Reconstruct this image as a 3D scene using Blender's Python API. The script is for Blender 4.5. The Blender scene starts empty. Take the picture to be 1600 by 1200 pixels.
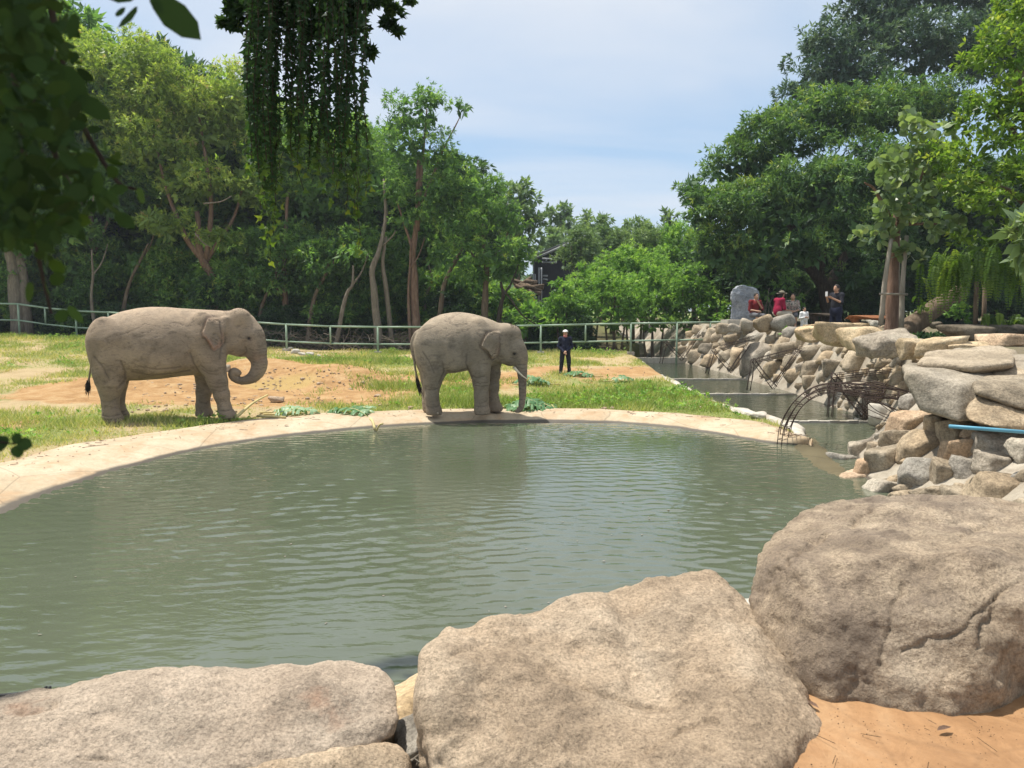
import bpy, bmesh, math, random
import numpy as np
from mathutils import Vector, Matrix

R = math.radians
S = bpy.context.scene
C = S.collection
rng = np.random.default_rng(7)
random.seed(7)

# ------------------------------------------------------------------ camera
PITCH = math.atan(115 / 1200)
EYE = np.array([0.0, 0.0, 2.2])
cam_d = bpy.data.cameras.new("camera")
cam = bpy.data.objects.new("camera", cam_d)
C.objects.link(cam)
cam.location = EYE
cam.rotation_euler = (R(90) - PITCH, 0, 0)
cam_d.lens = 27.0
cam_d.sensor_width = 36.0
cam_d.clip_start = 0.05
cam_d.clip_end = 2000
cam_d.dof.use_dof = True
cam_d.dof.focus_distance = 9.0
cam_d.dof.aperture_fstop = 6.5
S.camera = cam

# ------------------------------------------------------------------ sky, sun, exposure
SUN_DIR = Vector((-0.30, 0.17, 0.94)).normalized()      # towards the sun
sun_el = math.asin(SUN_DIR.z)
sun_az = math.atan2(SUN_DIR.x, SUN_DIR.y)
world = bpy.data.worlds.new("World")
S.world = world
world.use_nodes = True
wn, wl = world.node_tree.nodes, world.node_tree.links
wn.clear()
w_out = wn.new("ShaderNodeOutputWorld")
w_bg = wn.new("ShaderNodeBackground")
w_bg.inputs[1].default_value = 0.145
w_sky = wn.new("ShaderNodeTexSky")
w_sky.sky_type = 'NISHITA'
w_sky.sun_disc = False
w_sky.sun_elevation = sun_el
w_sky.sun_rotation = sun_az
w_sky.air_density = 1.0
w_sky.dust_density = 0.4
w_sky.ozone_density = 2.0
tc = wn.new("ShaderNodeTexCoord")
sep = wn.new("ShaderNodeSeparateXYZ")
wl.new(tc.outputs["Generated"], sep.inputs[0])
def wmath(op, a, b=None):
    n = wn.new("ShaderNodeMath"); n.operation = op
    for i, v in enumerate((a, b)):
        if v is None: continue
        if isinstance(v, (int, float)): n.inputs[i].default_value = v
        else: wl.new(v, n.inputs[i])
    return n.outputs[0]
zc = wmath('ADD', wmath('MAXIMUM', sep.outputs[2], 0.0), 0.16)
px_ = wmath('DIVIDE', sep.outputs[0], zc)
py_ = wmath('DIVIDE', sep.outputs[1], zc)
comb = wn.new("ShaderNodeCombineXYZ")
wl.new(wmath('MULTIPLY', px_, 0.55), comb.inputs[0]); wl.new(py_, comb.inputs[1])
cn = wn.new("ShaderNodeTexNoise")
cn.inputs["Scale"].default_value = 0.85; cn.inputs["Detail"].default_value = 7
cn.inputs["Roughness"].default_value = 0.52; cn.inputs["Distortion"].default_value = 0.4
wl.new(comb.outputs[0], cn.inputs["Vector"])
cr = wn.new("ShaderNodeValToRGB")
cr.color_ramp.elements[0].position = 0.42; cr.color_ramp.elements[0].color = (0, 0, 0, 1)
cr.color_ramp.elements[1].position = 0.60; cr.color_ramp.elements[1].color = (1, 1, 1, 1)
wl.new(cn.outputs[0], cr.inputs[0])
lift = wmath('MINIMUM', wmath('ADD', wmath('ADD', wmath('MULTIPLY', cr.outputs[0], 0.62), 0.10), wmath('MULTIPLY', wmath('MAXIMUM', wmath('SUBTRACT', sep.outputs[2], 0.20), 0.0), 1.5)), 0.92)
wmix = wn.new("ShaderNodeMix"); wmix.data_type = 'RGBA'
wl.new(lift, wmix.inputs["Factor"])
wblue = wn.new("ShaderNodeMix"); wblue.data_type = 'RGBA'; wblue.inputs["Factor"].default_value = .68
wl.new(w_sky.outputs[0], wblue.inputs["A"]); wblue.inputs["B"].default_value = (1.9, 2.85, 3.95, 1)
wl.new(wblue.outputs["Result"], wmix.inputs["A"])
wmix.inputs["B"].default_value = (4.15, 4.4, 4.8, 1)
wl.new(wmix.outputs["Result"], w_bg.inputs[0])
wl.new(w_bg.outputs[0], w_out.inputs[0])

sun_d = bpy.data.lights.new("sun", 'SUN')
sun_d.energy = 4.7
sun_d.angle = R(1.2)
sun_d.color = (1.0, 0.95, 0.87)
sun = bpy.data.objects.new("sun", sun_d)
C.objects.link(sun)
sun.rotation_euler = (-SUN_DIR).to_track_quat('-Z', 'Y').to_euler()
sun.location = (0, 0, 30)

S.view_settings.view_transform = 'Standard'
S.view_settings.look = 'None'
S.view_settings.exposure = 0.42
S.view_settings.gamma = 1
S.view_settings.use_curve_mapping = False
S.cycles.use_denoising = True
S.cycles.max_bounces = 8
S.cycles.transparent_max_bounces = 8

# ------------------------------------------------------------------ placing: where a sight line meets a depth or a height
_f = np.array([0, math.cos(PITCH), -math.sin(PITCH)])
_u = np.array([0, math.sin(PITCH), math.cos(PITCH)])
def ray(px, py):
    d = np.array([1.0, 0, 0]) * (px - 800) / 1200 + _u * (600 - py) / 1200 + _f
    return d
def at(px, py, Y):
    d = ray(px, py); return EYE + d * (Y / d[1])
def gz(px, py, z):
    d = ray(px, py); return EYE + d * ((z - EYE[2]) / d[2])

# ------------------------------------------------------------------ numpy helpers
def sstep(a, b, x):
    t = np.clip((x - a) / (b - a), 0, 1); return t * t * (3 - 2 * t)
def _hash(i, j, k, s):
    h = (i * 374761393 + j * 668265263 + k * 1274126177 + s * 974711) & 0xffffffff
    h = ((h ^ (h >> 13)) * 1103515245) & 0xffffffff
    h = h ^ (h >> 16)
    return (h & 0xffff) / 32767.5 - 1.0
def vnoise(P, s=0):
    """value noise in -1..1 for an N x 3 array"""
    P = np.asarray(P, dtype=np.float64)
    F = np.floor(P).astype(np.int64); T = P - F
    T = T * T * T * (T * (T * 6 - 15) + 10)
    out = 0
    for dx in (0, 1):
        wx = T[:, 0] if dx else 1 - T[:, 0]
        for dy in (0, 1):
            wy = T[:, 1] if dy else 1 - T[:, 1]
            for dz in (0, 1):
                wz = T[:, 2] if dz else 1 - T[:, 2]
                out = out + wx * wy * wz * _hash(F[:, 0] + dx, F[:, 1] + dy, F[:, 2] + dz, s)
    return out
def fbm(P, octv=4, s=0, gain=0.5):
    a = 1.0; o = 0; P = np.asarray(P, dtype=np.float64)
    for k in range(octv):
        o = o + a * vnoise(P, s + k * 17); P = P * 2.03 + 11.3; a *= gain
    return o
def unit(v):
    return v / np.maximum(np.linalg.norm(v, axis=-1, keepdims=True), 1e-9)
def seg_dist(X, Y, poly, closed=True):
    """distance of points to a polyline, and for closed ones the signed distance (negative inside)"""
    P = np.asarray(poly, float); n = len(P)
    d = np.full(X.shape, 1e9); inside = np.zeros(X.shape, bool)
    for i in range(n if closed else n - 1):
        a = P[i]; b = P[(i + 1) % n]
        e = b - a; L = max(e @ e, 1e-12)
        t = np.clip(((X - a[0]) * e[0] + (Y - a[1]) * e[1]) / L, 0, 1)
        d = np.minimum(d, np.hypot(X - a[0] - t * e[0], Y - a[1] - t * e[1]))
        if closed:
            c = ((a[1] > Y) != (b[1] > Y))
            with np.errstate(divide='ignore', invalid='ignore'):
                xi = (b[0] - a[0]) * (Y - a[1]) / (b[1] - a[1] if b[1] != a[1] else 1e-12) + a[0]
            inside ^= (c & (X < xi))
    return np.where(inside, -d, d) if closed else d

# ------------------------------------------------------------------ object helpers
def tag(o, label=None, cat=None, group=None, kind=None):
    if label: o["label"] = label
    if cat: o["category"] = cat
    if group: o["group"] = group
    if kind: o["kind"] = kind
    return o
def empty(name, loc, label, cat, group=None, rotz=0.0):
    o = bpy.data.objects.new(name, None); C.objects.link(o)
    o.location = [float(v) for v in loc]; o.rotation_euler = (0, 0, rotz)
    o.empty_display_size = 0.3
    return tag(o, label, cat, group)
def make_mesh(name, V, F, mat, smooth=True, attrs=None):
    me = bpy.data.meshes.new(name)
    V = np.ascontiguousarray(V, dtype=np.float32)
    if isinstance(F, np.ndarray):
        n, k = F.shape
        me.vertices.add(len(V)); me.vertices.foreach_set("co", V.ravel())
        me.loops.add(n * k); me.loops.foreach_set("vertex_index", np.ascontiguousarray(F, dtype=np.int32).ravel())
        me.polygons.add(n)
        me.polygons.foreach_set("loop_start", np.arange(0, n * k, k, dtype=np.int32))
        me.update(calc_edges=True)
    else:
        me.from_pydata([tuple(map(float, v)) for v in V], [], [tuple(int(i) for i in f) for f in F]); me.update()
    if smooth:
        me.polygons.foreach_set("use_smooth", np.ones(len(me.polygons), dtype=bool))
    for m in (mat if isinstance(mat, (list, tuple)) else [mat]):
        me.materials.append(m)
    for nm, (dom, data) in (attrs or {}).items():
        a = me.attributes.new(nm, 'FLOAT', dom); a.data.foreach_set("value", np.ascontiguousarray(data, dtype=np.float32))
    return me
def obj(name, me, parent=None, loc=None):
    o = bpy.data.objects.new(name, me); C.objects.link(o)
    if parent is not None: o.parent = parent
    if loc is not None: o.location = [float(v) for v in loc]
    return o
def mk(name, V, F, mat, parent=None, smooth=True, attrs=None, origin=None):
    V = np.asarray(V, float)
    if origin is not None: V = V - np.asarray(origin)
    return obj(name, make_mesh(name, V, F, mat, smooth, attrs), parent, origin if parent is None else None)
def copy_tree(o, parent=None):
    c = o.copy(); C.objects.link(c); c.parent = parent
    for ch in list(o.children): copy_tree(ch, c)
    return c
class MB:
    """collects vertex/face lists"""
    def __init__(s): s.V = []; s.F = []; s.n = 0
    def add(s, V, F):
        V = np.asarray(V, float); s.V.append(V); s.F += [tuple(int(i) + s.n for i in f) for f in F]; s.n += len(V)
    def box(s, c, h, M=None):
        c = np.asarray(c, float); V = np.array([[x, y, z] for x in (-1, 1) for y in (-1, 1) for z in (-1, 1)], float) * np.asarray(h)
        if M is not None: V = V @ np.asarray(M).T
        s.add(V + c, [(0, 1, 3, 2), (4, 6, 7, 5), (0, 4, 5, 1), (2, 3, 7, 6), (0, 2, 6, 4), (1, 5, 7, 3)])
    def tube(s, pts, rad, seg=8, cap=True, wob=0.0, seed=0):
        V, F = tube_geo(pts, rad, seg, cap, wob, seed); s.add(V, F)
    def mesh(s, name, mat, smooth=False):
        return make_mesh(name, np.concatenate(s.V), s.F, mat, smooth)
    def build(s, name, mat, parent=None, smooth=False):
        return obj(name, s.mesh(name, mat, smooth), parent)
def tube_geo(pts, rad, seg=8, cap=True, wob=0.0, seed=0):
    pts = np.asarray(pts, float); n = len(pts)
    rad = np.full(n, rad, float) if np.isscalar(rad) else np.asarray(rad, float)
    T = np.gradient(pts, axis=0); T = unit(T)
    ref = np.array([0, 0, 1.0]) if abs(T[0][2]) < 0.9 else np.array([1.0, 0, 0])
    V = []
    s_ = unit(np.cross(T[0], ref))
    for i in range(n):
        s_ = unit(s_ - T[i] * (s_ @ T[i])); b = np.cross(T[i], s_)
        a = np.arange(seg) * 2 * math.pi / seg
        r = rad[i] * np.ones(seg)
        if wob: r = r * (1 + wob * vnoise(np.c_[np.cos(a) * 1.3, np.sin(a) * 1.3, np.full(seg, i * .6 + seed * 7.1)], 5))
        V.append(pts[i] + np.outer(np.cos(a) * r, s_) + np.outer(np.sin(a) * r, b))
    F = []
    for i in range(n - 1):
        for k in range(seg):
            k2 = (k + 1) % seg
            F.append((i * seg + k, i * seg + k2, (i + 1) * seg + k2, (i + 1) * seg + k))
    if cap:
        F.append(tuple(range(seg))[::-1]); F.append(tuple((n - 1) * seg + k for k in range(seg)))
    return np.concatenate(V), F
def curve(pts, n):
    """Catmull-Rom through points"""
    P = np.asarray(pts, float); P = np.vstack([2 * P[0] - P[1], P, 2 * P[-1] - P[-2]])
    out = []; m = len(P) - 3
    for t in np.linspace(0, m - 1e-6, n):
        i = int(t); u = t - i; a, b, c, d = P[i], P[i + 1], P[i + 2], P[i + 3]
        out.append(.5 * ((2 * b) + (-a + c) * u + (2 * a - 5 * b + 4 * c - d) * u * u + (-a + 3 * b - 3 * c + d) * u ** 3))
    return np.array(out)

# ------------------------------------------------------------------ implicit bodies: smooth unions turned into one mesh (surface nets)
class Body:
    def __init__(s, lo, hi, h):
        s.h = h; s.lo = np.asarray(lo, float); n = np.ceil((np.asarray(hi) - s.lo) / h).astype(int) + 1
        s.ax = [(s.lo[i] + h * np.arange(n[i])).astype(np.float32) for i in range(3)]
        s.D = np.full(n, 1.0, np.float32)
    def _sl(s, lo, hi):
        sl = []
        for i in range(3):
            a = int(max(0, math.floor((lo[i] - s.lo[i]) / s.h))); b = int(min(len(s.ax[i]), math.ceil((hi[i] - s.lo[i]) / s.h) + 1))
            sl.append(slice(a, max(b, a)))
        return tuple(sl)
    def _grid(s, sl):
        return s.ax[0][sl[0]][:, None, None], s.ax[1][sl[1]][None, :, None], s.ax[2][sl[2]][None, None, :]
    def _mix(s, sl, d, k, sub=False):
        A = s.D[sl]
        if sub:
            d = -d; h = np.maximum(k - np.abs(A - d), 0) / k; s.D[sl] = np.maximum(A, d) + h * h * k * .25
        else:
            h = np.maximum(k - np.abs(A - d), 0) / k; s.D[sl] = np.minimum(A, d) - h * h * k * .25
    def ell(s, c, r, k=.05, rot=None, sub=False):
        c = np.asarray(c, float); r = np.asarray(r, float); m = r.max() + k * 1.5
        sl = s._sl(c - m, c + m); x, y, z = s._grid(sl); x = x - c[0]; y = y - c[1]; z = z - c[2]
        if rot is not None:   # rotation in the xz plane
            ca, sa = math.cos(rot), math.sin(rot); x, z = ca * x + sa * z, -sa * x + ca * z
        k0 = np.sqrt((x / r[0]) ** 2 + (y / r[1]) ** 2 + (z / r[2]) ** 2)
        k1 = np.sqrt((x / r[0] ** 2) ** 2 + (y / r[1] ** 2) ** 2 + (z / r[2] ** 2) ** 2)
        s._mix(sl, (k0 * (k0 - 1) / np.maximum(k1, 1e-6)).astype(np.float32), k, sub)
    def cap(s, a, b, ra, rb, k=.03, sy=1.0, sub=False):
        a = np.asarray(a, float); b = np.asarray(b, float); m = max(ra, rb) * max(1, sy) + k * 1.5
        sl = s._sl(np.minimum(a, b) - m, np.maximum(a, b) + m); x, y, z = s._grid(sl)
        e = b - a; L = max(e @ e, 1e-9)
        t = np.clip(((x - a[0]) * e[0] + (y - a[1]) * e[1] + (z - a[2]) * e[2]) / L, 0, 1)
        d = np.sqrt((x - a[0] - t * e[0]) ** 2 + ((y - a[1] - t * e[1]) / sy) ** 2 + (z - a[2] - t * e[2]) ** 2) - (ra + (rb - ra) * t)
        s._mix(sl, d.astype(np.float32), k, sub)
    def chain(s, pts, k=.03, sy=1.0):
        for a, b in zip(pts[:-1], pts[1:]): s.cap(a[:3], b[:3], a[3], b[3], k, sy)
    def field(s, fn, lo, hi, k=.05, sub=False):
        sl = s._sl(lo, hi); x, y, z = s._grid(sl); s._mix(sl, fn(x, y, z).astype(np.float32), k, sub)
    def blur(s, r):
        n = max(1, int(round(r / s.h)))
        for ax in range(3):
            for _ in range(2):
                A = s.D; pad = [(0, 0)] * 3; pad[ax] = (n + 1, n); P = np.cumsum(np.pad(A, pad, mode='edge').astype(np.float64), axis=ax)
                hi = [slice(None)] * 3; lo = [slice(None)] * 3; hi[ax] = slice(2 * n + 1, None); lo[ax] = slice(0, -(2 * n + 1))
                s.D = ((P[tuple(hi)] - P[tuple(lo)]) / (2 * n + 1)).astype(np.float32)
    def mesh(s, smooth=1):
        D = s.D; n = D.shape
        neg = D < 0
        c = np.zeros((n[0] - 1, n[1] - 1, n[2] - 1), np.int8)
        for i in (0, 1):
            for j in (0, 1):
                for k in (0, 1):
                    c += neg[i:n[0] - 1 + i, j:n[1] - 1 + j, k:n[2] - 1 + k]
        act = (c > 0) & (c < 8)
        I = np.argwhere(act); idx = -np.ones(act.shape, np.int64); idx[act] = np.arange(len(I))
        acc = np.zeros((len(I), 3)); cnt = np.zeros(len(I))
        corners = [(i, j, k) for i in (0, 1) for j in (0, 1) for k in (0, 1)]
        for a in corners:
            for ax in range(3):
                if a[ax]: continue
                b = list(a); b[ax] = 1
                da = D[I[:, 0] + a[0], I[:, 1] + a[1], I[:, 2] + a[2]]; db = D[I[:, 0] + b[0], I[:, 1] + b[1], I[:, 2] + b[2]]
                m = (da < 0) != (db < 0)
                t = np.where(m, da / np.where(da == db, 1, da - db), 0)
                p = np.tile(np.array(a, float), (len(I), 1)); p[:, ax] += t
                acc[m] += p[m]; cnt[m] += 1
        V = (I + acc / cnt[:, None]) * s.h + s.lo
        Q = []
        for ax in range(3):
            o1, o2 = (ax + 1) % 3, (ax + 2) % 3
            sa = [slice(None)] * 3; sb = [slice(None)] * 3
            sa[ax] = slice(0, n[ax] - 1); sb[ax] = slice(1, n[ax])
            A = neg[tuple(sa)]; B = neg[tuple(sb)]; ch = np.argwhere(A != B); fl = A[A != B]
            ok = (ch[:, o1] > 0) & (ch[:, o2] > 0) & (ch[:, o1] < n[o1] - 1) & (ch[:, o2] < n[o2] - 1)
            ch = ch[ok]; fl = fl[ok]
            def g(d1, d2):
                q = ch.copy(); q[:, o1] += d1; q[:, o2] += d2; return idx[q[:, 0], q[:, 1], q[:, 2]]
            q = np.stack([g(-1, -1), g(0, -1), g(0, 0), g(-1, 0)], 1)
            q[~fl] = q[~fl][:, ::-1]
            Q.append(q)
        F = np.concatenate(Q)
        for _ in range(smooth):
            S_ = np.zeros_like(V); N_ = np.zeros(len(V))
            for a, b in ((0, 1), (1, 2), (2, 3), (3, 0)):
                np.add.at(S_, F[:, a], V[F[:, b]]); np.add.at(S_, F[:, b], V[F[:, a]])
                np.add.at(N_, F[:, a], 1); np.add.at(N_, F[:, b], 1)
            V = V * .4 + (S_ / N_[:, None]) * .6
        return V, F
def normals(V, F):
    n = np.cross(V[F[:, 2]] - V[F[:, 0]], V[F[:, -1]] - V[F[:, 1]]) if F.shape[1] == 4 else np.cross(V[F[:, 1]] - V[F[:, 0]], V[F[:, 2]] - V[F[:, 0]])
    N = np.zeros_like(V)
    for k in range(F.shape[1]): np.add.at(N, F[:, k], n)
    return unit(N)

_ico = {}
def ico(level):
    if level not in _ico:
        bm = bmesh.new(); bmesh.ops.create_icosphere(bm, subdivisions=level, radius=1.0)
        V = np.array([v.co[:] for v in bm.verts]); F = np.array([[v.index for v in f.verts] for f in bm.faces]); bm.free()
        _ico[level] = (V, F)
    return _ico[level]
def rock_geo(level, dim, seed, nplanes=9, p=14, rough=.045, square=.35):
    """angular stone: a smooth intersection of half spaces, roughened"""
    r = np.random.default_rng(seed); D, F = ico(level)
    N = list(unit(r.normal(size=(nplanes, 3)))); H = list(r.uniform(.72, 1.05, nplanes))
    for ax in range(3):
        for sg in (-1, 1):
            v = np.zeros(3); v[ax] = sg; v += r.normal(size=3) * square * .5; N.append(unit(v)); H.append(r.uniform(.8, 1.0))
    N = np.array(N); H = np.array(H)
    dot = np.maximum(D @ N.T, 0) / H
    rad = (dot ** p).sum(1) ** (-1 / p)
    V = D * rad[:, None]
    V = V * (1 + rough * fbm(D * 2.2 + seed * 3.7, 4, seed)[:, None] + rough * .35 * fbm(D * 9 + seed, 2, seed + 5)[:, None])
    return V / (V.max(0) - V.min(0)) * np.asarray(dim), F

# ------------------------------------------------------------------ materials
class NT:
    def __init__(s, name):
        s.m = bpy.data.materials.new(name); s.m.use_nodes = True; s.t = s.m.node_tree; s.t.nodes.clear()
        s.out = s.t.nodes.new("ShaderNodeOutputMaterial")
    def n(s, kind, **kw):
        nd = s.t.nodes.new("ShaderNode" + kind)
        for k, v in kw.items(): setattr(nd, k, v)
        return nd
    def l(s, a, b): s.t.links.new(a, b)
    def put(s, sock, v):
        if isinstance(v, bpy.types.NodeSocket): s.l(v, sock)
        elif v is not None:
            if hasattr(sock.default_value, "__len__") and not hasattr(v, "__len__"): v = (v,) * len(sock.default_value)
            if hasattr(sock.default_value, "__len__") and len(sock.default_value) == 4 and len(v) == 3: v = (*v, 1)
            sock.default_value = v
    def math(s, op, a, b=0.5):
        nd = s.n("Math", operation=op); s.put(nd.inputs[0], a); s.put(nd.inputs[1], b); return nd.outputs[0]
    def coords(s, scale=(1, 1, 1), which="Object", rot=(0, 0, 0)):
        t = s.n("TexCoord"); mp = s.n("Mapping"); s.l(t.outputs[which], mp.inputs[0]); mp.inputs["Scale"].default_value = scale; mp.inputs["Rotation"].default_value = rot
        return mp.outputs[0]
    def noise(s, co, scale, detail=4, rough=.55, dist=0.0):
        nd = s.n("TexNoise"); s.l(co, nd.inputs["Vector"]); nd.inputs["Scale"].default_value = scale; nd.inputs["Detail"].default_value = detail
        nd.inputs["Roughness"].default_value = rough; nd.inputs["Distortion"].default_value = dist; return nd.outputs[0]
    def voro(s, co, scale, feature='F1', out=0):
        nd = s.n("TexVoronoi", feature=feature); s.l(co, nd.inputs["Vector"]); nd.inputs["Scale"].default_value = scale; return nd.outputs[out]
    def ramp(s, f, stops):
        nd = s.n("ValToRGB"); el = nd.color_ramp.elements
        while len(el) < len(stops): el.new(.5)
        for e, (p, c) in zip(el, stops):
            e.position = p; e.color = (*c, 1) if hasattr(c, "__len__") else (c, c, c, 1)
        s.l(f, nd.inputs[0]); return nd.outputs[0]
    def mix(s, f, a, b, mode='MIX'):
        nd = s.n("Mix", data_type='RGBA', blend_type=mode); s.put(nd.inputs["Factor"], f); s.put(nd.inputs["A"], a); s.put(nd.inputs["B"], b); return nd.outputs["Result"]
    def attr(s, name):
        nd = s.n("Attribute"); nd.attribute_name = name; return nd.outputs["Fac"]
    def rand(s):
        return s.n("ObjectInfo").outputs["Random"]
    def bump(s, h, strength, dist, nrm=None):
        nd = s.n("Bump"); nd.inputs["Strength"].default_value = strength; nd.inputs["Distance"].default_value = dist; s.l(h, nd.inputs["Height"])
        if nrm is not None: s.l(nrm, nd.inputs["Normal"])
        return nd.outputs[0]
    def surf(s, col, rough=.8, nrm=None, spec=.3, **kw):
        p = s.n("BsdfPrincipled"); s.put(p.inputs["Base Color"], col); s.put(p.inputs["Roughness"], rough); p.inputs["Specular IOR Level"].default_value = spec
        if nrm is not None: s.l(nrm, p.inputs["Normal"])
        for k, v in kw.items(): s.put(p.inputs[k], v)
        s.l(p.outputs[0], s.out.inputs[0]); return s.m

def m_rock(name, cols, dark=.5, grain=70, scale=1.6, bump=.6, stain=None, vary=True):
    t = NT(name); co = t.coords()
    if vary:
        oi = t.n("ObjectInfo"); va = t.n("VectorMath", operation='ADD'); t.l(co, va.inputs[0]); sc = t.n("VectorMath", operation='SCALE'); sc.inputs[0].default_value = (37, 19, 51); t.l(oi.outputs["Random"], sc.inputs["Scale"]); t.l(sc.outputs[0], va.inputs[1]); co = va.outputs[0]
    base = t.ramp(t.noise(co, scale, 5, .6, .3), [(.3, cols[0]), (.5, cols[1]), (.7, cols[2])])
    g = t.noise(co, grain, 3, .75)
    base = t.mix(.65, base, t.ramp(g, [(.33, .42), (.52, 1.0), (.68, 1.32)]), 'MULTIPLY')
    base = t.mix(.25, base, t.ramp(t.noise(co, grain * .33, 4, .8), [(.36, .66), (.55, 1.06)]), 'MULTIPLY')
    patch = t.ramp(t.noise(co, scale * 2.6, 7, .72, .4), [(.42, 1.0), (.64, dark)])
    base = t.mix(.85, base, patch, 'MULTIPLY')
    sp = t.ramp(t.voro(co, grain * 2.2), [(.0, .62), (.28, 1.0)])
    base = t.mix(.45, base, sp, 'MULTIPLY')
    if vary:
        base = t.mix(.8, base, t.ramp(t.rand(), [(0, (.80, .80, .80)), (.35, (1, .98, .95)), (.7, (1.10, 1.0, .88)), (1, (1.18, 1.12, 1.02))]), 'MULTIPLY')
    if stain: base = stain(t, co, base)
    n1 = t.bump(t.noise(co, grain * .8, 4, .75), bump, .014)
    n2 = t.bump(t.noise(co, 9, 8, .7), bump, .05, n1)
    return t.surf(base, .88, n2, .2)
def m_plain(name, col, rough=.6, vary=.12, scale=6, spec=.3, bump=0.0, **kw):
    t = NT(name); co = t.coords()
    a = tuple(c * (1 - vary) for c in col); b = tuple(min(1, c * (1 + vary)) for c in col)
    c_ = t.ramp(t.noise(co, scale, 5), [(.3, a), (.7, b)])
    n_ = t.bump(t.noise(co, scale * 5, 4), bump, .01) if bump else None
    return t.surf(c_, rough, n_, spec, **kw)
def m_leaf(name, dark, mid, light, trans=.35, rough=.45, yellow=None, spec=.25, gain=1.0):
    gain *= 1.22
    dark, mid, light = [tuple(v * gain for v in c) for c in (dark, mid, light)]
    t = NT(name); f = t.attr("tint"); f2 = t.math('ADD', t.math('MULTIPLY', t.math('SUBTRACT', t.rand(), .5), .18), f)
    stops = [(.0, dark), (.5, mid), (.86, light)]
    if yellow: stops.append((.985, yellow))
    c = t.ramp(f2, stops)
    p = t.n("BsdfPrincipled"); t.l(c, p.inputs["Base Color"]); p.inputs["Roughness"].default_value = rough; p.inputs["Specular IOR Level"].default_value = spec
    tr = t.n("BsdfTranslucent"); t.l(t.mix(1.0, c, (1.5, 1.6, .7), 'MULTIPLY'), tr.inputs[0])
    mx = t.n("MixShader"); mx.inputs[0].default_value = trans; t.l(p.outputs[0], mx.inputs[1]); t.l(tr.outputs[0], mx.inputs[2]); t.l(mx.outputs[0], t.out.inputs[0])
    return t.m
def m_bark(name, a, b, c, sc=(6, 6, 1.3), bump=.8):
    t = NT(name); co = t.coords(sc)
    base = t.ramp(t.noise(co, 2.2, 7, .7, .4), [(.3, a), (.52, b), (.72, c)])
    return t.surf(base, .9, t.bump(t.noise(co, 3.5, 8, .75), bump, .05), .15)

M = {}
M['granite'] = m_rock('granite', [(.43, .335, .24), (.57, .455, .335), (.69, .58, .45)], .55, 75, 1.3, 1.0)
def orange_foot(t, co, base):
    sep_ = t.n("SeparateXYZ"); t.l(co, sep_.inputs[0])
    hz = t.math('ADD', t.math('MULTIPLY', t.noise(co, 4, 4), .25), sep_.outputs[2])
    return t.mix(t.ramp(hz, [(.02, .75), (.28, 0.0)]), base, (.30, .155, .07))
def weather(t, co, base):
    w = t.ramp(t.noise(co, 2.1, 7, .72, .6), [(.42, 0.0), (.62, .75)])
    return orange_foot(t, co, t.mix(w, base, (.17, .13, .10)))
M['granite_dark'] = m_rock('granite_weathered', [(.45, .345, .24), (.57, .45, .32), (.66, .54, .405)], .5, 75, 1.3, 1.0, stain=weather, vary=False)
def rust_patch(t, co, base):
    w = t.ramp(t.noise(co, 3.1, 5, .6), [(.58, 0.0), (.72, .6)])
    return t.mix(w, base, (.33, .17, .10))
M['granite_slab'] = m_rock('granite_slab', [(.45, .355, .265), (.55, .445, .34), (.61, .51, .40)], .62, 75, 1.1, .8, stain=rust_patch, vary=False)
M['stone'] = m_rock('wall_stone', [(.33, .265, .185), (.43, .355, .255), (.53, .455, .345)], .5, 34, 1.5, .7)
M['stone_yellow'] = m_rock('yellow_stone', [(.48, .36, .21), (.58, .46, .30), (.68, .58, .42)], .6, 30, 1.4, .7)
M['stone_grey'] = m_rock('grey_stone', [(.29, .26, .215), (.40, .365, .31), (.52, .49, .42)], .5, 34, 1.5, .7)
M['stone_orange'] = m_rock('orange_stone', [(.42, .30, .20), (.51, .385, .27), (.60, .485, .36)], .6, 34, 1.5, .7)
M['stone_dark'] = m_rock('brown_grey_slab', [(.29, .25, .19), (.40, .345, .265), (.50, .44, .35)], .6, 34, 1.2, .6)
M['stone_shade'] = m_rock('shade_toned_stone', [(.10, .09, .07), (.15, .13, .10), (.2, .18, .14)], .5, 30, 1.2, .6)  # dark copy of the wall stone, shade put into its colour
M['faux'] = m_rock('blue_grey_mortar_rock', [(.28, .31, .34), (.36, .39, .42), (.48, .51, .54)], .6, 30, 1.6, 1.0, vary=False)

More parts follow.
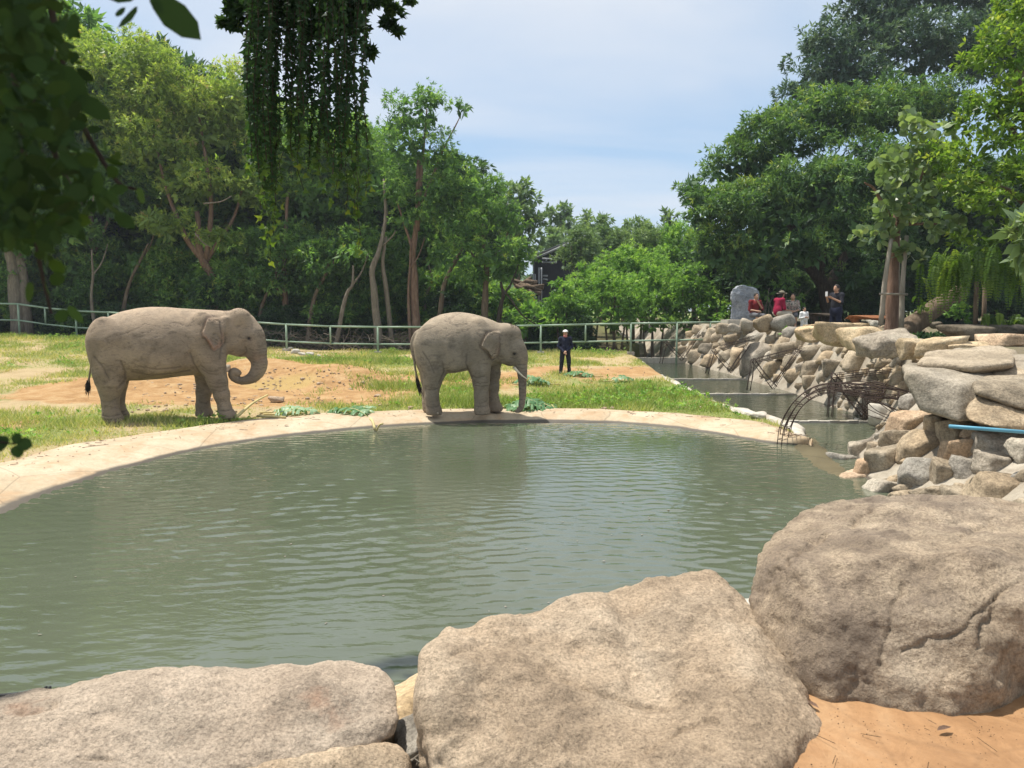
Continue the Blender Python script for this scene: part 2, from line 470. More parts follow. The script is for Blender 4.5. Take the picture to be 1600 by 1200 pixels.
def mat_concrete(name, a, b, c, stain_c=None, wet=False):
    t = NT(name); co = t.coords()
    base = t.ramp(t.noise(co, .9, 6, .6), [(.3, a), (.5, b), (.7, c)])
    base = t.mix(.6, base, t.ramp(t.noise(co, 45, 4, .7), [(.3, .78), (.6, 1.08)]), 'MULTIPLY')
    if stain_c: base = t.mix(t.ramp(t.noise(co, 1.7, 6, .65, .5), [(.46, 0.0), (.66, .7)]), base, stain_c); base = t.mix(.5, base, t.ramp(t.noise(co, 6, 6, .75, 1.5), [(.35, .7), (.55, 1.05)]), 'MULTIPLY')
    vn = t.voro(t.mix(.12, co, t.n('TexNoise').outputs['Color']), .55, 'DISTANCE_TO_EDGE'); base = t.mix(.55, base, t.ramp(vn, [(.0, .35), (.007, 1.0)]), 'MULTIPLY')
    rough = .85
    if wet:
        sp = t.n("SeparateXYZ"); g = t.n("NewGeometry"); t.l(g.outputs["Position"], sp.inputs[0])
        h = t.math('ADD', sp.outputs[2], t.math('MULTIPLY', t.noise(co, 5, 4), .02))
        w = t.ramp(t.math('MULTIPLY', t.math('ADD', h, .12), 8.0), [(.40, 1.0), (.56, 0.0)])
        base = t.mix(w, base, (.10, .085, .065)); rough = t.ramp(w, [(0, .85), (1, .6)])
    return t.surf(base, rough, t.bump(t.noise(co, 30, 5, .7), .35, .01), .25)
M['rim'] = mat_concrete('pale_concrete', (.40, .315, .205), (.47, .38, .26), (.53, .445, .32), (.40, .26, .145), wet=True)
M['bank'] = mat_concrete('bank_mortar', (.27, .23, .175), (.36, .315, .245), (.46, .41, .33), (.17, .13, .09), wet=True)
M['curb'] = mat_concrete('curb_concrete', (.42, .38, .31), (.52, .48, .41), (.60, .56, .49), (.3, .25, .18))
M['weir'] = mat_concrete('wet_weir', (.12, .11, .085), (.2, .18, .14), (.28, .25, .2))
M['wetshelf'] = mat_concrete('wet_shelf', (.085, .07, .038), (.12, .10, .055), (.15, .125, .07))

# terrace floor: stamped, stained concrete
t = NT('stamped_floor'); co = t.coords()
b_ = t.ramp(t.noise(co, 2.0, 6, .6, .8), [(.3, (.22, .115, .05)), (.5, (.34, .19, .088)), (.7, (.42, .265, .14))])
vein = t.ramp(t.voro(t.coords((1, 1, .1)), 1.5, 'DISTANCE_TO_EDGE'), [(.0, .55), (.02, 1.0)])
b_ = t.mix(.3, b_, vein, 'MULTIPLY')
b_ = t.mix(.5, b_, t.ramp(t.noise(co, 26, 5, .7), [(.3, .75), (.6, 1.1)]), 'MULTIPLY')
M['floor'] = t.surf(b_, .62, t.bump(t.noise(co, 6, 7, .6, .7), .6, .03), .35)

# ground: soil, straw and grass cover by where they lie
t = NT('ground'); co = t.coords()
g_at, d_at, w_at = t.attr("green"), t.attr("dirt"), t.attr("forest")
nz = t.noise(co, 1.3, 7, .68); nf = t.noise(co, 14, 5, .7)
straw = t.ramp(nz, [(.3, (.36, .27, .14)), (.5, (.47, .36, .21)), (.7, (.40, .34, .16))])
grassc = t.ramp(nf, [(.3, (.13, .17, .045)), (.5, (.21, .25, .075)), (.7, (.34, .33, .14))])
dirtc = t.ramp(t.noise(co, 2.2, 8, .7, .5), [(.3, (.28, .16, .07)), (.5, (.42, .255, .118)), (.72, (.52, .37, .20))])
dirtc = t.mix(t.ramp(t.attr('puddle'), [(.3, 0.0), (.6, .8)]), dirtc, (.42, .30, .12))
gm = t.ramp(t.math('ADD', g_at, t.math('MULTIPLY', t.math('SUBTRACT', nf, .5), 1.5)), [(.35, 0.0), (.62, 1.0)])
dm = t.ramp(t.math('ADD', d_at, t.math('MULTIPLY', t.math('SUBTRACT', nz, .5), 1.1)), [(.38, 0.0), (.58, 1.0)])
c1 = t.mix(gm, straw, grassc); c1 = t.mix(dm, c1, dirtc)
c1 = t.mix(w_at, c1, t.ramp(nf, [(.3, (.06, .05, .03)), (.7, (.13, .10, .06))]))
c1 = t.mix(.6, c1, t.ramp(t.noise(co, 60, 4, .7), [(.3, .72), (.6, 1.12)]), 'MULTIPLY')
M['ground'] = t.surf(c1, .95, t.bump(t.noise(co, 9, 8, .75), .9, .07), .1)

# water: murky green pond
t = NT('pond_water')
c1 = t.coords((1.0, 2.3, 1), rot=(0, 0, R(-7))); c2 = t.coords((1.2, 2.8, 1), rot=(0, 0, R(12)))
w1 = t.noise(c1, 5.2, 2, .45, .5); w2 = t.noise(c2, 10, 2, .5, .3); w3 = t.noise(t.coords(), .35, 2)
amp = t.ramp(w3, [(.35, .45), (.65, 1.0)])
hh = t.math('MULTIPLY', t.math('ADD', w1, t.math('MULTIPLY', w2, .35)), amp)
nb = t.bump(hh, .18, .03)
wc = t.ramp(t.noise(t.coords(), .5, 3), [(.3, (.082, .096, .060)), (.7, (.102, .116, .080))])
M['water'] = t.surf(wc, .015, nb, .5, IOR=1.58)
t = NT('channel_water')
nb = t.bump(t.math('ADD', t.noise(t.coords((1, 2.2, 1)), 3.0, 2), t.noise(t.coords((1, 1.5, 1)), 7.0, 2)), .5, .03)
M['water2'] = t.surf(t.ramp(t.noise(t.coords(), .8, 3), [(.3, (.035, .043, .026)), (.7, (.05, .06, .036))]), .03, nb, .5, IOR=1.333)

# elephant hide: wrinkled grey skin under dried mud
def m_hide(name, tone, dust):
    t = NT(name); co = t.coords()
    base = t.ramp(t.noise(co, 1.9, 6, .62, .5), [(.3, tuple(v * .66 for v in tone)), (.5, tone), (.7, tuple(v * 1.32 for v in tone))])
    sp = t.n("SeparateXYZ"); t.l(co, sp.inputs[0])
    gN = t.n("NewGeometry"); sn = t.n("SeparateXYZ"); t.l(gN.outputs["Normal"], sn.inputs[0])
    # dried dust that has been thrown on the back
    up = t.math('MULTIPLY', t.ramp(t.math('DIVIDE', sp.outputs[2], 2.3), [(.66, 0.0), (.93, 1.0)]), t.ramp(t.noise(co, 5, 6, .7), [(.3, .25), (.6, 1.0)]))
    base = t.mix(t.math('MULTIPLY', up, .8), base, dust)
    foot = t.ramp(t.math('DIVIDE', sp.outputs[2], 2.3), [(.0, .45), (.2, 0.0)])
    base = t.mix(foot, base, (.30, .22, .15))
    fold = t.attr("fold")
    base = t.mix(t.math('MULTIPLY', fold, .8), base, (.07, .055, .045))  # painted shade in creases and behind the ear; eye surround is dark skin
    base = t.mix(t.attr("pink"), base, (.42, .25, .18))
    v1 = t.ramp(t.voro(t.coords((1, 1, 1.6)), 36, 'DISTANCE_TO_EDGE'), [(.0, 0.0), (.09, 1.0)])
    base = t.mix(.45, base, t.ramp(v1, [(0, .62), (1, 1.05)]), 'MULTIPLY')
    base = t.mix(.6, base, t.ramp(t.noise(t.coords((1, 1, 3.4)), 12, 6, .7, 1.2), [(.32, .70), (.55, 1.1)]), 'MULTIPLY')
    n1 = t.bump(v1, .5, .006); n2 = t.bump(t.noise(t.coords((1.6, 1, 3.2)), 16, 5, .6, 1.0), .6, .016, n1)
    return t.surf(base, .82, n2, .25)
M['hide'] = m_hide('dusty_hide', (.268, .212, .153), (.46, .345, .235))
M['hide2'] = m_hide('grey_hide', (.262, .217, .158), (.46, .36, .25))
M['eye'] = m_plain('dark_eye', (.02, .012, .008), .15, spec=.6)
M['ivory'] = m_plain('ivory', (.72, .64, .48), .4)
M['nail'] = m_plain('toenail', (.36, .30, .22), .6)
M['hair'] = m_plain('dark_hair', (.025, .02, .017), .7)
M['metal_green'] = m_plain('pale_green_paint', (.27, .36, .26), .45, .15, 5)
M['rust'] = m_plain('rusty_rebar', (.055, .036, .028), .85, .4, 25, bump=.4)
M['blue_pipe'] = m_plain('blue_pvc', (.11, .32, .44), .4, .1)
M['black_pipe'] = m_plain('black_plastic', (.012, .012, .013), .5)
M['bamboo'] = m_plain('yellow_stalk', (.56, .46, .21), .6, .2)
M['wood'] = m_bark('red_brown_wood', (.16, .06, .025), (.24, .10, .045), (.30, .14, .07), (8, 1, 8), .3)
M['pole'] = m_bark('pale_timber', (.22, .19, .15), (.36, .32, .26), (.46, .42, .35), (9, 9, 1.2))
M['bark'] = m_bark('grey_brown_bark', (.09, .065, .045), (.17, .125, .085), (.26, .20, .145))
M['bark_red'] = m_bark('pinkish_bark', (.13, .08, .055), (.22, .14, .10), (.32, .22, .165))
M['bark_pale'] = m_bark('pale_bark', (.13, .105, .08), (.21, .175, .135), (.31, .27, .21))
M['bark_dark'] = m_bark('dark_bark', (.03, .024, .018), (.06, .047, .035), (.12, .10, .08))
M['skin'] = m_plain('skin', (.45, .26, .17), .55, .06)
M['white_cloth'] = m_plain('white_cloth', (.72, .72, .70), .9, .05)
M['black_cloth'] = m_plain('black_cloth', (.016, .017, .024), .9, .2)
M['navy_cloth'] = m_plain('navy_cloth', (.012, .015, .035), .9, .2)
M['red_cloth'] = m_plain('dark_red_cloth', (.15, .012, .014), .9, .15)
M['magenta_cloth'] = m_plain('crimson_cloth', (.26, .008, .04), .9, .15)
M['khaki_cloth'] = m_plain('pale_khaki_cloth', (.42, .37, .29), .9, .12)
M['grey_cloth'] = m_plain('grey_cloth', (.12, .12, .13), .9, .15)
M['hat_cloth'] = m_plain('olive_hat_cloth', (.20, .18, .13), .9, .1)
M['pattern_cloth'] = (lambda t: t.surf(t.ramp(t.noise(t.coords(), 16, 3), [(.42, (.06, .09, .07)), (.5, (.5, .42, .35)), (.6, (.20, .12, .11))]), .9))(NT('patterned_cloth'))
M['pink_cloth'] = m_plain('pink_scarf', (.55, .20, .20), .9)
M['phone'] = m_plain('white_phone', (.75, .75, .75), .3)
M['roof'] = m_plain('dark_roof', (.02, .022, .027), .7)
M['steel'] = m_plain('grey_steel', (.32, .34, .36), .5)
M['shoe'] = m_plain('dark_shoe', (.03, .025, .02), .7)

LF = {}
LF['feather'] = m_leaf('feathery_leaf', (.030, .065, .024), (.080, .150, .045), (.18, .26, .065), .42, .5, (.22, .24, .07), gain=1.45)
LF['feather_y'] = m_leaf('yellowish_leaf', (.05, .085, .022), (.15, .21, .05), (.30, .35, .09), .40, .5, (.38, .31, .16), gain=1.2)
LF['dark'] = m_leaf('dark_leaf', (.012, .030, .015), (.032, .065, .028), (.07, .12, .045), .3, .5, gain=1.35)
LF['far'] = m_leaf('far_leaf', (.05, .085, .045), (.10, .155, .075), (.17, .23, .10), .3, .55, gain=1.25)
LF['bamboo'] = m_leaf('bright_bush_leaf', (.045, .10, .025), (.12, .22, .05), (.24, .35, .085), .42, .5, gain=1.2)
LF['mango'] = m_leaf('glossy_mango_leaf', (.024, .055, .026), (.066, .130, .050), (.17, .27, .075), .3, .5, (.26, .32, .08), .22)
LF['mango_b'] = m_leaf('blue_green_leaf', (.022, .048, .034), (.055, .10, .068), (.15, .21, .14), .25, .5, None, .22)
LF['lime'] = m_leaf('lime_leaf', (.04, .085, .018), (.12, .20, .035), (.28, .36, .07), .4, .4, (.32, .33, .06))
LF['round'] = m_leaf('broad_pale_leaf', (.07, .115, .055), (.135, .19, .09), (.26, .32, .15), .38, .35, (.36, .40, .14), .5)
LF['fern'] = m_leaf('fern_leaf', (.03, .06, .012), (.075, .135, .025), (.18, .24, .045), .4, .5)
LF['vine'] = m_leaf('vine_leaf', (.012, .028, .015), (.030, .065, .028), (.09, .15, .03), .34, .6, (.32, .34, .05), .15)
LF['near'] = m_leaf('near_leaf', (.016, .030, .014), (.032, .060, .020), (.05, .09, .018), .24, .8, None, .08)
LF['weed'] = m_leaf('weed_leaf', (.07, .15, .03), (.17, .29, .065), (.32, .43, .12), .35, .6)
LF['grass'] = m_leaf('grass_blade', (.12, .175, .04), (.25, .295, .09), (.50, .43, .21), .3, .7, (.55, .45, .26), .15)
LF['banana'] = m_leaf('banana_leaf', (.035, .10, .035), (.09, .19, .075), (.26, .36, .22), .25, .4)
LF['yellow'] = m_leaf('yellow_flower', (.45, .36, .02), (.7, .6, .03), (.8, .72, .08), .3, .5)

# ------------------------------------------------------------------ the lie of the land
WATER = -0.10
inner_px = [(0, 805), (50, 783), (100, 762), (200, 730), (300, 705), (400, 688), (500, 676), (600, 667), (700, 661), (800, 658.5), (880, 658.5), (960, 661), (1050, 668), (1130, 680), (1200, 692), (1262, 697)]
outer_px = [(0, 722), (60, 707), (120, 693), (200, 681), (300, 667), (400, 654), (500, 645), (600, 641), (700, 639), (800, 638), (880, 638), (960, 640), (1050, 645), (1130, 653), (1200, 662), (1270, 688)]
inner = [(-6.6, 4.6), (-6.75, 6.5), (-6.3, 7.8)] + [tuple(gz(a, b, WATER)[:2]) for a, b in inner_px]
outer = [(-9.2, 4.6), (-9.5, 7.5), (-8.9, 9.6)] + [tuple(gz(a, b, 0.03)[:2]) for a, b in outer_px]
FOOT = np.array([(7.0, 60), (7.0, 34), (7.25, 30), (7.45, 25), (7.5, 20.7), (7.4, 15.7), (6.6, 14.2), (5.6, 12.8), (4.6, 10.8), (4.35, 9.2), (4.3, 7.5), (3.9, 5.5), (3.2, 3.4), (3.2, 0)], float)
TOP = np.array([(9.0, 60), (8.7, 34), (8.7, 30), (8.9, 25), (8.8, 20.7), (8.3, 16), (7.6, 13.5), (7.0, 12), (6.95, 10.6), (7.3, 9), (7.4, 7), (7.0, 5), (6.5, 3), (6.4, 0)], float)
CLEFT = [(5.15, 40), (5.05, 34), (4.75, 25), (4.85, 20.7), (5.0, 17), (5.35, 14.6), (5.05, 13.2)]
WZONE = [(-6.6, 3.0)] + inner[:-1] + [(4.9, 13.0), (5.2, 14.2)] + CLEFT[::-1][1:] + [(7.4, 40)] + [tuple(p) for p in FOOT[1:]][:-2] + [(3.2, 3.0)]
RZONE = [(-9.2, 3.0)] + outer[:-1] + [(5.05, 13.6)] + CLEFT[::-1][1:] + [(8.0, 40)] + [tuple(p) for p in TOP[1:]][:-2] + [(5.2, 3.0)]
BANKZ = [tuple(p) for p in FOOT] + [(80, 0), (80, 60)]
TOPZ = [tuple(p) for p in TOP] + [(80, 0), (80, 60)]

def blob(X, Y, px, py, rx, ry, z=0.05):
    c = gz(px, py, z); return np.exp(-(((X - c[0]) / rx) ** 2 + ((Y - c[1]) / ry) ** 2))
def H(X, Y, detail=True):
    X = np.asarray(X, float); Y = np.asarray(Y, float)
    z = sstep(18, 33, Y) * .38 + sstep(5, 22, -X) * sstep(15, 33, Y) * .68
    z = z + sstep(36, 60, Y) * .8
    z = z + .50 * blob(X, Y, 410, 592, 1.8, 1.3) + .46 * blob(X, Y, 520, 598, 1.5, 1.3) + .34 * blob(X, Y, 200, 608, 2.0, 1.4) - .16 * blob(X, Y, 455, 602, .8, .9) + .10 * blob(X, Y, 880, 590, 3, 3) + .1 * blob(X, Y, 640, 600, 2, 1.5)
    if detail:
        Pn = np.c_[X.ravel(), Y.ravel(), np.zeros(X.size)]
        z = z + (.035 * fbm(Pn * .7, 4, 3) + .012 * fbm(Pn * 4.1, 2, 9)).reshape(X.shape) * sstep(0, .6, seg_dist(X, Y, RZONE))
    dR = seg_dist(X, Y, RZONE)
    z = z + .0 - sstep(.02, .4, -dR) * .9 - .02 * sstep(-.3, .05, -dR)
    # stone bank and visitors' terrace
    dB = seg_dist(X, Y, BANKZ); dF = seg_dist(X, Y, FOOT, False); dT = seg_dist(X, Y, TOP, False)
    inT = seg_dist(X, Y, TOPZ) < 0
    tt = dF / np.maximum(dF + dT, 1e-6)
    bank = -.35 + 1.95 * np.where(tt < .3, tt * .95, .285 + (tt - .3) * 1.02)
    zb = np.where(inT, 1.6, np.minimum(bank, 1.6))
    return np.where(dB < 0, zb, z)
def hit(px, py, lo=3.0, hi=60.0, n=900):
    """where the sight line of a photo pixel meets the land"""
    d = ray(px, py); Y = np.linspace(lo, hi, n); Pt = EYE + np.outer(Y / d[1], d)
    h = H(Pt[:, 0], Pt[:, 1], False); k = np.argmax(Pt[:, 2] <= h)
    return Pt[k] if Pt[k, 2] <= h[k] else Pt[-1]

xs = np.r_[np.linspace(-400, -34, 26), np.arange(-30, -9, .3), np.arange(-9, 9.9, .11), np.arange(10, 30, .5), np.linspace(34, 400, 26)]
ys = np.r_[-60, -20, 0, np.arange(3, 22, .11), np.arange(22, 42, .25), np.arange(42, 70, 1.0), np.linspace(75, 900, 30)]
GX, GY = np.meshgrid(xs, ys, indexing='ij')
GZ = H(GX, GY)
nx, ny = GX.shape
V = np.c_[GX.ravel(), GY.ravel(), GZ.ravel()]
ii, jj = np.meshgrid(np.arange(nx - 1), np.arange(ny - 1), indexing='ij')
a_ = (ii * ny + jj).ravel(); F = np.stack([a_, a_ + ny, a_ + ny + 1, a_ + 1], 1)
def cover(X, Y):
    g = 1.25 * blob(X, Y, 40, 552, 11, 7.5) + .35 + 1.0 * blob(X, Y, 560, 570, 6, 1.2, .2) + 1.1 * blob(X, Y, 650, 605, 1.9, 2.0) + .95 * blob(X, Y, 690, 628, 3.2, .9)
    g = g + 1.1 * blob(X, Y, 1040, 625, 2.3, 3.0) + .9 * blob(X, Y, 950, 620, 2.0, 1.6) + .8 * blob(X, Y, 980, 552, 6, 2.0, .3) + .35 * blob(X, Y, 130, 665, 3.6, 1.6) + .3 * blob(X, Y, 10, 690, 1.6, 1.0) + .45 * blob(X, Y, 250, 655, 3, .5) - .25 * blob(X, Y, 60, 630, 4, 1.5)
    g = g + .8 * sstep(34.5, 36, Y)
    d = 1.5 * blob(X, Y, 430, 605, 3.6, 3.0) + 1.3 * blob(X, Y, 210, 612, 2.8, 2.4) + .5 * blob(X, Y, 860, 585, 3.2, 3.0, .2) + .45 * blob(X, Y, 980, 580, 2.5, 2.0, .2) + .5 * blob(X, Y, 720, 600, 1.5, 1.6) + .55 * blob(X, Y, 15, 663, .8, .8) + .5 * blob(X, Y, 560, 625, 2.4, 1.4)
    Pn = np.c_[np.ravel(X), np.ravel(Y), 0 * np.ravel(X)]; g = g + (.42 * vnoise(Pn * .55, 90) + .25 * vnoise(Pn * 1.4, 91)).reshape(np.shape(X)); d = d + (.22 * vnoise(Pn * .8, 92)).reshape(np.shape(X))
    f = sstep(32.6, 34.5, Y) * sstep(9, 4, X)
    return np.clip(g, 0, 1.2), np.clip(d, 0, 1.2), f
gA, dA, fA = cover(V[:, 0], V[:, 1])
cx = V[F].mean(1)
onbank = (seg_dist(cx[:, 0], cx[:, 1], BANKZ) < .35) & (cx[:, 1] < 60)
onterr = (seg_dist(cx[:, 0], cx[:, 1], TOPZ) < -.05) & (cx[:, 1] < 60)
def submesh(name, mask, mat, attrs=None):
    f = F[mask]; u, inv = np.unique(f, return_inverse=True)
    at_ = {k: (d, v[u]) for k, (d, v) in (attrs or {}).items()}
    return mk(name, V[u], inv.reshape(f.shape), mat, attrs=at_)
g_o = submesh('ground', ~onbank, M['ground'], {'green': ('POINT', gA), 'dirt': ('POINT', dA), 'forest': ('POINT', fA), 'puddle': ('POINT', blob(V[:, 0], V[:, 1], 440, 604, 1.1, 1.0))}); tag(g_o, kind='structure')
b_o = submesh('mortar_bank', onbank & ~onterr, M['bank']); tag(b_o, kind='structure')
t = NT('terrace_soil'); co = t.coords()
M['terrace'] = t.surf(t.ramp(t.noise(co, 3, 7, .65), [(.3, (.10, .085, .055)), (.5, (.17, .14, .095)), (.7, (.10, .13, .05))]), .95, t.bump(t.noise(co, 7, 6), .6, .05), .1)
t_o = submesh('terrace_ground', onterr, M['terrace']); tag(t_o, kind='structure')

# concrete rim of the pond: one sweep between the grass and the water
n_r = 260
def resample(P, n):
    P = np.asarray(P, float); d = np.r_[0, np.cumsum(np.linalg.norm(np.diff(P, axis=0), axis=1))]; t_ = np.linspace(0, d[-1], n)
    return np.c_[np.interp(t_, d, P[:, 0]), np.interp(t_, d, P[:, 1])]
IN = resample(curve([(a, b, 0) for a, b in inner], 400)[:, :2], n_r); OU = resample(curve([(a, b, 0) for a, b in outer], 400)[:, :2], n_r)
prof = [(-.12, -.25), (0.0, -.03), (.02, .03), (.25, .055), (.55, .045), (.8, -.005), (.93, -.06), (1.0, -.10), (1.04, -.16), (1.12, -.5)]
RV = []
for i in range(n_r):
    for (q, z) in prof:
        p = OU[i] + (IN[i] - OU[i]) * q
        RV.append((p[0], p[1], z))
RV = np.array(RV); wob = fbm(RV * 1.4, 4, 21); RV[:, 2] += .012 * wob * (RV[:, 2] > -.2); RV[:, :2] += (.03 * fbm(RV * 2.3, 3, 23))[:, None]
k = len(prof); RF = np.array([(i * k + j, i * k + j + 1, (i + 1) * k + j + 1, (i + 1) * k + j) for i in range(n_r - 1) for j in range(k - 1)])
endcap = [tuple((n_r - 1) * k + j for j in range(k))]
o = mk('pond_rim', RV, [tuple(f) for f in RF] + endcap, M['rim'])
tag(o, kind='structure')

# water sheets
def sheet(name, poly, z, mat):
    P = [(p[0], p[1], z) for p in poly]
    return tag(mk(name, P, [tuple(range(len(P)))], mat, smooth=False), kind='structure')
pond_poly = [(-7.2, 3.3)] + [tuple(p) for p in (IN + (OU - IN) * .12)[::6]] + [(5.25, 13.9), (5.3, 15.62), (7.6, 15.62), (7.6, 15), (6.7, 14.1), (5.9, 12.8), (4.95, 10.8), (4.7, 9.2), (4.6, 7.5), (4.2, 5.5), (3.4, 3.3)]
wx = np.arange(-7.3, 7.7, .038); wy = np.arange(3.25, 15.63, .038); WX, WY = np.meshgrid(wx, wy, indexing='ij')
r_ = np.random.default_rng(5); wz = np.zeros(WX.shape); Pn = np.c_[WX.ravel(), WY.ravel(), 0 * WX.ravel()]
warp = .35 * vnoise(Pn * .45, 3).reshape(WX.shape); amp = np.clip(.72 + .55 * vnoise(Pn * .38, 6).reshape(WX.shape) + .3 * vnoise(Pn * .9, 7).reshape(WX.shape), .15, 1.5)
for i in range(26):
    lam = .10 * 1.038 ** i * r_.uniform(.9, 1.1); a = R(90) + r_.normal() * .38 + (.25 if i % 2 else -.12); kk = 2 * math.pi / lam
    wz += .0038 * lam * np.sin(kk * ((WX + warp * .6) * math.cos(a) + (WY + warp) * math.sin(a)) + r_.uniform(0, 7)) * (1 + .5 * np.sin(WX * r_.uniform(.5, 2) + WY * r_.uniform(.5, 2) + i))
wz = wz * amp + WATER
inp = seg_dist(WX, WY, pond_poly) < .05
nyw = len(wy); ii, jj = np.meshgrid(np.arange(len(wx) - 1), np.arange(nyw - 1), indexing='ij'); okc = (inp[:-1, :-1] & inp[1:, :-1] & inp[:-1, 1:] & inp[1:, 1:]).ravel()
a_ = (ii * nyw + jj).ravel()[okc]; Fw = np.stack([a_, a_ + nyw, a_ + nyw + 1, a_ + 1], 1); uq, inv = np.unique(Fw, return_inverse=True)
tag(mk('pond_water', np.c_[WX.ravel(), WY.ravel(), wz.ravel()][uq], inv.reshape(Fw.shape), M['water']), kind='structure')
sheet('channel_water', [(4.5, 15.78), (4.5, 20.64), (7.9, 20.64), (7.9, 15.78)], -.078, M['water2'])
sheet('channel_water', [(4.4, 20.78), (4.4, 24.94), (7.9, 24.94), (7.9, 20.78)], -.055, M['water2'])
sheet('channel_water', [(4.4, 25.08), (4.6, 32.6), (7.8, 32.6), (7.8, 25.08)], -.03, M['water2'])
for (y, z, x0, x1) in ((15.7, -.062, 4.9, 7.75), (20.7, -.040, 4.6, 7.85), (25.0, -.016, 4.55, 7.8), (32.7, .2, 4.8, 7.6)):
    b = MB(); n_ = 14
    for i in range(n_):
        xa, xb = x0 + (x1 - x0) * i / n_, x0 + (x1 - x0) * (i + 1) / n_
        b.box(((xa + xb) / 2, y + .012 * math.sin(i * 2.1), z - .35 + .006 * math.sin(i * 3.3)), ((xb - xa) / 2 + .002 * (i % 2), .05, .35))
    tag(b.build('weir', M['curb']), kind='structure')
# pale kerb along the channel's grass side
cl = resample(curve([(a, b, 0) for a, b in CLEFT[1:]], 120)[:, :2], 90)
KV = []
for i, p in enumerate(cl):
    z0 = H(np.array([p[0] - .25]), np.array([p[1]]), False)[0]
    w = .13 + .05 * math.sin(i * .7) + .03 * math.sin(i * 1.9)
    zt = max(z0 * .6, 0) + .075 + .015 * math.sin(i * 1.3)
    zt = min(zt, .34) - .05 * (1 + math.sin(i * .21 + 1))
    for (dx, z) in ((-w, -.4), (-w, zt - .02), (-w * .5, zt), (w * .6, zt - .01), (w, zt - .06), (w * 1.3, -.4)):
        KV.append((p[0] + dx, p[1], z))
KF = [(i * 6 + j, i * 6 + j + 1, (i + 1) * 6 + j + 1, (i + 1) * 6 + j) for i in range(len(cl) - 1) for j in range(5)] + [tuple(range(6)), tuple((len(cl) - 1) * 6 + j for j in range(6))]
tag(mk('channel_kerb', KV, KF, M['curb']), kind='structure')
# the shallow wet shelf that runs on from the rim's tip
LA, LB, RA, RB = gz(1236, 699, -.09)[:2], gz(1292, 760, -.09)[:2], gz(1272, 684, -.09)[:2], gz(1345, 742, -.09)[:2]
SV = []; n_s, m_s = 36, 16
for i in range(n_s):
    for j in range(m_s):
        u_, v_ = i / (n_s - 1), j / (m_s - 1); p = (LA + (LB - LA) * u_) * (1 - v_) + (RA + (RB - RA) * u_) * v_
        SV.append((p[0], p[1], -.072 - .03 * u_ ** 1.5 - .06 * abs(v_ - .55) ** 2 * 4 * .6 - .04 * (u_ > .97)))
SV = np.array(SV); SV[:, 2] += .010 * fbm(SV * 2.4, 4, 61); SF = [(i * m_s + j, i * m_s + j + 1, (i + 1) * m_s + j + 1, (i + 1) * m_s + j)[::-1] for i in range(n_s - 1) for j in range(m_s - 1)]
tag(mk('wet_shelf', SV, SF, M['wetshelf']), kind='structure')

# floor the photographer stands on, and its lower ledge at the water
fx = np.r_[np.linspace(.60, 5.6, 90)]; fy = np.linspace(-6, 3.15, 90)
FX, FY = np.meshgrid(fx, fy, indexing='ij'); ext = sstep(1.3, 1.6, FX)
FY = FY + ext * sstep(2.0, 3.15, FY) * 1.0
FZ = .6 + .010 * fbm(np.c_[FX.ravel() * 1.2, FY.ravel() * 1.2, FX.ravel() * 0], 4, 31).reshape(FX.shape)
n1, n2 = FX.shape; FV = np.c_[FX.ravel(), FY.ravel(), FZ.ravel()]
FF = [(i * n2 + j, (i + 1) * n2 + j, (i + 1) * n2 + j + 1, i * n2 + j + 1) for i in range(n1 - 1) for j in range(n2 - 1)]
edge = [i * n2 + n2 - 1 for i in range(n1)]; base = len(FV)
FV = np.vstack([FV, [(FV[e][0], FV[e][1] + .02, -.6) for e in edge]])
FF += [(edge[i], edge[i + 1], base + i + 1, base + i) for i in range(n1 - 1)]
tag(mk('terrace_floor', FV, FF, M['floor']), kind='structure')

# lower bed of soil and mortar under the boulders at the water's edge
lx = np.linspace(-9, .95, 110); ly = np.linspace(-6, 3.6, 110); LX, LY = np.meshgrid(lx, ly, indexing='ij')
LZ = .36 - .1 * sstep(3.2, 3.6, LY) + .03 * fbm(np.c_[LX.ravel() * 3, LY.ravel() * 3, 0 * LX.ravel()], 5, 35).reshape(LX.shape); LZ[:, -1] = -.6
n1, n2 = LX.shape; tag(mk('boulder_bed', np.c_[LX.ravel(), LY.ravel(), LZ.ravel()], np.array([(i * n2 + j, (i + 1) * n2 + j, (i + 1) * n2 + j + 1, i * n2 + j + 1) for i in range(n1 - 1) for j in range(n2 - 1)]), M['bank']), kind='structure')

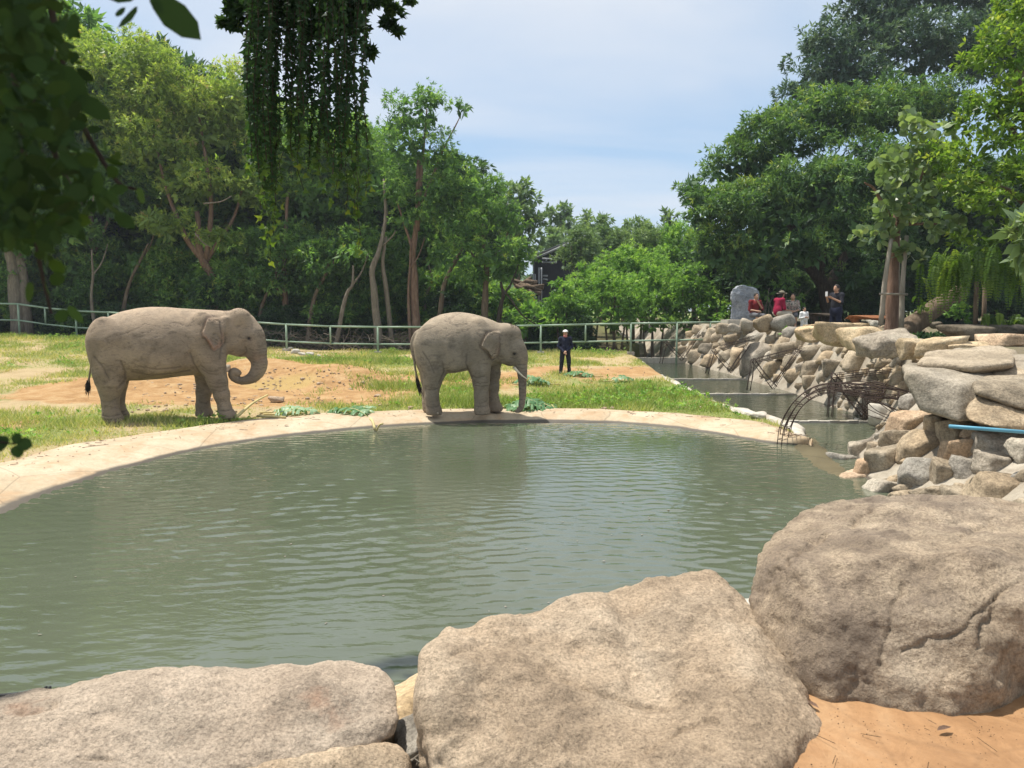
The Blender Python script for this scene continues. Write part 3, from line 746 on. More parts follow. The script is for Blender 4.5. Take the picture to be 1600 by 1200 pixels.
# ------------------------------------------------------------------ foreground boulders
def hull_planes(pts):
    bm = bmesh.new()
    for p in pts: bm.verts.new(p)
    bmesh.ops.convex_hull(bm, input=bm.verts[:]); bm.normal_update()
    N = []; Hh = []
    for f in bm.faces:
        n = np.array(f.normal[:]); 
        if np.linalg.norm(n) < .5: continue
        N.append(n); Hh.append(n @ np.array(f.verts[0].co[:]))
    bm.free(); c = np.mean(pts, axis=0)
    for i in range(len(N)):
        if N[i] @ c > Hh[i]: N[i] = -N[i]; Hh[i] = -Hh[i]
    return np.array(N), np.array(Hh)
def poly_field(pts, round_=.05):
    N, Hh = hull_planes(pts)
    def fn(x, y, z):
        d = None
        for n, h in zip(N, Hh):
            e = n[0] * x + n[1] * y + n[2] * z - h - round_ * .12
            d = e if d is None else np.maximum(d, e)
        return d
    return fn
def boulder(name, label, hulls, mat, h, cuts=(), cracks=(), amp=.03, rnd=.12, seed=1, group=None):
    P = np.vstack([np.array(x) for x in hulls]); lo = P.min(0) - .12; hi = P.max(0) + .12
    B = Body(lo, hi, h)
    for i, x in enumerate(hulls): B.field(poly_field(np.array(x), rnd), lo, hi, .10 if i else .01)
    B.blur(rnd * .45)
    for (c, r) in cuts: B.ell(c, r, .08, sub=True)
    V, F = B.mesh(2); N = normals(V, F)
    q = fbm(V * 2.1 + seed * 9, 5, seed, .52)
    ridg = 1 - np.abs(fbm(V * 3.4 + seed, 4, seed + 3, .55))
    V = V + N * (amp * q + amp * .5 * (ridg - .6) + amp * .28 * fbm(V * 9, 3, seed + 6) + .0032 * fbm(V * 26, 3, seed + 8, .65))[:, None]
    q2 = fbm(V * 1.9 + seed * 5, 3, seed + 21, .5) + .06 * vnoise(V * 16, seed)
    V = V + N * (min(1, (amp / .03) ** 2) * 1.0) * (.009 * np.tanh(12 * (q2 - .12)) + .010 * np.tanh(12 * (q2 + .34)) + .0035 * np.tanh(14 * (fbm(V * 4.3, 3, seed + 31) - .1)))[:, None]
    for (line, w, dep) in cracks:        # a chiselled groove along a line
        d = V - EYE; yc = d @ _f; ux = 800 + 1200 * d[:, 0] / yc; uy = 600 - 1200 * (d @ _u) / yc
        jit = 5 * vnoise(V * 14, seed)
        dd = seg_dist(ux + jit, uy + jit, line, False); face = (N * -unit(d)).sum(1) > .02
        V = V - N * (dep * np.exp(-(dd / w) ** 2) * face)[:, None]
    base = V[:, 2].min(); c = np.array([V[:, 0].mean(), V[:, 1].mean(), base])
    o = mk(name, V, F, mat, origin=c)
    return tag(o, label, 'boulder', group)

GB = None
boulder('boulder', 'large rounded granite boulder in the middle of the foreground between slab and floor', [[
    at(664, 1022, 3.05), at(672, 1062, 2.95), at(700, 985, 3.25), at(780, 965, 3.4), at(880, 948, 3.5), at(1045, 905, 3.75), at(1112, 893, 3.85), at(1140, 918, 3.75),
    at(1207, 1005, 3.5), at(1268, 1115, 3.1), at(1276, 1118, 2.92), at(1278, 1172, 2.78), at(1275, 1222, 2.66), at(1240, 1275, 2.5), at(1120, 1310, 2.38), at(1292, 1150, 3.0), at(1285, 1200, 2.82), at(1250, 1275, 2.62), at(1150, 1350, 2.45), at(1120, 1260, 2.62), at(1000, 1330, 2.45), at(820, 1330, 2.4), at(705, 1290, 2.45), at(668, 1150, 2.7), at(760, 1080, 2.85), at(1000, 1060, 2.95), at(1150, 1060, 3.05),
    (-.35, 3.5, .45), (.2, 4.0, .45), (1.0, 4.0, .45), (1.2, 3.5, .4), (1.1, 2.9, .35), (.3, 2.42, .64), (.65, 2.42, .64), (.86, 2.48, .64), (.3, 2.42, .4), (.9, 2.48, .4), (-.3, 2.6, .3), (.4, 2.4, .3)]],
    M['granite'], .0108, cracks=[([(880, 1065), (930, 1080), (960, 1088), (985, 1100), (1040, 1110)], 3.2, .016), ([(700, 1030), (740, 1010)], 3, .010), ([(1120, 1125), (1070, 1140), (1010, 1175)], 4, .014), ([(860, 1020), (830, 1005)], 3, .012), ([(930, 985), (985, 1010), (1020, 1012)], 4, .012), ([(760, 1090), (790, 1120), (800, 1160)], 4, .012), ([(1060, 1040), (1120, 1050), (1160, 1090)], 4, .012), ([(900, 1190), (870, 1150), (880, 1120)], 3, .01)], amp=.030, seed=4, rnd=.055)
boulder('boulder', 'largest dark weathered boulder overhanging the orange floor at lower right', [[
    at(1170, 945, 3.55), at(1178, 1010, 3.4), at(1172, 875, 3.8), at(1205, 822, 4.1), at(1250, 792, 4.35), at(1310, 785, 4.5), at(1420, 778, 4.6), at(1560, 776, 4.6), at(1680, 800, 4.4), at(1760, 850, 4.1),
    at(1215, 1065, 3.2), at(1290, 1108, 3.02), at(1400, 1132, 2.95), at(1480, 1142, 2.93), at(1522, 1125, 2.98), at(1232, 880, 3.45), at(1420, 862, 3.35), at(1560, 862, 3.35), at(1500, 960, 3.08), at(1300, 970, 3.15), at(1540, 1040, 2.98),
    (1.48, 4.3, .5), (2.0, 4.6, .5), (2.9, 4.4, .5), (1.36, 3.3, .5), (2.0, 3.0, .5)],
    [at(1540, 850, 3.6), at(1700, 860, 3.5), at(1820, 900, 3.4), at(1560, 940, 3.12), at(1700, 950, 3.02), at(1800, 960, 3.1), at(1560, 1072, 3.1), at(1700, 1080, 3.1), at(1780, 1060, 3.2), (2.0, 4.2, .8), (3.0, 4.2, .8), (3.0, 3.5, .72), (2.1, 3.5, .72)]],
    M['granite_dark'], .0118, cuts=[(at(1640, 1150, 3.15), (.36, .42, .2))],
    cracks=[([(1412, 915), (1398, 945), (1385, 990), (1378, 1045)], 3, .013), ([(1412, 1018), (1460, 1000), (1500, 985), (1530, 960), (1555, 925), (1600, 905)], 3, .016), ([(1555, 925), (1545, 965), (1530, 1010)], 4, .022), ([(1195, 905), (1235, 870), (1275, 845), (1290, 838)], 3.5, .028), ([(1330, 820), (1345, 805), (1362, 797)], 4, .02), ([(1505, 840), (1530, 828), (1550, 815)], 4, .012)], amp=.028, seed=11, rnd=.055)
boulder('boulder', 'flat tan slab with an undercut front edge at lower left', [[
    at(-160, 1130, 2.5), at(-120, 1100, 2.75), at(70, 1084, 2.95), at(300, 1052, 3.1), at(440, 1033, 3.2), at(560, 1022, 3.28), at(600, 1034, 3.2), at(632, 1066, 3.05), at(634, 1108, 2.92), at(628, 1142, 2.84),
    at(480, 1158, 2.76), at(390, 1192, 2.64), at(200, 1290, 2.3), at(-100, 1290, 2.2), at(620, 1150, 2.86), at(470, 1185, 2.8), at(380, 1215, 2.7), (-.6, 3.1, .42), (-1.4, 3.2, .42), (-2.4, 3.0, .42), (-2.3, 2.2, .4), (-1.2, 2.2, .4)]],
    M['granite_slab'], .0100, cracks=[([(30, 1112), (60, 1108), (90, 1098)], 4, .02), ([(125, 1185), (170, 1187)], 3, .012), ([(185, 1115), (150, 1118)], 9, .012)], amp=.020, rnd=.07, seed=23)
boulder('boulder', 'small rough grey boulder tucked under the flat slab', [[
    at(300, 1215, 2.45), at(520, 1180, 2.66), at(620, 1160, 2.8), at(638, 1180, 2.75), at(640, 1300, 2.5), at(300, 1320, 2.3), (-.45, 3.0, .3), (-1.2, 2.9, .3), (-.4, 2.4, .3)]],
    M['granite'], .014, amp=.02, rnd=.06, seed=31)
# pale stone block in the gap, with debris
Vr, Fr = rock_geo(5, (.42, .75, .5), 88, 6, 22, .03, .1); c = at(655, 1120, 3.42); c[2] = .23
tag(mk('stone_block', Vr + c, Fr, M['stone_yellow'], origin=c - (0, 0, .24)), 'pale yellow stone block in the gap between slab and middle boulder', 'stone')
Vr, Fr = rock_geo(5, (.26, .3, .3), 89, 7, 18, .05); c = at(655, 1172, 3.0); c[2] -= .02
tag(mk('stone', Vr + c, Fr, M['stone_grey'], origin=c - (0, 0, .15)), 'grey mortar lump with white edge in the gap between foreground boulders', 'stone')
b = MB(); r_ = np.random.default_rng(3)
for i in range(46):
    p = at(r_.uniform(632, 690), r_.uniform(1168, 1215), 2.85 + r_.uniform(-.1, .1)); d = unit(r_.normal(size=3) * (1, 1, .5)); L = r_.uniform(.03, .09)
    b.tube([p - d * L / 2, p + d * L / 2], [.004, .003], 5)
lit = b.build('wood_litter', M['pole']); tag(lit, 'pale wood chips and dry litter heaped in the boulder gap', 'litter', kind='stuff')
Vr, Fr = rock_geo(4, (.45, .4, .4), 91, 8); c = at(1180, 985, 4.25)
tag(mk('stone', Vr + c, Fr, M['curb'], origin=c - (0, 0, .2)), 'pale concrete lump glimpsed in the notch between the two big boulders', 'stone')

# ------------------------------------------------------------------ the stone bank: every stone a part
bankE = empty('stone_retaining_wall', (8.0, 20.0, 0.0), 'long wall of mortared brown stones above the water channel', 'stone wall')
placed = []
def wall_stone(px, py, w, h, mat='stone', seed=0, roll=0.0, depth=None, lift=.35, level=3, label=None, top=None, dy=.75, npl=7, p=40, rough=.045, name='stone', yaw=0.0):
    P = hit(px, py) if depth is None else at(px, py, depth)
    s = P[1] / 1200
    W, Hh = w * s, h * s; D = max(W, Hh) * dy
    V, F = rock_geo(level, (W * 1.06, D, Hh * 1.06), seed * 7 + 13, npl, p, rough)
    ca, sa = math.cos(roll), math.sin(roll); V = np.c_[V[:, 0] * ca - V[:, 2] * sa, V[:, 1], V[:, 0] * sa + V[:, 2] * ca]
    if yaw: cy_, sy_ = math.cos(yaw), math.sin(yaw); V = np.c_[V[:, 0] * cy_ - V[:, 1] * sy_, V[:, 0] * sy_ + V[:, 1] * cy_, V[:, 2]]
    P = P + np.array([0, D * (.5 - lift), 0])
    placed.append((px, py, w, h))
    me = make_mesh(name, V, F, M[mat])
    if top:
        o = obj(name, me, None, P); tag(o, top[0], 'stone', top[1] if len(top) > 1 else None)
    else:
        o = obj(name, me, bankE, P - np.array([8.0, 20.0, 0.0]))
    return o
def wb(x0, y0, x1, y1, mat='stone', seed=None, **kw):
    sd = seed if seed is not None else len(placed) * 3 + 5
    return wall_stone((x0 + x1) / 2, (y0 + y1) / 2, x1 - x0, y1 - y0, mat, sd, **kw)
# capstones, each one loose on the wall
cap_g = 'loose capstones along the top of the stone wall'
wb(1242, 510, 1290, 534, 'stone_yellow', depth=18.5, top=('pale tan capstone nearest the white-shirted child', cap_g), level=4, dy=1.0)
wb(1268, 506, 1348, 545, 'stone_yellow', depth=16.5, top=('broad yellow capstone sloping below the wooden table', cap_g), level=4, dy=1.0, p=18, seed=71)
wb(1325, 510, 1398, 550, 'stone_yellow', depth=15.2, top=('golden capstone with dark hollow beside the grey rounded one', cap_g), level=4, dy=1.0, p=18, seed=75)
wb(1346, 518, 1428, 558, 'stone_grey', depth=14.0, top=('rounded white and grey capstone in front of the staked tree', cap_g), level=4, dy=.9, seed=79, roll=.12)
wb(1404, 530, 1449, 563, 'stone_yellow', depth=13.2, top=('small pale capstone wedged right of the rounded grey one', cap_g), level=4, seed=82)
wb(1432, 528, 1506, 563, 'stone_yellow', depth=12.8, top=('rust-yellow capstone below the leaning trunk', cap_g), level=4, seed=86, roll=.15)
wb(1480, 533, 1542, 553, 'stone_yellow', depth=12.6, top=('thin cream capstone behind the dark flat slab', cap_g), level=4, seed=91)
wb(1536, 519, 1612, 546, 'stone_orange', depth=12.9, top=('reddish capstone at the far right under the ferns', cap_g), level=4, seed=95)
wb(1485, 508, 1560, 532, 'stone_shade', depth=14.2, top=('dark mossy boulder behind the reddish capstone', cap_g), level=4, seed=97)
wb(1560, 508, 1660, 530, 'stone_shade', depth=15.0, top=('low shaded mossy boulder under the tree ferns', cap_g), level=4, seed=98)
wb(1356, 500, 1376, 510, 'stone_grey', depth=19.0, top=('small pale rounded stone at the foot of the staked tree', cap_g), level=3, seed=99)
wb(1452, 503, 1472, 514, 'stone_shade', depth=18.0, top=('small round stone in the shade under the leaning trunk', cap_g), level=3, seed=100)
# big slabs of the near corner, built as hulls
def slab(label, pts, mat, seed, amp=.018, rnd=.03, h=.022):
    lo = np.array(pts).min(0) - .1; hi = np.array(pts).max(0) + .1; B = Body(lo, hi, h); B.field(poly_field(np.array(pts), rnd), lo, hi, .01); B.blur(rnd * .45)
    V, F = B.mesh(1); N = normals(V, F); V = V + N * (amp * fbm(V * 2.4 + seed, 5, seed))[:, None]
    c = np.array([V[:, 0].mean(), V[:, 1].mean(), V[:, 2].min()])
    tag(mk('stone_slab', V, F, mat, origin=c), label, 'stone slab', 'big slabs at the near corner of the wall')
slab('flat dark grey slab lying on top of the wedge-shaped block', [at(1432, 566, 10.2), at(1445, 548, 11.2), at(1560, 540, 11.6), at(1590, 550, 11.0), at(1583, 566, 10.0), at(1520, 580, 9.8), at(1515, 572, 9.8), at(1434, 575, 10.2), at(1520, 590, 10.2), at(1585, 575, 10.1), at(1450, 580, 11.2), at(1580, 572, 11.4)], M['stone_dark'], 3)
slab('big wedge-shaped block with a dark overhanging front face', [at(1408, 570, 10.3), at(1445, 566, 10.9), at(1535, 574, 10.6), at(1562, 590, 9.9), at(1500, 600, 9.3), at(1424, 580, 9.6), at(1412, 590, 9.7), at(1438, 640, 9.5), at(1500, 662, 9.1), at(1556, 640, 9.3), at(1560, 600, 9.6), at(1440, 640, 10.6), at(1550, 650, 10.4)], M['stone_dark'], 7, .02, .02)
slab('tan block right of the wedge-shaped one', [at(1518, 596, 9.3), at(1530, 588, 9.9), at(1640, 584, 10), at(1650, 600, 9.3), at(1522, 612, 9.05), at(1535, 620, 9.0), at(1600, 642, 8.9), at(1650, 645, 9.0), at(1530, 615, 10), at(1640, 630, 10)], M['stone'], 9)
slab('thin brown slab at the far edge above the tan block', [at(1545, 580, 10.2), at(1560, 562, 11.0), at(1660, 556, 11), at(1680, 580, 10), at(1548, 590, 10.0), at(1680, 595, 10), at(1560, 585, 11), at(1660, 585, 11)], M['stone_dark'], 12)
slab('smooth grey-brown boulder resting under the tan block', [at(1503, 640, 9.0), at(1525, 618, 9.3), at(1570, 628, 9.1), at(1630, 655, 9.0), at(1640, 672, 8.8), at(1560, 672, 8.6), at(1510, 660, 8.7), at(1520, 650, 9.6), at(1630, 675, 9.6), at(1620, 640, 9.6)], M['stone'], 15, .02, .12)
near = [(1398, 641, 1466, 688, 'stone_orange'), (1453, 650, 1485, 697, 'stone'), (1475, 658, 1521, 712, 'stone'), (1383, 668, 1425, 710, 'stone'), (1417, 681, 1482, 733, 'stone'), (1360, 697, 1422, 750, 'stone'),
    (1480, 689, 1532, 737, 'stone_orange'), (1409, 722, 1480, 776, 'stone_grey'), (1462, 719, 1499, 773, 'stone'), (1496, 714, 1538, 762, 'stone_grey'), (1533, 677, 1602, 716, 'stone_grey'), (1533, 711, 1596, 750, 'stone_grey'),
    (1525, 742, 1612, 798, 'stone'), (1335, 719, 1377, 762, 'stone_orange'), (1300, 711, 1343, 753, 'stone_grey'), (1315, 739, 1360, 773, 'stone_orange'), (1359, 751, 1405, 791, 'stone_grey'), (1327, 690, 1362, 722, 'stone_grey'),
    (1445, 764, 1487, 782, 'stone'), (1512, 670, 1553, 688, 'stone_orange'), (1394, 769, 1437, 790, 'stone'), (1412, 620, 1446, 643, 'stone_grey'), (1478, 765, 1530, 800, 'stone'), (1590, 690, 1640, 740, 'stone_grey'), (1338, 660, 1372, 690, 'curb'), (1365, 632, 1402, 665, 'curb'), (1350, 720, 1366, 736, 'stone_dark')]
for i, (x0, y0, x1, y1, m_) in enumerate(near):
    wb(x0 - 3, y0 - 2, x1 + 3, y1 + 2, m_, 200 + i * 3, level=4, lift=.30, dy=.8, roll=rng.uniform(-.15, .15))
mid = [(1181, 493, 1211, 517, 'stone'), (1202, 493, 1245, 518, 'stone_grey'), (1121, 506, 1139, 521, 'stone'), (1136, 506, 1157, 518, 'stone_grey'), (1157, 500, 1175, 517, 'stone_dark'), (1102, 515, 1127, 539, 'stone'), (1087, 528, 1108, 545, 'stone_dark'), (1076, 547, 1103, 570, 'stone'), (1092, 538, 1122, 556, 'stone_dark'),
    (1096, 555, 1131, 577, 'stone'), (1072, 539, 1090, 560, 'stone_dark'), (1133, 520, 1172, 534, 'stone'), (1160, 536, 1210, 590, 'stone_grey'), (1143, 543, 1171, 581, 'stone'), (1166, 516, 1204, 540, 'stone_grey'), (1251, 540, 1292, 565, 'stone'), (1251, 563, 1297, 588, 'stone'), (1279, 548, 1314, 566, 'stone'), (1287, 561, 1321, 587, 'stone_grey'),
    (1253, 585, 1282, 609, 'stone'), (1225, 577, 1259, 601, 'stone'), (1195, 563, 1227, 593, 'stone'), (1277, 581, 1301, 605, 'stone_dark'), (1223, 555, 1251, 579, 'stone'), (1205, 537, 1261, 561, 'stone'), (1322, 550, 1368, 583, 'stone_dark'), (1366, 557, 1411, 580, 'stone_dark'), (1388, 581, 1428, 614, 'stone'), (1355, 580, 1386, 606, 'stone_dark'), (1298, 583, 1330, 604, 'stone'), (1325, 583, 1357, 606, 'stone_grey'),
    (1240, 518, 1276, 542, 'stone'), (1128, 533, 1150, 550, 'stone_dark'), (1112, 520, 1136, 536, 'stone'), (1410, 570, 1432, 590, 'stone'), (1404, 596, 1434, 622, 'stone')]
for i, (x0, y0, x1, y1, m_) in enumerate(mid):
    wb(x0 - 1, y0 - 1, x1 + 1, y1 + 1, m_, 500 + i * 3, level=3, lift=.45, dy=.7, depth=25.4 if y0 <= 506 else None, roll=rng.uniform(-.3, .3))
# stones that fill what is left of the wall
def fill_stones(n, px0, px1, py0, py1, s0, s1, tmin):
    r_ = np.random.default_rng(int(px0)); ok = 0
    for _ in range(n):
        px, py = r_.uniform(px0, px1), r_.uniform(py0, py1); P = hit(px, py, 6, 40, 500)
        if seg_dist(np.array([P[0]]), np.array([P[1]]), BANKZ)[0] > -.05 or P[2] > 1.62: continue
        df = seg_dist(np.array([P[0]]), np.array([P[1]]), FOOT, False)[0]; dt = seg_dist(np.array([P[0]]), np.array([P[1]]), TOP, False)[0]
        if df / (df + dt) < tmin: continue
        w = r_.uniform(s0, s1) * 1200 / P[1]; h = w * r_.uniform(.6, .95)
        if any(abs(px - a) < (w + c) * .27 and abs(py - b_) < (h + d) * .27 for a, b_, c, d in placed): continue
        wall_stone(px, py, w, h, r_.choice(['stone', 'stone', 'stone_grey', 'stone_dark']), 900 + ok * 3 + int(px0), lift=.5, dy=.7, roll=r_.uniform(-.4, .4)); ok += 1
fill_stones(900, 1060, 1440, 512, 620, .42, .66, .30)
fill_stones(1400, 1060, 1440, 512, 620, .24, .42, .26)
fill_stones(900, 1300, 1640, 600, 800, .16, .30, .04)

# ------------------------------------------------------------------ elephants
def elephant(label, loc, yaw, s, u0, v0, torso, legs, head, trunk, ear, eye, tail, tuft, mat, tusk=None, extra=(), kx=1.0, eye_y=.235):
    """profile coordinates (u, v, metres sideways; minus is the side we see); s = metres per unit"""
    L = lambda u, v, y=0.0: np.array([(u - u0) * s * kx, y, (v0 - v) * s])
    B = Body((-2.05, -.78, -.03), (1.95, .78, 2.45), .0205)
    tu = np.array([q[0] for q in torso], float); X = (tu - u0) * s * kx
    top = (v0 - np.array([q[1] for q in torso], float)) * s; bot = (v0 - np.array([q[2] for q in torso], float)) * s; hw = np.array([q[3] for q in torso], float)
    xx = np.linspace(X[0], X[-1], 160)
    def smooth_i(y):
        v = np.interp(xx, X, y); 
        for _ in range(6): v[1:-1] = (v[:-2] + v[1:-1] * 2 + v[2:]) / 4
        return v
    T_, B_, W_ = smooth_i(top), smooth_i(bot), smooth_i(hw)
    def torso_f(x, y, z):
        t_ = np.interp(x, xx, T_); b_ = np.interp(x, xx, B_); w_ = np.interp(x, xx, W_)
        c_ = (t_ + b_) / 2; a_ = np.maximum((t_ - b_) / 2, .02); ww = np.maximum(w_, .02)
        zz = (z - c_) / a_
        ridge = 1 - .16 * np.clip(zz, 0, 1) ** 2      # narrower towards the spine
        q = (np.abs(y / (ww * ridge)) ** 2.15 + np.abs(zz) ** 2.15) ** (1 / 2.15)
        d = (q - 1) * np.minimum(a_, ww) * .9
        return np.maximum(d, np.maximum(X[0] - x, x - X[-1]))
    B.field(torso_f, (X[0] - .1, -.8, 0), (X[-1] + .1, .8, 2.45), .03)
    for (y, sy, pts) in legs:
        P = [(*L(u, v, yy if len(q) else y), r * s) for (u, v, r, *q) in pts for yy in [q[0] if q else y]]
        B.chain(P, .10, sy)
        f = P[-1]; B.ell((f[0], f[1], .07), (f[3] * 1.02, f[3] * .98, .11), .05)
    for (u, v, ru, rv, y, ry) in extra_d['mus']:
        for sg in (-1, 1): B.ell(L(u, v, y * sg), (ru * s, ry, rv * s), .11)
    for (u, v, ru, rv, y, ry, k, *rt) in head:
        for sg in ((1, -1) if y else (1,)):
            B.ell(L(u, v, y * sg), (ru * s, ry, rv * s), k, rt[0] if rt else None)
    TP = [(*L(u, v, yy), r * s) for (u, v, r, yy) in trunk]
    tc = curve([p[:3] for p in TP], 44); tr = np.interp(np.linspace(0, 1, 44), np.linspace(0, 1, len(TP)), [p[3] for p in TP])
    tr = tr * (1 + .018 * np.sin(np.arange(44) * 2.6))
    for i in range(43): B.cap(tc[i], tc[i + 1], tr[i], tr[i + 1], .012 if i > 8 else .06)
    # ears: a hanging flap that stands off the neck
    E = np.array([L(u, v)[[0, 2]] for u, v in ear])
    ex = E[:, 0].max()
    for sg in (-1, 1):
        sl0 = B._sl((E[:, 0].min() - .06, -.75, E[:, 1].min() - .06), (ex + .06, .75, E[:, 1].max() + .06))
        yy_ = B.ax[1][sl0[1]]
        if sg == -1: D0 = B.D.copy()
        sf = np.where((D0[sl0] < 0), (sg * yy_)[None, :, None], 0).max(1)
        for _ in range(10): sf[1:-1] = (sf[:-2] + sf[1:-1] + sf[2:]) / 3; sf[:, 1:-1] = (sf[:, :-2] + sf[:, 1:-1] + sf[:, 2:]) / 3
        def ear_f(x, y, z):
            Xg, Zg = np.broadcast_arrays(x[:, 0, :], z[:, 0, :]); d2 = seg_dist(Xg, Zg, E)
            back = np.clip((ex - Xg) / .35, 0, 1.3)
            y0 = sf + .028 + extra_d['flare'] * back + .012 * np.sin(Zg * 14 + Xg * 9)
            dd = np.maximum(d2[:, None, :] + .012, np.abs(sg * y - y0[:, None, :]) - .021); return dd
        ear_y = extra_d['ear_y']
        B.field(ear_f, (E[:, 0].min() - .06, -.75, E[:, 1].min() - .06), (ex + .06, .75, E[:, 1].max() + .06), .012)
        B.cap((ex - .02, sg * (ear_y - .09), E[:, 1].max() - .05), (ex - .03, sg * (ear_y - .07), (E[:, 1].max() * .55 + E[:, 1].min() * .45)), .055, .05, .05)
    tl = curve([L(u, v, y) for (u, v, y) in tail], 22); r0 = np.interp(np.linspace(0, 1, 22), [0, .25, 1], [.06, .032, .014])
    for i in range(21): B.cap(tl[i], tl[i + 1], max(r0[i], .017), max(r0[i + 1], .017), .03)
    for (u, v, y, r) in eye[1:]: B.ell(L(u, v, y), (r * s, .03, r * s * .8), .03); B.ell(L(u, v, -y), (r * s, .03, r * s * .8), .03)
    eu, ev = eye[0]
    for sg in (-1, 1): B.ell(L(eu, ev, sg * (eye_y + .012)), (.036, .022, .024), .02, sub=True)
    for (u, v, ru, y, rv) in extra_d.get('hollow', ()):
        B.ell(L(u, v, -y), (ru * s, .05, rv * s), .08, sub=True); B.ell(L(u, v, y), (ru * s, .05, rv * s), .08, sub=True)
    B.D[:, :, :] = np.maximum(B.D, (0.0 - B.ax[2])[None, None, :].astype(np.float32))
    V, F = B.mesh(2); N = normals(V, F)
    # loose skin: sagging folds along the flank, rings on the trunk
    d_tr = np.min(np.linalg.norm(V[:, None, :] - tc[None, ::2, :], axis=2), axis=1)
    ontr = np.exp(-np.maximum(d_tr - .12, 0) * 14) * (V[:, 2] < TP[0][2])
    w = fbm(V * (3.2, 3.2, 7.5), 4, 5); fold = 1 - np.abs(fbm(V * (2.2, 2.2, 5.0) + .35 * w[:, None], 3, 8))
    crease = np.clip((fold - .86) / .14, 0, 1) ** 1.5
    V2 = V + N * (.0035 * w - .006 * crease * (1 - .7 * ontr))[:, None] * (np.clip(V[:, 2] / .1, 0, 1))[:, None]
    arc = np.argmin(np.linalg.norm(V[:, None, :] - tc[None], axis=2), axis=1) + 0.0
    dd_e = seg_dist(V[:, 0], V[:, 2], E); earrim = np.exp(-np.abs(dd_e) * 22) * (np.abs(V[:, 1]) > ear_y - .05) * (dd_e < .02) * (V[:, 0] < ex - .05)
    low = np.clip((E[:, 1].mean() - V[:, 2]) / .2, 0, 1)
    nn = .5 + .5 * fbm(V * 11, 3, 40)
    pink = extra_d['pink'] * np.clip(earrim * (.35 + low) * nn * 1.8 + ontr * .55 * np.clip(fbm(V * 9, 3, 44) + .1, 0, 1) * (V[:, 2] > TP[-1][2] + .2), 0, .8)
    ec = np.array([L(eu, ev, -eye_y), L(eu, ev, eye_y)]); de = np.min(np.linalg.norm((V[:, None, :] - ec[None]) * (1, 1, 1.3), axis=2), axis=1); crease = np.clip(crease * .6 + .95 * np.exp(-(de / .055) ** 2) + .55 * np.exp(-((dd_e - .02) / .022) ** 2) * (V[:, 0] < ex - .02) * (dd_e > 0) * (np.abs(V[:, 1]) > .2), 0, 1) / .6  # dark skin round the eye, painted shade along the ear edge
    for line, w_, dp in extra_d['folds']:
        Lp = [L(u, v)[[0, 2]] for u, v in line]; dl = seg_dist(V[:, 0] + .008 * vnoise(V * 22, 3), V[:, 2] + .008 * vnoise(V * 22, 4), Lp, False)
        gq = np.exp(-(dl / w_) ** 2) * (np.abs(N[:, 1]) > .25); V2 = V2 - N * (dp * gq)[:, None]; crease = np.maximum(crease, 1.25 * gq)  # each groove is also darkened with painted shade
    root = empty('elephant', (loc[0], loc[1], loc[2]), label, 'elephant', 'elephants beside the pond', yaw)
    obj('body', make_mesh('body', V2, F, mat, True, {'fold': ('POINT', crease * .6), 'pink': ('POINT', pink)}), root)
    for sg in (-1, 1):
        Ve, Fe = ico(3); obj('eye', make_mesh('eye', Ve * (.034, .020, .024) + L(eu, ev, sg * eye_y), Fe, M['eye']), root)
    # toenails
    nv, nf = ico(2)
    for (y, sy, pts) in legs:
        f = pts[-1]; c = L(f[0], v0, y); r = f[2] * s
        for a in (-58, -28, 2, 30):
            ca, sa = math.cos(R(a)), math.sin(R(a)); p = c + np.array([ca * r * .99, sa * r * .97, .05])
            Vn = nv * (.014, .026, .032); Vn = np.c_[Vn[:, 0] * ca - Vn[:, 1] * sa, Vn[:, 0] * sa + Vn[:, 1] * ca, Vn[:, 2]]
            obj('toenail', make_mesh('toenail', Vn + p, nf, M['nail']), root)
    # tail tuft and the sparse bristles of the crown
    r_ = np.random.default_rng(5); b = MB()
    p0, p1 = tl[-3], L(*tuft)
    for i in range(90):
        a = p0 + (p1 - p0) * r_.uniform(0, .5) + r_.normal(size=3) * .012; e = a + (p1 - p0) * r_.uniform(.5, 1) + r_.normal(size=3) * .022
        b.tube([a, (a + e) / 2 + r_.normal(size=3) * .01, e], [.005, .005, .002], 4, False)
    tag(b.build('tail_hair', M['hair'], root), kind='stuff')
    top_v = V2[(V2[:, 2] > L(0, extra_d['hair_v'])[2]) & (V2[:, 0] > L(extra_d['hair_u'], 0)[0])]; 
    if len(top_v):
        b = MB()
        for i in r_.choice(len(top_v), 260):
            a = top_v[i]; e = a + np.array([r_.normal() * .015 + .01, r_.normal() * .02, r_.uniform(.02, .045)])
            b.add([a, a + (.003, 0, 0), e], [(0, 1, 2)])
        tag(b.build('head_hair', M['bark_dark'], root), kind='stuff')
    if tusk:
        for sg in (-1, 1):
            tp = curve([L(u, v, sg * y) for (u, v, y) in tusk], 12)
            V_, F_ = tube_geo(tp, np.linspace(.032, .009, 12), 12); obj('tusk', make_mesh('tusk', V_, F_, M['ivory']), root)
    return root

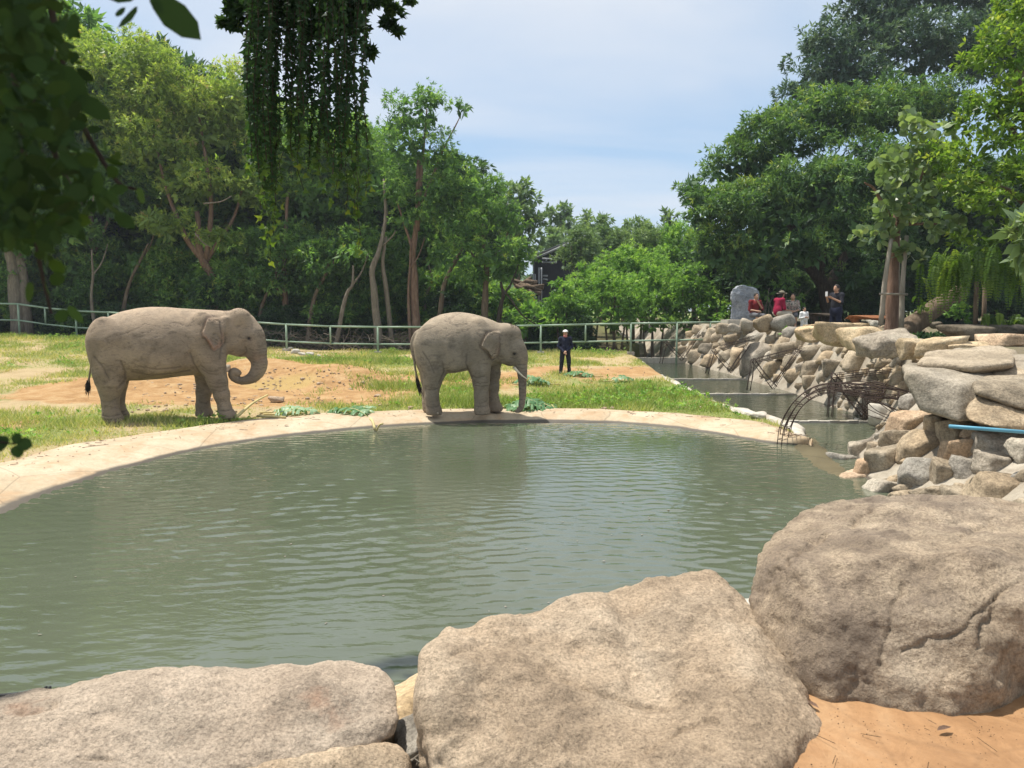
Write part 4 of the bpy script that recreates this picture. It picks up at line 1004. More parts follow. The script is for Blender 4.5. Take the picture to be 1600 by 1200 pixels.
# the larger cow, trunk curled
s1 = .00271
extra_d = dict(ear_y=.325, flare=.11, pink=.8, hair_v=205, hair_u=1080, hollow=[(1225, 300, 40, .29, 50), (420, 470, 40, .60, 150), (870, 560, 30, .50, 90)],
    folds=[([(868, 470), (880, 540), (905, 600), (950, 660)], .016, .014), ([(408, 520), (430, 600), (420, 660), (390, 700)], .018, .014), ([(1068, 250), (1082, 350), (1072, 440), (1062, 520)], .016, .012), ([(1180, 512), (1215, 500), (1243, 472), (1238, 440)], .014, .016), ([(1232, 392), (1262, 400), (1285, 388)], .010, .008), ([(985, 690), (1040, 700), (1095, 694)], .010, .007), ([(990, 716), (1045, 728), (1098, 720)], .010, .007), ([(1000, 745), (1050, 756), (1100, 748)], .010, .006), ([(250, 905), (310, 915), (375, 905)], .011, .008), ([(248, 930), (312, 940), (380, 930)], .011, .008), ([(1030, 895), (1080, 903), (1120, 896)], .010, .008), ([(470, 600), (600, 628), (760, 618), (850, 600)], .016, .010), ([(520, 560), (660, 585), (800, 570)], .014, .006), ([(240, 480), (300, 560), (330, 640)], .016, .008), ([(930, 560), (975, 600), (1040, 610)], .013, .008), ([(940, 590), (985, 625), (1050, 632)], .012, .007)] + [([(1262 + 4 * k, 455 + 24 * k), (1300 + 4 * k, 462 + 24 * k), (1388 - 2 * k, 452 + 24 * k)], .007, .006) for k in range(7)],
    mus=[(945, 360, 100, 190, .30, .17), (300, 400, 120, 190, .34, .18), (640, 480, 220, 150, .38, .22)])
p = at(285, 655, 15.3)
elephant('larger brown elephant with its trunk curled up to its mouth on the dirt mound side', (p[0], 15.35, 0.03), R(15), s1, 777, 968,
    [(172, 400, 470, .05), (182, 335, 560, .22), (205, 285, 600, .34), (250, 243, 640, .42), (320, 203, 662, .48), (400, 172, 675, .53), (500, 150, 676, .57), (600, 142, 672, .585), (700, 143, 660, .57), (800, 152, 650, .53), (900, 158, 640, .47), (980, 163, 600, .41), (1050, 166, 540, .34), (1120, 172, 470, .27), (1160, 210, 430, .2)],
    [(-.27, .95, [(330, 400, 150, -.20), (318, 520, 118, -.24), (308, 610, 98, -.27), (318, 690, 86), (312, 760, 60), (312, 850, 51), (316, 915, 55), (326, 955, 66)]),
     (.27, .95, [(330, 400, 140, .18), (325, 540, 110, .22), (318, 640, 86, .25), (312, 720, 66), (306, 800, 54), (312, 900, 52), (326, 950, 62)]),
     (-.26, 1.0, [(955, 400, 125, -.18), (985, 500, 110, -.21), (1008, 590, 82, -.25), (1035, 690, 66), (1060, 790, 52), (1076, 870, 40), (1080, 905, 43), (1096, 952, 62)]),
     (.24, 1.0, [(930, 420, 120, .15), (925, 560, 78, .2), (920, 680, 56), (914, 790, 50), (905, 870, 42), (905, 905, 44), (912, 952, 62)])],
    [(1190, 300, 118, 148, 0, .27, .08), (1195, 225, 80, 74, .10, .15, .05), (1265, 300, 66, 92, 0, .20, .06), (1150, 400, 105, 92, 0, .25, .08), (1185, 450, 78, 62, 0, .19, .06), (1285, 360, 70, 90, 0, .17, .06), (1205, 488, 48, 28, 0, .085, .04), (1255, 355, 48, 42, .17, .075, .05)],
    [(1270, 350, 95, 0), (1290, 430, 82, 0), (1312, 500, 66, -.01), (1328, 565, 60, -.02), (1312, 625, 54, -.03), (1272, 672, 43, -.04), (1215, 694, 31, -.06), (1160, 682, 27, -.08), (1132, 650, 27, -.10), (1146, 622, 30, -.11), (1178, 634, 24, -.11)],
    [(990, 216), (1050, 212), (1112, 214), (1112, 270), (1105, 330), (1090, 390), (1062, 430), (1032, 452), (1016, 440), (1002, 402), (983, 372), (957, 342), (952, 318), (966, 290), (978, 250)],
    [(1264, 374), (1258, 346, -.215, 26)], [(205, 290, 0), (183, 330, 0), (170, 390, -.02), (174, 470, -.03), (178, 560, -.04), (165, 640, -.05), (156, 690, -.05)], (148, 742, -.05), M['hide'], eye_y=.232)
# the smaller tusker, trunk to the ground
s2 = .002833
extra_d = dict(ear_y=.285, flare=.11, pink=.3, hair_v=262, hair_u=930, hollow=[(938, 345, 34, .265, 44), (610, 470, 26, .56, 100), (440, 480, 26, .58, 90)],
    folds=[([(612, 440), (606, 500), (625, 560), (650, 610)], .016, .014), ([(440, 500), (448, 560), (430, 610), (412, 640)], .016, .013), ([(838, 480), (845, 400), (850, 300)], .012, .008), ([(880, 520), (925, 528), (955, 545), (975, 570)], .012, .012), ([(935, 470), (962, 478), (985, 466)], .009, .008), ([(662, 640), (710, 650), (765, 642)], .010, .007), ([(664, 664), (712, 674), (765, 666)], .010, .007), ([(306, 690), (355, 700), (400, 690)], .010, .007), ([(312, 815), (360, 825), (408, 815)], .010, .008), ([(666, 815), (712, 824), (762, 815)], .010, .008), ([(640, 590), (680, 610), (740, 600)], .013, .008), ([(470, 560), (540, 568), (600, 545)], .014, .008), ([(300, 420), (350, 500), (380, 570)], .016, .007)] + [([(985, 520 + 26 * k), (1020, 526 + 26 * k), (1060, 518 + 26 * k)], .007, .006) for k in range(11)],
    mus=[(700, 340, 90, 160, .28, .16), (340, 380, 100, 160, .32, .16), (530, 440, 130, 130, .36, .2)])
p = at(733, 648, 16.0)
elephant('smaller grey elephant with short tusks reaching its trunk down to banana leaves', (p[0], 16.0, 0.055), R(3), s2, 626, 885,
    [(228, 360, 450, .06), (238, 320, 500, .22), (260, 278, 545, .33), (300, 228, 575, .41), (350, 186, 588, .47), (420, 157, 590, .52), (500, 143, 588, .55), (560, 140, 580, .545), (620, 146, 568, .52), (700, 163, 556, .46), (760, 183, 545, .40), (820, 208, 510, .34), (870, 226, 490, .29), (910, 238, 470, .24), (940, 270, 440, .18)],
    [(-.25, .95, [(360, 380, 130, -.18), (365, 480, 105, -.21), (372, 570, 82, -.24), (362, 650, 58), (356, 750, 46), (362, 820, 46), (372, 872, 55)]),
     (.25, .95, [(330, 380, 125, .18), (330, 500, 95, .22), (330, 620, 60), (322, 740, 44), (325, 820, 44), (335, 860, 53)]),
     (-.24, 1.0, [(690, 360, 108, -.17), (698, 460, 88, -.2), (706, 560, 70, -.24), (714, 650, 56), (716, 750, 47), (716, 820, 45), (722, 870, 55)]),
     (.24, 1.0, [(790, 380, 100, .15), (805, 500, 62, .2), (812, 600, 45), (806, 700, 42), (808, 790, 36), (824, 860, 52)])],
    [(905, 330, 95, 108, 0, .25, .07), (900, 292, 72, 58, .095, .13, .05), (962, 305, 52, 66, 0, .18, .05), (880, 430, 78, 84, 0, .235, .07), (915, 480, 62, 46, 0, .17, .05), (975, 390, 54, 88, 0, .16, .05), (935, 512, 44, 26, 0, .09, .04), (955, 412, 40, 38, .155, .07, .04)],
    [(965, 400, 72, 0), (990, 450, 60, 0), (1008, 500, 48, 0), (1018, 560, 39, -.01), (1021, 630, 33, -.02), (1022, 700, 29, -.02), (1022, 770, 25, -.02), (1016, 830, 22, -.03), (1000, 862, 19, -.04), (978, 876, 15, -.05)],
    [(768, 282), (800, 274), (850, 276), (866, 300), (862, 330), (850, 380), (842, 430), (826, 462), (798, 476), (780, 455), (762, 428), (735, 402), (712, 384), (718, 360), (735, 326), (748, 300)],
    [(960, 442), (957, 420, -.195, 20)], [(262, 285, 0), (235, 310, 0), (213, 350, -.01), (212, 420, -.02), (226, 500, -.03), (238, 580, -.04), (246, 630, -.05)], (264, 715, -.05), M['hide2'], tusk=[(958, 545, .10), (985, 575, .115), (1018, 606, .12), (1054, 632, .115)], eye_y=.205)

# ------------------------------------------------------------------ people
def person(label, loc, yaw, J, h=.0105, outfit=(), hair=None, hat=None, group=None, head_turn=0.0, sc=1.0, face=True):
    """J: joints in metres, x sideways, -y is the way the person faces. outfit: (name, material, chains)"""
    root = empty('person', loc, label, 'person', group, yaw); root.scale = (sc, sc, sc)
    P = {k: np.array(v, float) for k, v in J.items()}
    allp = np.array(list(P.values())); lo = allp.min(0) - .22; hi = allp.max(0) + .22
    B = Body(lo, hi, h); hd = P['head']
    B.ell(hd, (.075, .092, .112), .02); B.ell(hd + (0, -.03, -.055), (.052, .055, .06), .03)
    B.cap(P['neck'], hd + (0, .01, -.06), .055, .05, .02)
    B.cap(hd + (0, -.088, .0), hd + (0, -.108, -.03), .008, .014, .012)          # nose
    B.cap(hd + (-.02, -.088, -.062), hd + (.02, -.088, -.062), .009, .009, .008)   # mouth
    for sg in (-1, 1):
        B.ell(hd + (sg * .078, .005, -.01), (.012, .02, .032), .01)
        B.ell(hd + (sg * .030, -.090, .008), (.016, .012, .010), .008, sub=True)
    B.ell((P['hipL'] + P['hipR']) / 2 + (0, 0, .08), (.15, .10, .14), .06)
    B.cap((P['hipL'] + P['hipR']) / 2 + (0, 0, .1), P['neck'] - (0, 0, .12), .115, .14, .05, 1.0)
    B.cap(P['shL'], P['shR'], .065, .065, .05)
    for q in 'LR':
        B.cap(P['sh' + q], P['el' + q], .052, .040, .03); B.cap(P['el' + q], P['wr' + q], .038, .027, .02)
        B.cap(P['hip' + q], P['kn' + q], .085, .055, .04); B.cap(P['kn' + q], P['an' + q], .052, .038, .02)
        d = unit(P['wr' + q] - P['el' + q]); sd = unit(np.cross(d, (0.2, 1, .1))); c = P['wr' + q] + d * .05
        B.cap(P['wr' + q], c + d * .02, .026, .030, .015)
        bend = np.array((0, -.012, -.012))
        for k_, ln in zip((-1.5, -.5, .5, 1.5), (.06, .075, .07, .055)):
            a = c + d * .035 + sd * k_ * .017; m_ = a + d * ln * .5 + bend * .4; B.cap(a, m_, .011, .010, .006); B.cap(m_, a + d * ln + bend, .010, .008, .004)
        th = c - sd * .03; B.cap(th - d * .02, th + d * .025 - sd * .015, .012, .010, .008)
        fd = unit(P.get('toe' + q, P['an' + q] + (0, -.16, -.05)) - P['an' + q]); B.cap(P['an' + q] + (0, .02, -.03), P['an' + q] + fd * .15 + (0, 0, -.01), .038, .03, .02)
    V, F = B.mesh(1); obj('body', make_mesh('body', V, F, M['skin']), root)
    for (nm, mt, prims) in outfit:
        G = Body(lo, hi, h)
        for pr in prims:
            if pr[0] == 'cap': G.cap(*[np.array(P[a] if isinstance(a, str) else a, float) for a in pr[1:3]], *pr[3:])
            else: G.ell(np.array(pr[1], float) + (P[pr[3]] if len(pr) > 3 else 0), pr[2], .03)
        V, F = G.mesh(1); V = V + normals(V, F) * (.006 * fbm(V * (14, 14, 7), 3, 3))[:, None]
        obj(nm, make_mesh(nm, V, F, mt), root)
    if hair:
        G = Body(hd - .32, hd + .22, h); G.ell(hd + (0, .018, .022), (.088, .098, .108), .01)
        if hair[0] == 'long':
            G.cap(hd + (0, .06, .0), hd + (0, .085, -.20), .075, .06, .04); 
        G.field(lambda x, y, z: -(y - (hd[1] - .045) + .35 * (z - hd[2] - .02)) * .9 + 0 * x, hd - .32, hd + .22, .02, False) if False else None
        G.ell(hd + (0, -.10, -.045), (.068, .075, .115), .02, sub=True)
        V, F = G.mesh(1); obj('hair', make_mesh('hair', V, F, hair[1]), root)
    if hat:
        kind, mt = hat; V, F = ico(3); V = V.copy(); V = V[:, :] * (.1, .115, .09); V[:, 2] = np.maximum(V[:, 2], 0); o = make_mesh('hat', V + hd + (0, 0, .045), F, mt); o = obj('hat', o, root)
        a = np.linspace(0, 2 * math.pi, 28, endpoint=False)
        if kind == 'cap': ring = [(math.cos(t_) * .07, -.09 - abs(math.sin(t_)) * .085 * (1 if math.sin(t_) < 0 else 0), 0) for t_ in a]
        else: ring = [(math.cos(t_) * .17, math.sin(t_) * .18, -.025 + .012 * math.sin(3 * t_)) for t_ in a]
        top_ = [np.array(r_) + hd + (0, 0, .062) for r_ in ring]; bt = [r_ - (0, 0, .01) for r_ in top_]
        n_ = len(a); FF_ = [tuple(range(n_)), tuple(range(2 * n_ - 1, n_ - 1, -1))] + [(i, i + n_, (i + 1) % n_ + n_, (i + 1) % n_) for i in range(n_)]
        obj('hat_brim', make_mesh('hat_brim', top_ + bt, FF_, mt, False), root)
    return root
def stand(h=1.65, **kw):
    J = dict(head=(0, 0, h - .12), neck=(0, .015, h - .27), shL=(-.17, .01, h - .32), shR=(.17, .01, h - .32), elL=(-.24, .02, h - .60), elR=(.24, .02, h - .60), wrL=(-.22, -.06, h - .82), wrR=(.22, -.06, h - .82),
        hipL=(-.09, 0, h * .53), hipR=(.09, 0, h * .53), knL=(-.11, -.02, h * .28), knR=(.11, -.02, h * .28), anL=(-.12, .01, .07), anR=(.12, .01, .07))
    J.update(kw); return J
def top_(sleeve=1, r=.0, waist='hipL'):
    P_ = [('ell', (0, 0, .06), (.185, .125, .17), 'hipm'), ('cap', 'hipm', 'chest', .135 + r, .155 + r, .05), ('cap', 'shL', 'shR', .082, .082, .05)]
    for q in 'LR':
        P_.append(('cap', 'sh' + q, 'el' + q, .068, .056, .03))
        if sleeve > 1: P_.append(('cap', 'el' + q, 'wr' + q, .054, .040, .02))
    return P_
def legs_(full=1):
    P_ = [('ell', (0, 0, .0), (.17, .12, .13), 'hipm')]
    for q in 'LR':
        P_.append(('cap', 'hip' + q, 'kn' + q, .103, .077, .04))
        if full: P_.append(('cap', 'kn' + q, 'an' + q, .075, .062, .03))
    return P_
def fin(J):
    J['hipm'] = tuple((np.array(J['hipL']) + np.array(J['hipR'])) / 2 + (0, 0, .04)); J['chest'] = tuple(np.array(J['neck']) - (0, 0, .14)); return J
def hl(x, y): return float(H(np.array([x]), np.array([y]), False)[0])
# keeper
J = fin(stand(1.62, elL=(-.25, .02, 1.02), elR=(.25, .02, 1.02), wrL=(-.05, -.16, .84), wrR=(.05, -.16, .86), knL=(-.13, -.02, .45), knR=(.13, -.02, .45), anL=(-.16, .01, .07), anR=(.15, .01, .07)))
p = hit(883, 585)
shoes = [[('cap', k_, tuple(np.array(J[k_]) + (0, -.14, -.03)), .055, .045, .02)] for k_ in ('anL', 'anR')]
person('keeper in black clothes and white cap standing with clasped hands near the fence', (p[0], p[1], hl(p[0], p[1])), R(-4), J,
    outfit=[('shirt', M['navy_cloth'], top_(2)), ('trousers', M['black_cloth'], legs_(1)), ('shoe', M['shoe'], shoes[0]), ('shoe', M['shoe'], shoes[1]), ('scarf', M['pink_cloth'], [('ell', (0, -.035, -.10), (.075, .075, .05), 'head')])], hair=('short', M['hair']), hat=('cap', M['white_cloth']), sc=.85)
TZ = 1.6
def seat(h0=.45, lean=.0):
    return dict(head=(0, -.06 - lean, h0 + .72), neck=(0, -.02 - lean * .8, h0 + .57), shL=(-.17, -lean * .7, h0 + .52), shR=(.17, -lean * .7, h0 + .52), elL=(-.23, -.05 - lean * .5, h0 + .24), elR=(.23, -.05 - lean * .5, h0 + .24), wrL=(-.06, -.27, h0 + .20), wrR=(.06, -.27, h0 + .18),
        hipL=(-.10, 0, h0 + .06), hipR=(.10, 0, h0 + .06), knL=(-.13, -.42, h0 + .05), knR=(.13, -.42, h0 + .03), anL=(-.12, -.40, .07), anR=(.12, -.40, .07))
J = fin(seat(.40, .04)); J['elR'] = (.22, -.16, .66); J['wrR'] = (.06, -.20, .86)
p = at(1181, 505, 27.5)
person('seated man in dark red shirt and dark shorts in front of the grey rock pillar', (p[0], 27.7, TZ - .02), R(12), J, outfit=[('shirt', M['red_cloth'], top_(1)), ('shorts', M['grey_cloth'], legs_(0))], hair=('short', M['hair']))
J = fin(seat(.42, .10))
p = at(1219, 505, 26.6)
person('seated person in crimson top, pale trousers and wide hat turned away', (p[0], 26.9, TZ + .02), R(112), J, outfit=[('shirt', M['magenta_cloth'], top_(2)), ('trousers', M['khaki_cloth'], legs_(1))], hair=('long', M['hair']), hat=('brim', M['hat_cloth']))
J = fin(seat(.38, .02))
p = at(1239, 505, 28.4)
person('seated person in patterned shirt and dark shorts between the crimson top and the child', (p[0], 28.5, TZ), R(-20), J, outfit=[('shirt', M['pattern_cloth'], top_(1)), ('shorts', M['grey_cloth'], legs_(0))], hair=('short', M['hair']))
J = fin(stand(1.02)); J = {k: (v if k in () else v) for k, v in J.items()}
J = fin(stand(1.5, wrL=(-.10, -.2, .95), wrR=(.10, -.2, .95)))
p = at(1258, 505, 25.5)
person('small child in a white shirt standing with hands together on the terrace edge', (p[0], 25.6, TZ - .22), R(10), J, outfit=[('shirt', M['white_cloth'], top_(2) + [('cap', 'hipm', 'chest', .15, .15, .05)]), ('trousers', M['white_cloth'], legs_(1))], hair=('short', M['hair']), sc=.62)
J = fin(stand(1.62, elL=(-.24, -.08, 1.08), wrL=(-.12, -.34, 1.22), elR=(.24, -.10, 1.06), wrR=(.06, -.34, 1.20), head=(0, -.03, 1.51)))
p = at(1312, 503, 24.0)
person('woman in a black shirt and navy shorts holding up a phone to take a picture', (p[0], 24.3, TZ - .22), R(-55), J, outfit=[('shirt', M['black_cloth'], top_(1)), ('shorts', M['navy_cloth'], legs_(0) + [('ell', (0, 0, -.1), (.2, .16, .2), 'hipm')])], hair=('long', M['hair']))
ph = MB(); ph.box((0, 0, 0), (.038, .006, .075)); o = ph.build('phone', M['phone']); a = R(-55)
q = np.array([-.05, -.47, 1.33]); o.location = (p[0] + q[0] * math.cos(a) - q[1] * math.sin(a), 24.3 + q[0] * math.sin(a) + q[1] * math.cos(a), TZ - .22 + q[2]); o.rotation_euler = (0, 0, a); tag(o, 'white phone held up by the woman in black', 'phone')

# ------------------------------------------------------------------ green pipe fence
FY0 = 32.0
def fence_pt(px, top_py, Y): return at(px, top_py, Y)
posts = [(-30, 474, 34.5, 1), (28, 475, 34.3, 1), (70, 481, 34.0, 0), (118, 486, 33.7, 1), (169, 488, 33.4, 0), (222, 492, 33.2, 1), (276, 496, 33.0, 0), (332, 499, 32.8, 1), (390, 503, 32.6, 0), (447, 507, 32.4, 1), (516, 510, 32.3, 0), (590, 511, 32.2, 1), (661, 511, 32.2, 0), (733, 510, 32.2, 1), (788, 509.5, 32.2, 0), (845, 508.5, 32.2, 1), (915, 507, 32.2, 0), (986, 505.5, 32.2, 1), (1058, 504.5, 32.2, 1), (1110, 503.5, 32.2, 0), (1152, 503, 32.2, 1)]
fe = empty('pipe_fence', (0, 32.2, 0), 'long pale green two-rail pipe fence across the back of the enclosure', 'fence')
off = np.array([0, 32.2, 0])
tops = [at(a, b, Y) for a, b, Y, f in posts]
gap = []
for i, (a, b_, Y, full) in enumerate(posts):
    gap.append(tops[i] - np.array([0, 0, {True: .72}.get(True)]))
for i in range(len(posts) - 1):
    for lst, r in ((tops, .042), (gap, .036)):
        V_, F_ = tube_geo([lst[i] - off, lst[i + 1] - off], r, 10); obj('rail', make_mesh('rail', V_, F_, M['metal_green']), fe)
for i, (a, b_, Y, full) in enumerate(posts):
    tp = tops[i]; g = hl(tp[0], tp[1]) - .1 if full else gap[i][2]
    if posts[i][0] > 1000 and full: g = max(g, -.3)
    V_, F_ = tube_geo([np.array([tp[0], tp[1], g]) - off, tp - off], .045 if full else .038, 10); obj('post', make_mesh('post', V_, F_, M['metal_green']), fe)
    if full:
        b = MB(); b.box(np.array([tp[0], tp[1], hl(tp[0], tp[1]) + .04]) - off, (.14, .14, .07)); b.build('footing', M['curb'], fe)

# ------------------------------------------------------------------ rusty reinforcing-bar cages
def cage(root, a, b, w=.055, bars=4, r=.008, seed=0):
    a = np.array(a); b = np.array(b); d = unit(b - a); s_ = unit(np.cross(d, (.1, 1, .2))); u_ = np.cross(d, s_); r_ = np.random.default_rng(seed)
    for sx, sy in ((-1, -1), (1, -1), (1, 1), (-1, 1)):
        o_ = s_ * w * sx + u_ * w * sy
        m = (a + b) / 2 + o_ + r_.normal(size=3) * .012
        V_, F_ = tube_geo(curve([a + o_ - d * .05, m, b + o_ + d * .06 + r_.normal(size=3) * .02], 7), r, 6); obj('bar', make_mesh('bar', V_, F_, M['rust']), root)
    n_ = int(np.linalg.norm(b - a) / .28)
    bb = MB()
    for i in range(n_):
        c = a + (b - a) * (i + .5) / n_; q = [c + s_ * w * x + u_ * w * y for x, y in ((-1, -1), (1, -1), (1, 1), (-1, 1), (-1, -1))]
        for k in range(4): bb.tube([q[k], q[k + 1]], r * .7, 4, False)
    if bb.V: bb.build('tie', M['rust'], root)
frames = [('rusty rebar frame farthest up the channel by the fence', 30.0, [(1033, 566), (1040, 534), (1065, 561), (1094, 520)], []),
    ('rusty rebar frame standing on the second channel weir from the fence', 25.0, [(1105, 582), (1115, 547), (1142, 579), (1168, 541)], [((1128, 542), (1176, 528))]),
    ('rusty rebar frame on the middle channel weir with a level top bar', 20.7, [(1170, 607), (1178, 564), (1208, 604), (1248, 547)], [((1178, 564), (1252, 545))]),
    ('rusty rebar frame on the nearest channel weir behind the arched cage', 15.7, [(1297, 648), (1303, 588), (1349, 645), (1404, 580)], [((1303, 588), (1408, 576))])]
for k, (lab, Y, pts, ex) in enumerate(frames):
    P = [at(a, b, Y + (0.25 * (i == 3))) for i, (a, b) in enumerate(pts)]
    rt = empty('rebar_cage', P[0], lab, 'rebar frame', 'rebar frames over the channel')
    Q = [q - P[0] for q in P]
    sc_ = .05 if Y > 22 else .045
    for i in range(3): cage(rt, Q[i], Q[i + 1], sc_, seed=k * 7 + i)
    for (a, b) in ex: cage(rt, at(*a, Y) - P[0], at(*b, Y + .3) - P[0], sc_, seed=k * 7 + 5)
# arched cage that rises from the rim's tip
rt = empty('rebar_arch', gz(1228, 690, 0), 'large arched rebar cage rising from the tip of the pond rim', 'rebar cage')
o0 = np.array(rt.location)
arch = [(1224, 692, 13.25), (1229, 662, 13.2), (1248, 630, 13.1), (1275, 611, 13.0), (1306, 605, 12.9), (1345, 607, 12.7), (1385, 613, 12.5), (1428, 622, 12.3)]
AC = curve([at(*q) for q in arch], 26)
AC[0][2] = min(AC[0][2], .02)
r_ = np.random.default_rng(8)
T_ = unit(np.gradient(AC, axis=0))
for k in range(7):
    fr = k / 6 - .5
    side = np.cross(T_, (0, 1, 0)); o_ = side * (.10 * math.sin(k * 2.1)) + np.outer(np.ones(26), (0.26 * fr, .55 * fr, 0))
    ln = 26 if k % 3 else 22
    V_, F_ = tube_geo((AC + o_ + .012 * vnoise(AC * 2 + k, 3)[:, None] - o0)[:ln], .0075, 6); obj('bar', make_mesh('bar', V_, F_, M['rust']), rt)
for i in range(1, 25, 2):
    side = np.cross(T_[i], (0, 1, 0)); q = [AC[i] + side * .1 * math.sin(k * 2.1) + np.array((0.26 * (k / 6 - .5), .55 * (k / 6 - .5), 0)) - o0 for k in (0, 2, 4, 6, 5, 3, 1, 0)]
    V_, F_ = tube_geo(q, .006, 5, False); obj('tie', make_mesh('tie', V_, F_, M['rust']), rt)
rt = empty('rebar_tangle', at(1350, 620, 12.4), 'tangle of bent rebar rods sagging onto the pale bank behind the arch', 'rebar tangle')
o0 = np.array(rt.location)
for i in range(20):
    x0 = r_.uniform(1290, 1340); y0 = r_.uniform(598, 618); x1 = r_.uniform(1390, 1436); y1 = r_.uniform(606, 626) if i % 3 else r_.uniform(640, 668); Y0 = r_.uniform(12.2, 13.2); Y1 = 12.1 if i % 3 else 11.9
    mid_ = (at((x0 + x1) / 2 + r_.uniform(-15, 15), (y0 + y1) / 2 + r_.uniform(-14, 12), (Y0 + Y1) / 2))
    V_, F_ = tube_geo(curve([at(x0, y0, Y0), mid_, at(x1, y1, Y1)], 12) - o0, .0065, 5); obj('bar', make_mesh('bar', V_, F_, M['rust']), rt)
for i in range(4):
    x = 1349 + i * 2.5; V_, F_ = tube_geo([at(x, 646, 12.9) - o0 + (0, 0, -.1), at(x - 2, 612, 12.8) - o0], .009, 5); obj('bar', make_mesh('bar', V_, F_, M['rust']), rt)

# ------------------------------------------------------------------ odds and ends
a, b_ = at(1483, 666, 8.45), at(1600, 675, 8.3); V_, F_ = tube_geo([a, (a + b_) / 2, b_ + (b_ - a) * .3], .021, 14)
tag(mk('blue_pipe', V_ - a, F_, M['blue_pipe']), 'thin light blue plastic pipe lying across the stones of the wall', 'pipe').location = [float(v) for v in a]
for k, (x0, y0, x1, y1, r) in enumerate(((-60, 1093, 104, 1079, .011), (-60, 1098, 62, 1092, .008))):
    a, b_ = at(x0, y0, 3.35), at(x1, y1, 3.4); V_, F_ = tube_geo([a, (a + b_) / 2, b_], r, 10)
    o = mk('black_pipe', V_ - a, F_, M['black_pipe']); o.location = [float(v) for v in a]
    tag(o, ('thicker black hose just behind the flat slab', 'thinner black hose under the thicker one behind the flat slab')[k], 'hose')
    if k == 0:
        for x in (70, 76): V_, F_ = tube_geo([at(x, 1090, 3.37) - a, at(x + 2, 1073, 3.37) - a], .007, 8); obj('hose_stub', make_mesh('hose_stub', V_, F_, M['black_pipe']), o)
# bamboo-like stalk beside the front foot
a = gz(368, 653, .05); b_ = at(418, 617, 16.9); V_, F_ = tube_geo(curve([a, (a + b_) / 2 + (0, 0, .05), b_], 10), np.linspace(.035, .018, 10), 8)
tag(mk('plant_stalk', V_ - a, F_, M['bamboo']), 'long yellow stalk slanting up by the front foot of the larger elephant', 'stalk').location = [float(v) for v in a]
a = gz(402, 650, .06); b_ = gz(446, 652, .08); V_, F_ = tube_geo([a, b_], .025, 8)
tag(mk('plant_stalk', V_ - a, F_, M['bamboo']), 'short yellow stalk lying at the leaf pile nearest the larger elephant', 'stalk').location = [float(v) for v in a]
def loose(px, py, w, h, mat, label, seed, lvl=3, z=None):
    p = hit(px, py); s = p[1] / 1200; V, F = rock_geo(lvl, (w * s, w * s * .8, h * s), seed)
    o = mk('stone', V, F, M[mat]); o.location = (p[0], p[1], p[2] + h * s * .25 if z is None else z); tag(o, label, 'stone')
loose(433, 628, 24, 13, 'stone_orange', 'lone tan stone on the bare dirt between the elephants', 301, 4)
loose(1185, 654, 30, 15, 'curb', 'pale smooth stone at the inner corner of the kerb', 303, 4)
loose(520, 649, 16, 9, 'stone_dark', 'small brown clod at the edge of the dirt near the rim', 304)
loose(590, 620, 12, 6, 'stone_orange', 'small clod at the right foot of the dirt mound', 305)
loose(352, 580, 18, 14, 'stone_dark', 'dark lump of dung on the mound behind the curled trunk', 309)
for i, (x, y, w) in enumerate(((462, 552, 16), (472, 556, 12), (484, 556, 14), (455, 546, 9), (497, 558, 9))):
    loose(x, y, w, w * .6, 'curb', ['broken white concrete lump at the fence foot, biggest of the rubble', 'grey rubble lump beside the biggest one at the fence foot', 'flat pale rubble piece near the fence', 'tiny upright rubble piece against the green post', 'last small rubble piece by the fence, farthest from the post'][i], 310 + i)
# clods scattered over the dirt: nobody could count them
b = MB(); r_ = np.random.default_rng(12); cv, cf = ico(1)
for i in range(900):
    if i < 650: p = hit(r_.normal(400, 120), r_.uniform(575, 645), 12, 26, 300)
    else: p = hit(r_.normal(900, 130), r_.uniform(570, 640), 12, 30, 300)
    if p[2] < -.02 or p[2] > .8: continue
    d = r_.uniform(.01, .04) * (1 if i % 9 else 1.9); b.add(cv * (d, d, d * .6) * r_.uniform(.7, 1.3, 3) + p + (0, 0, d * .2), cf)
tag(b.build('clods', M['stone_orange']), 'small clods and crumbs scattered over bare soil', 'soil', kind='stuff')

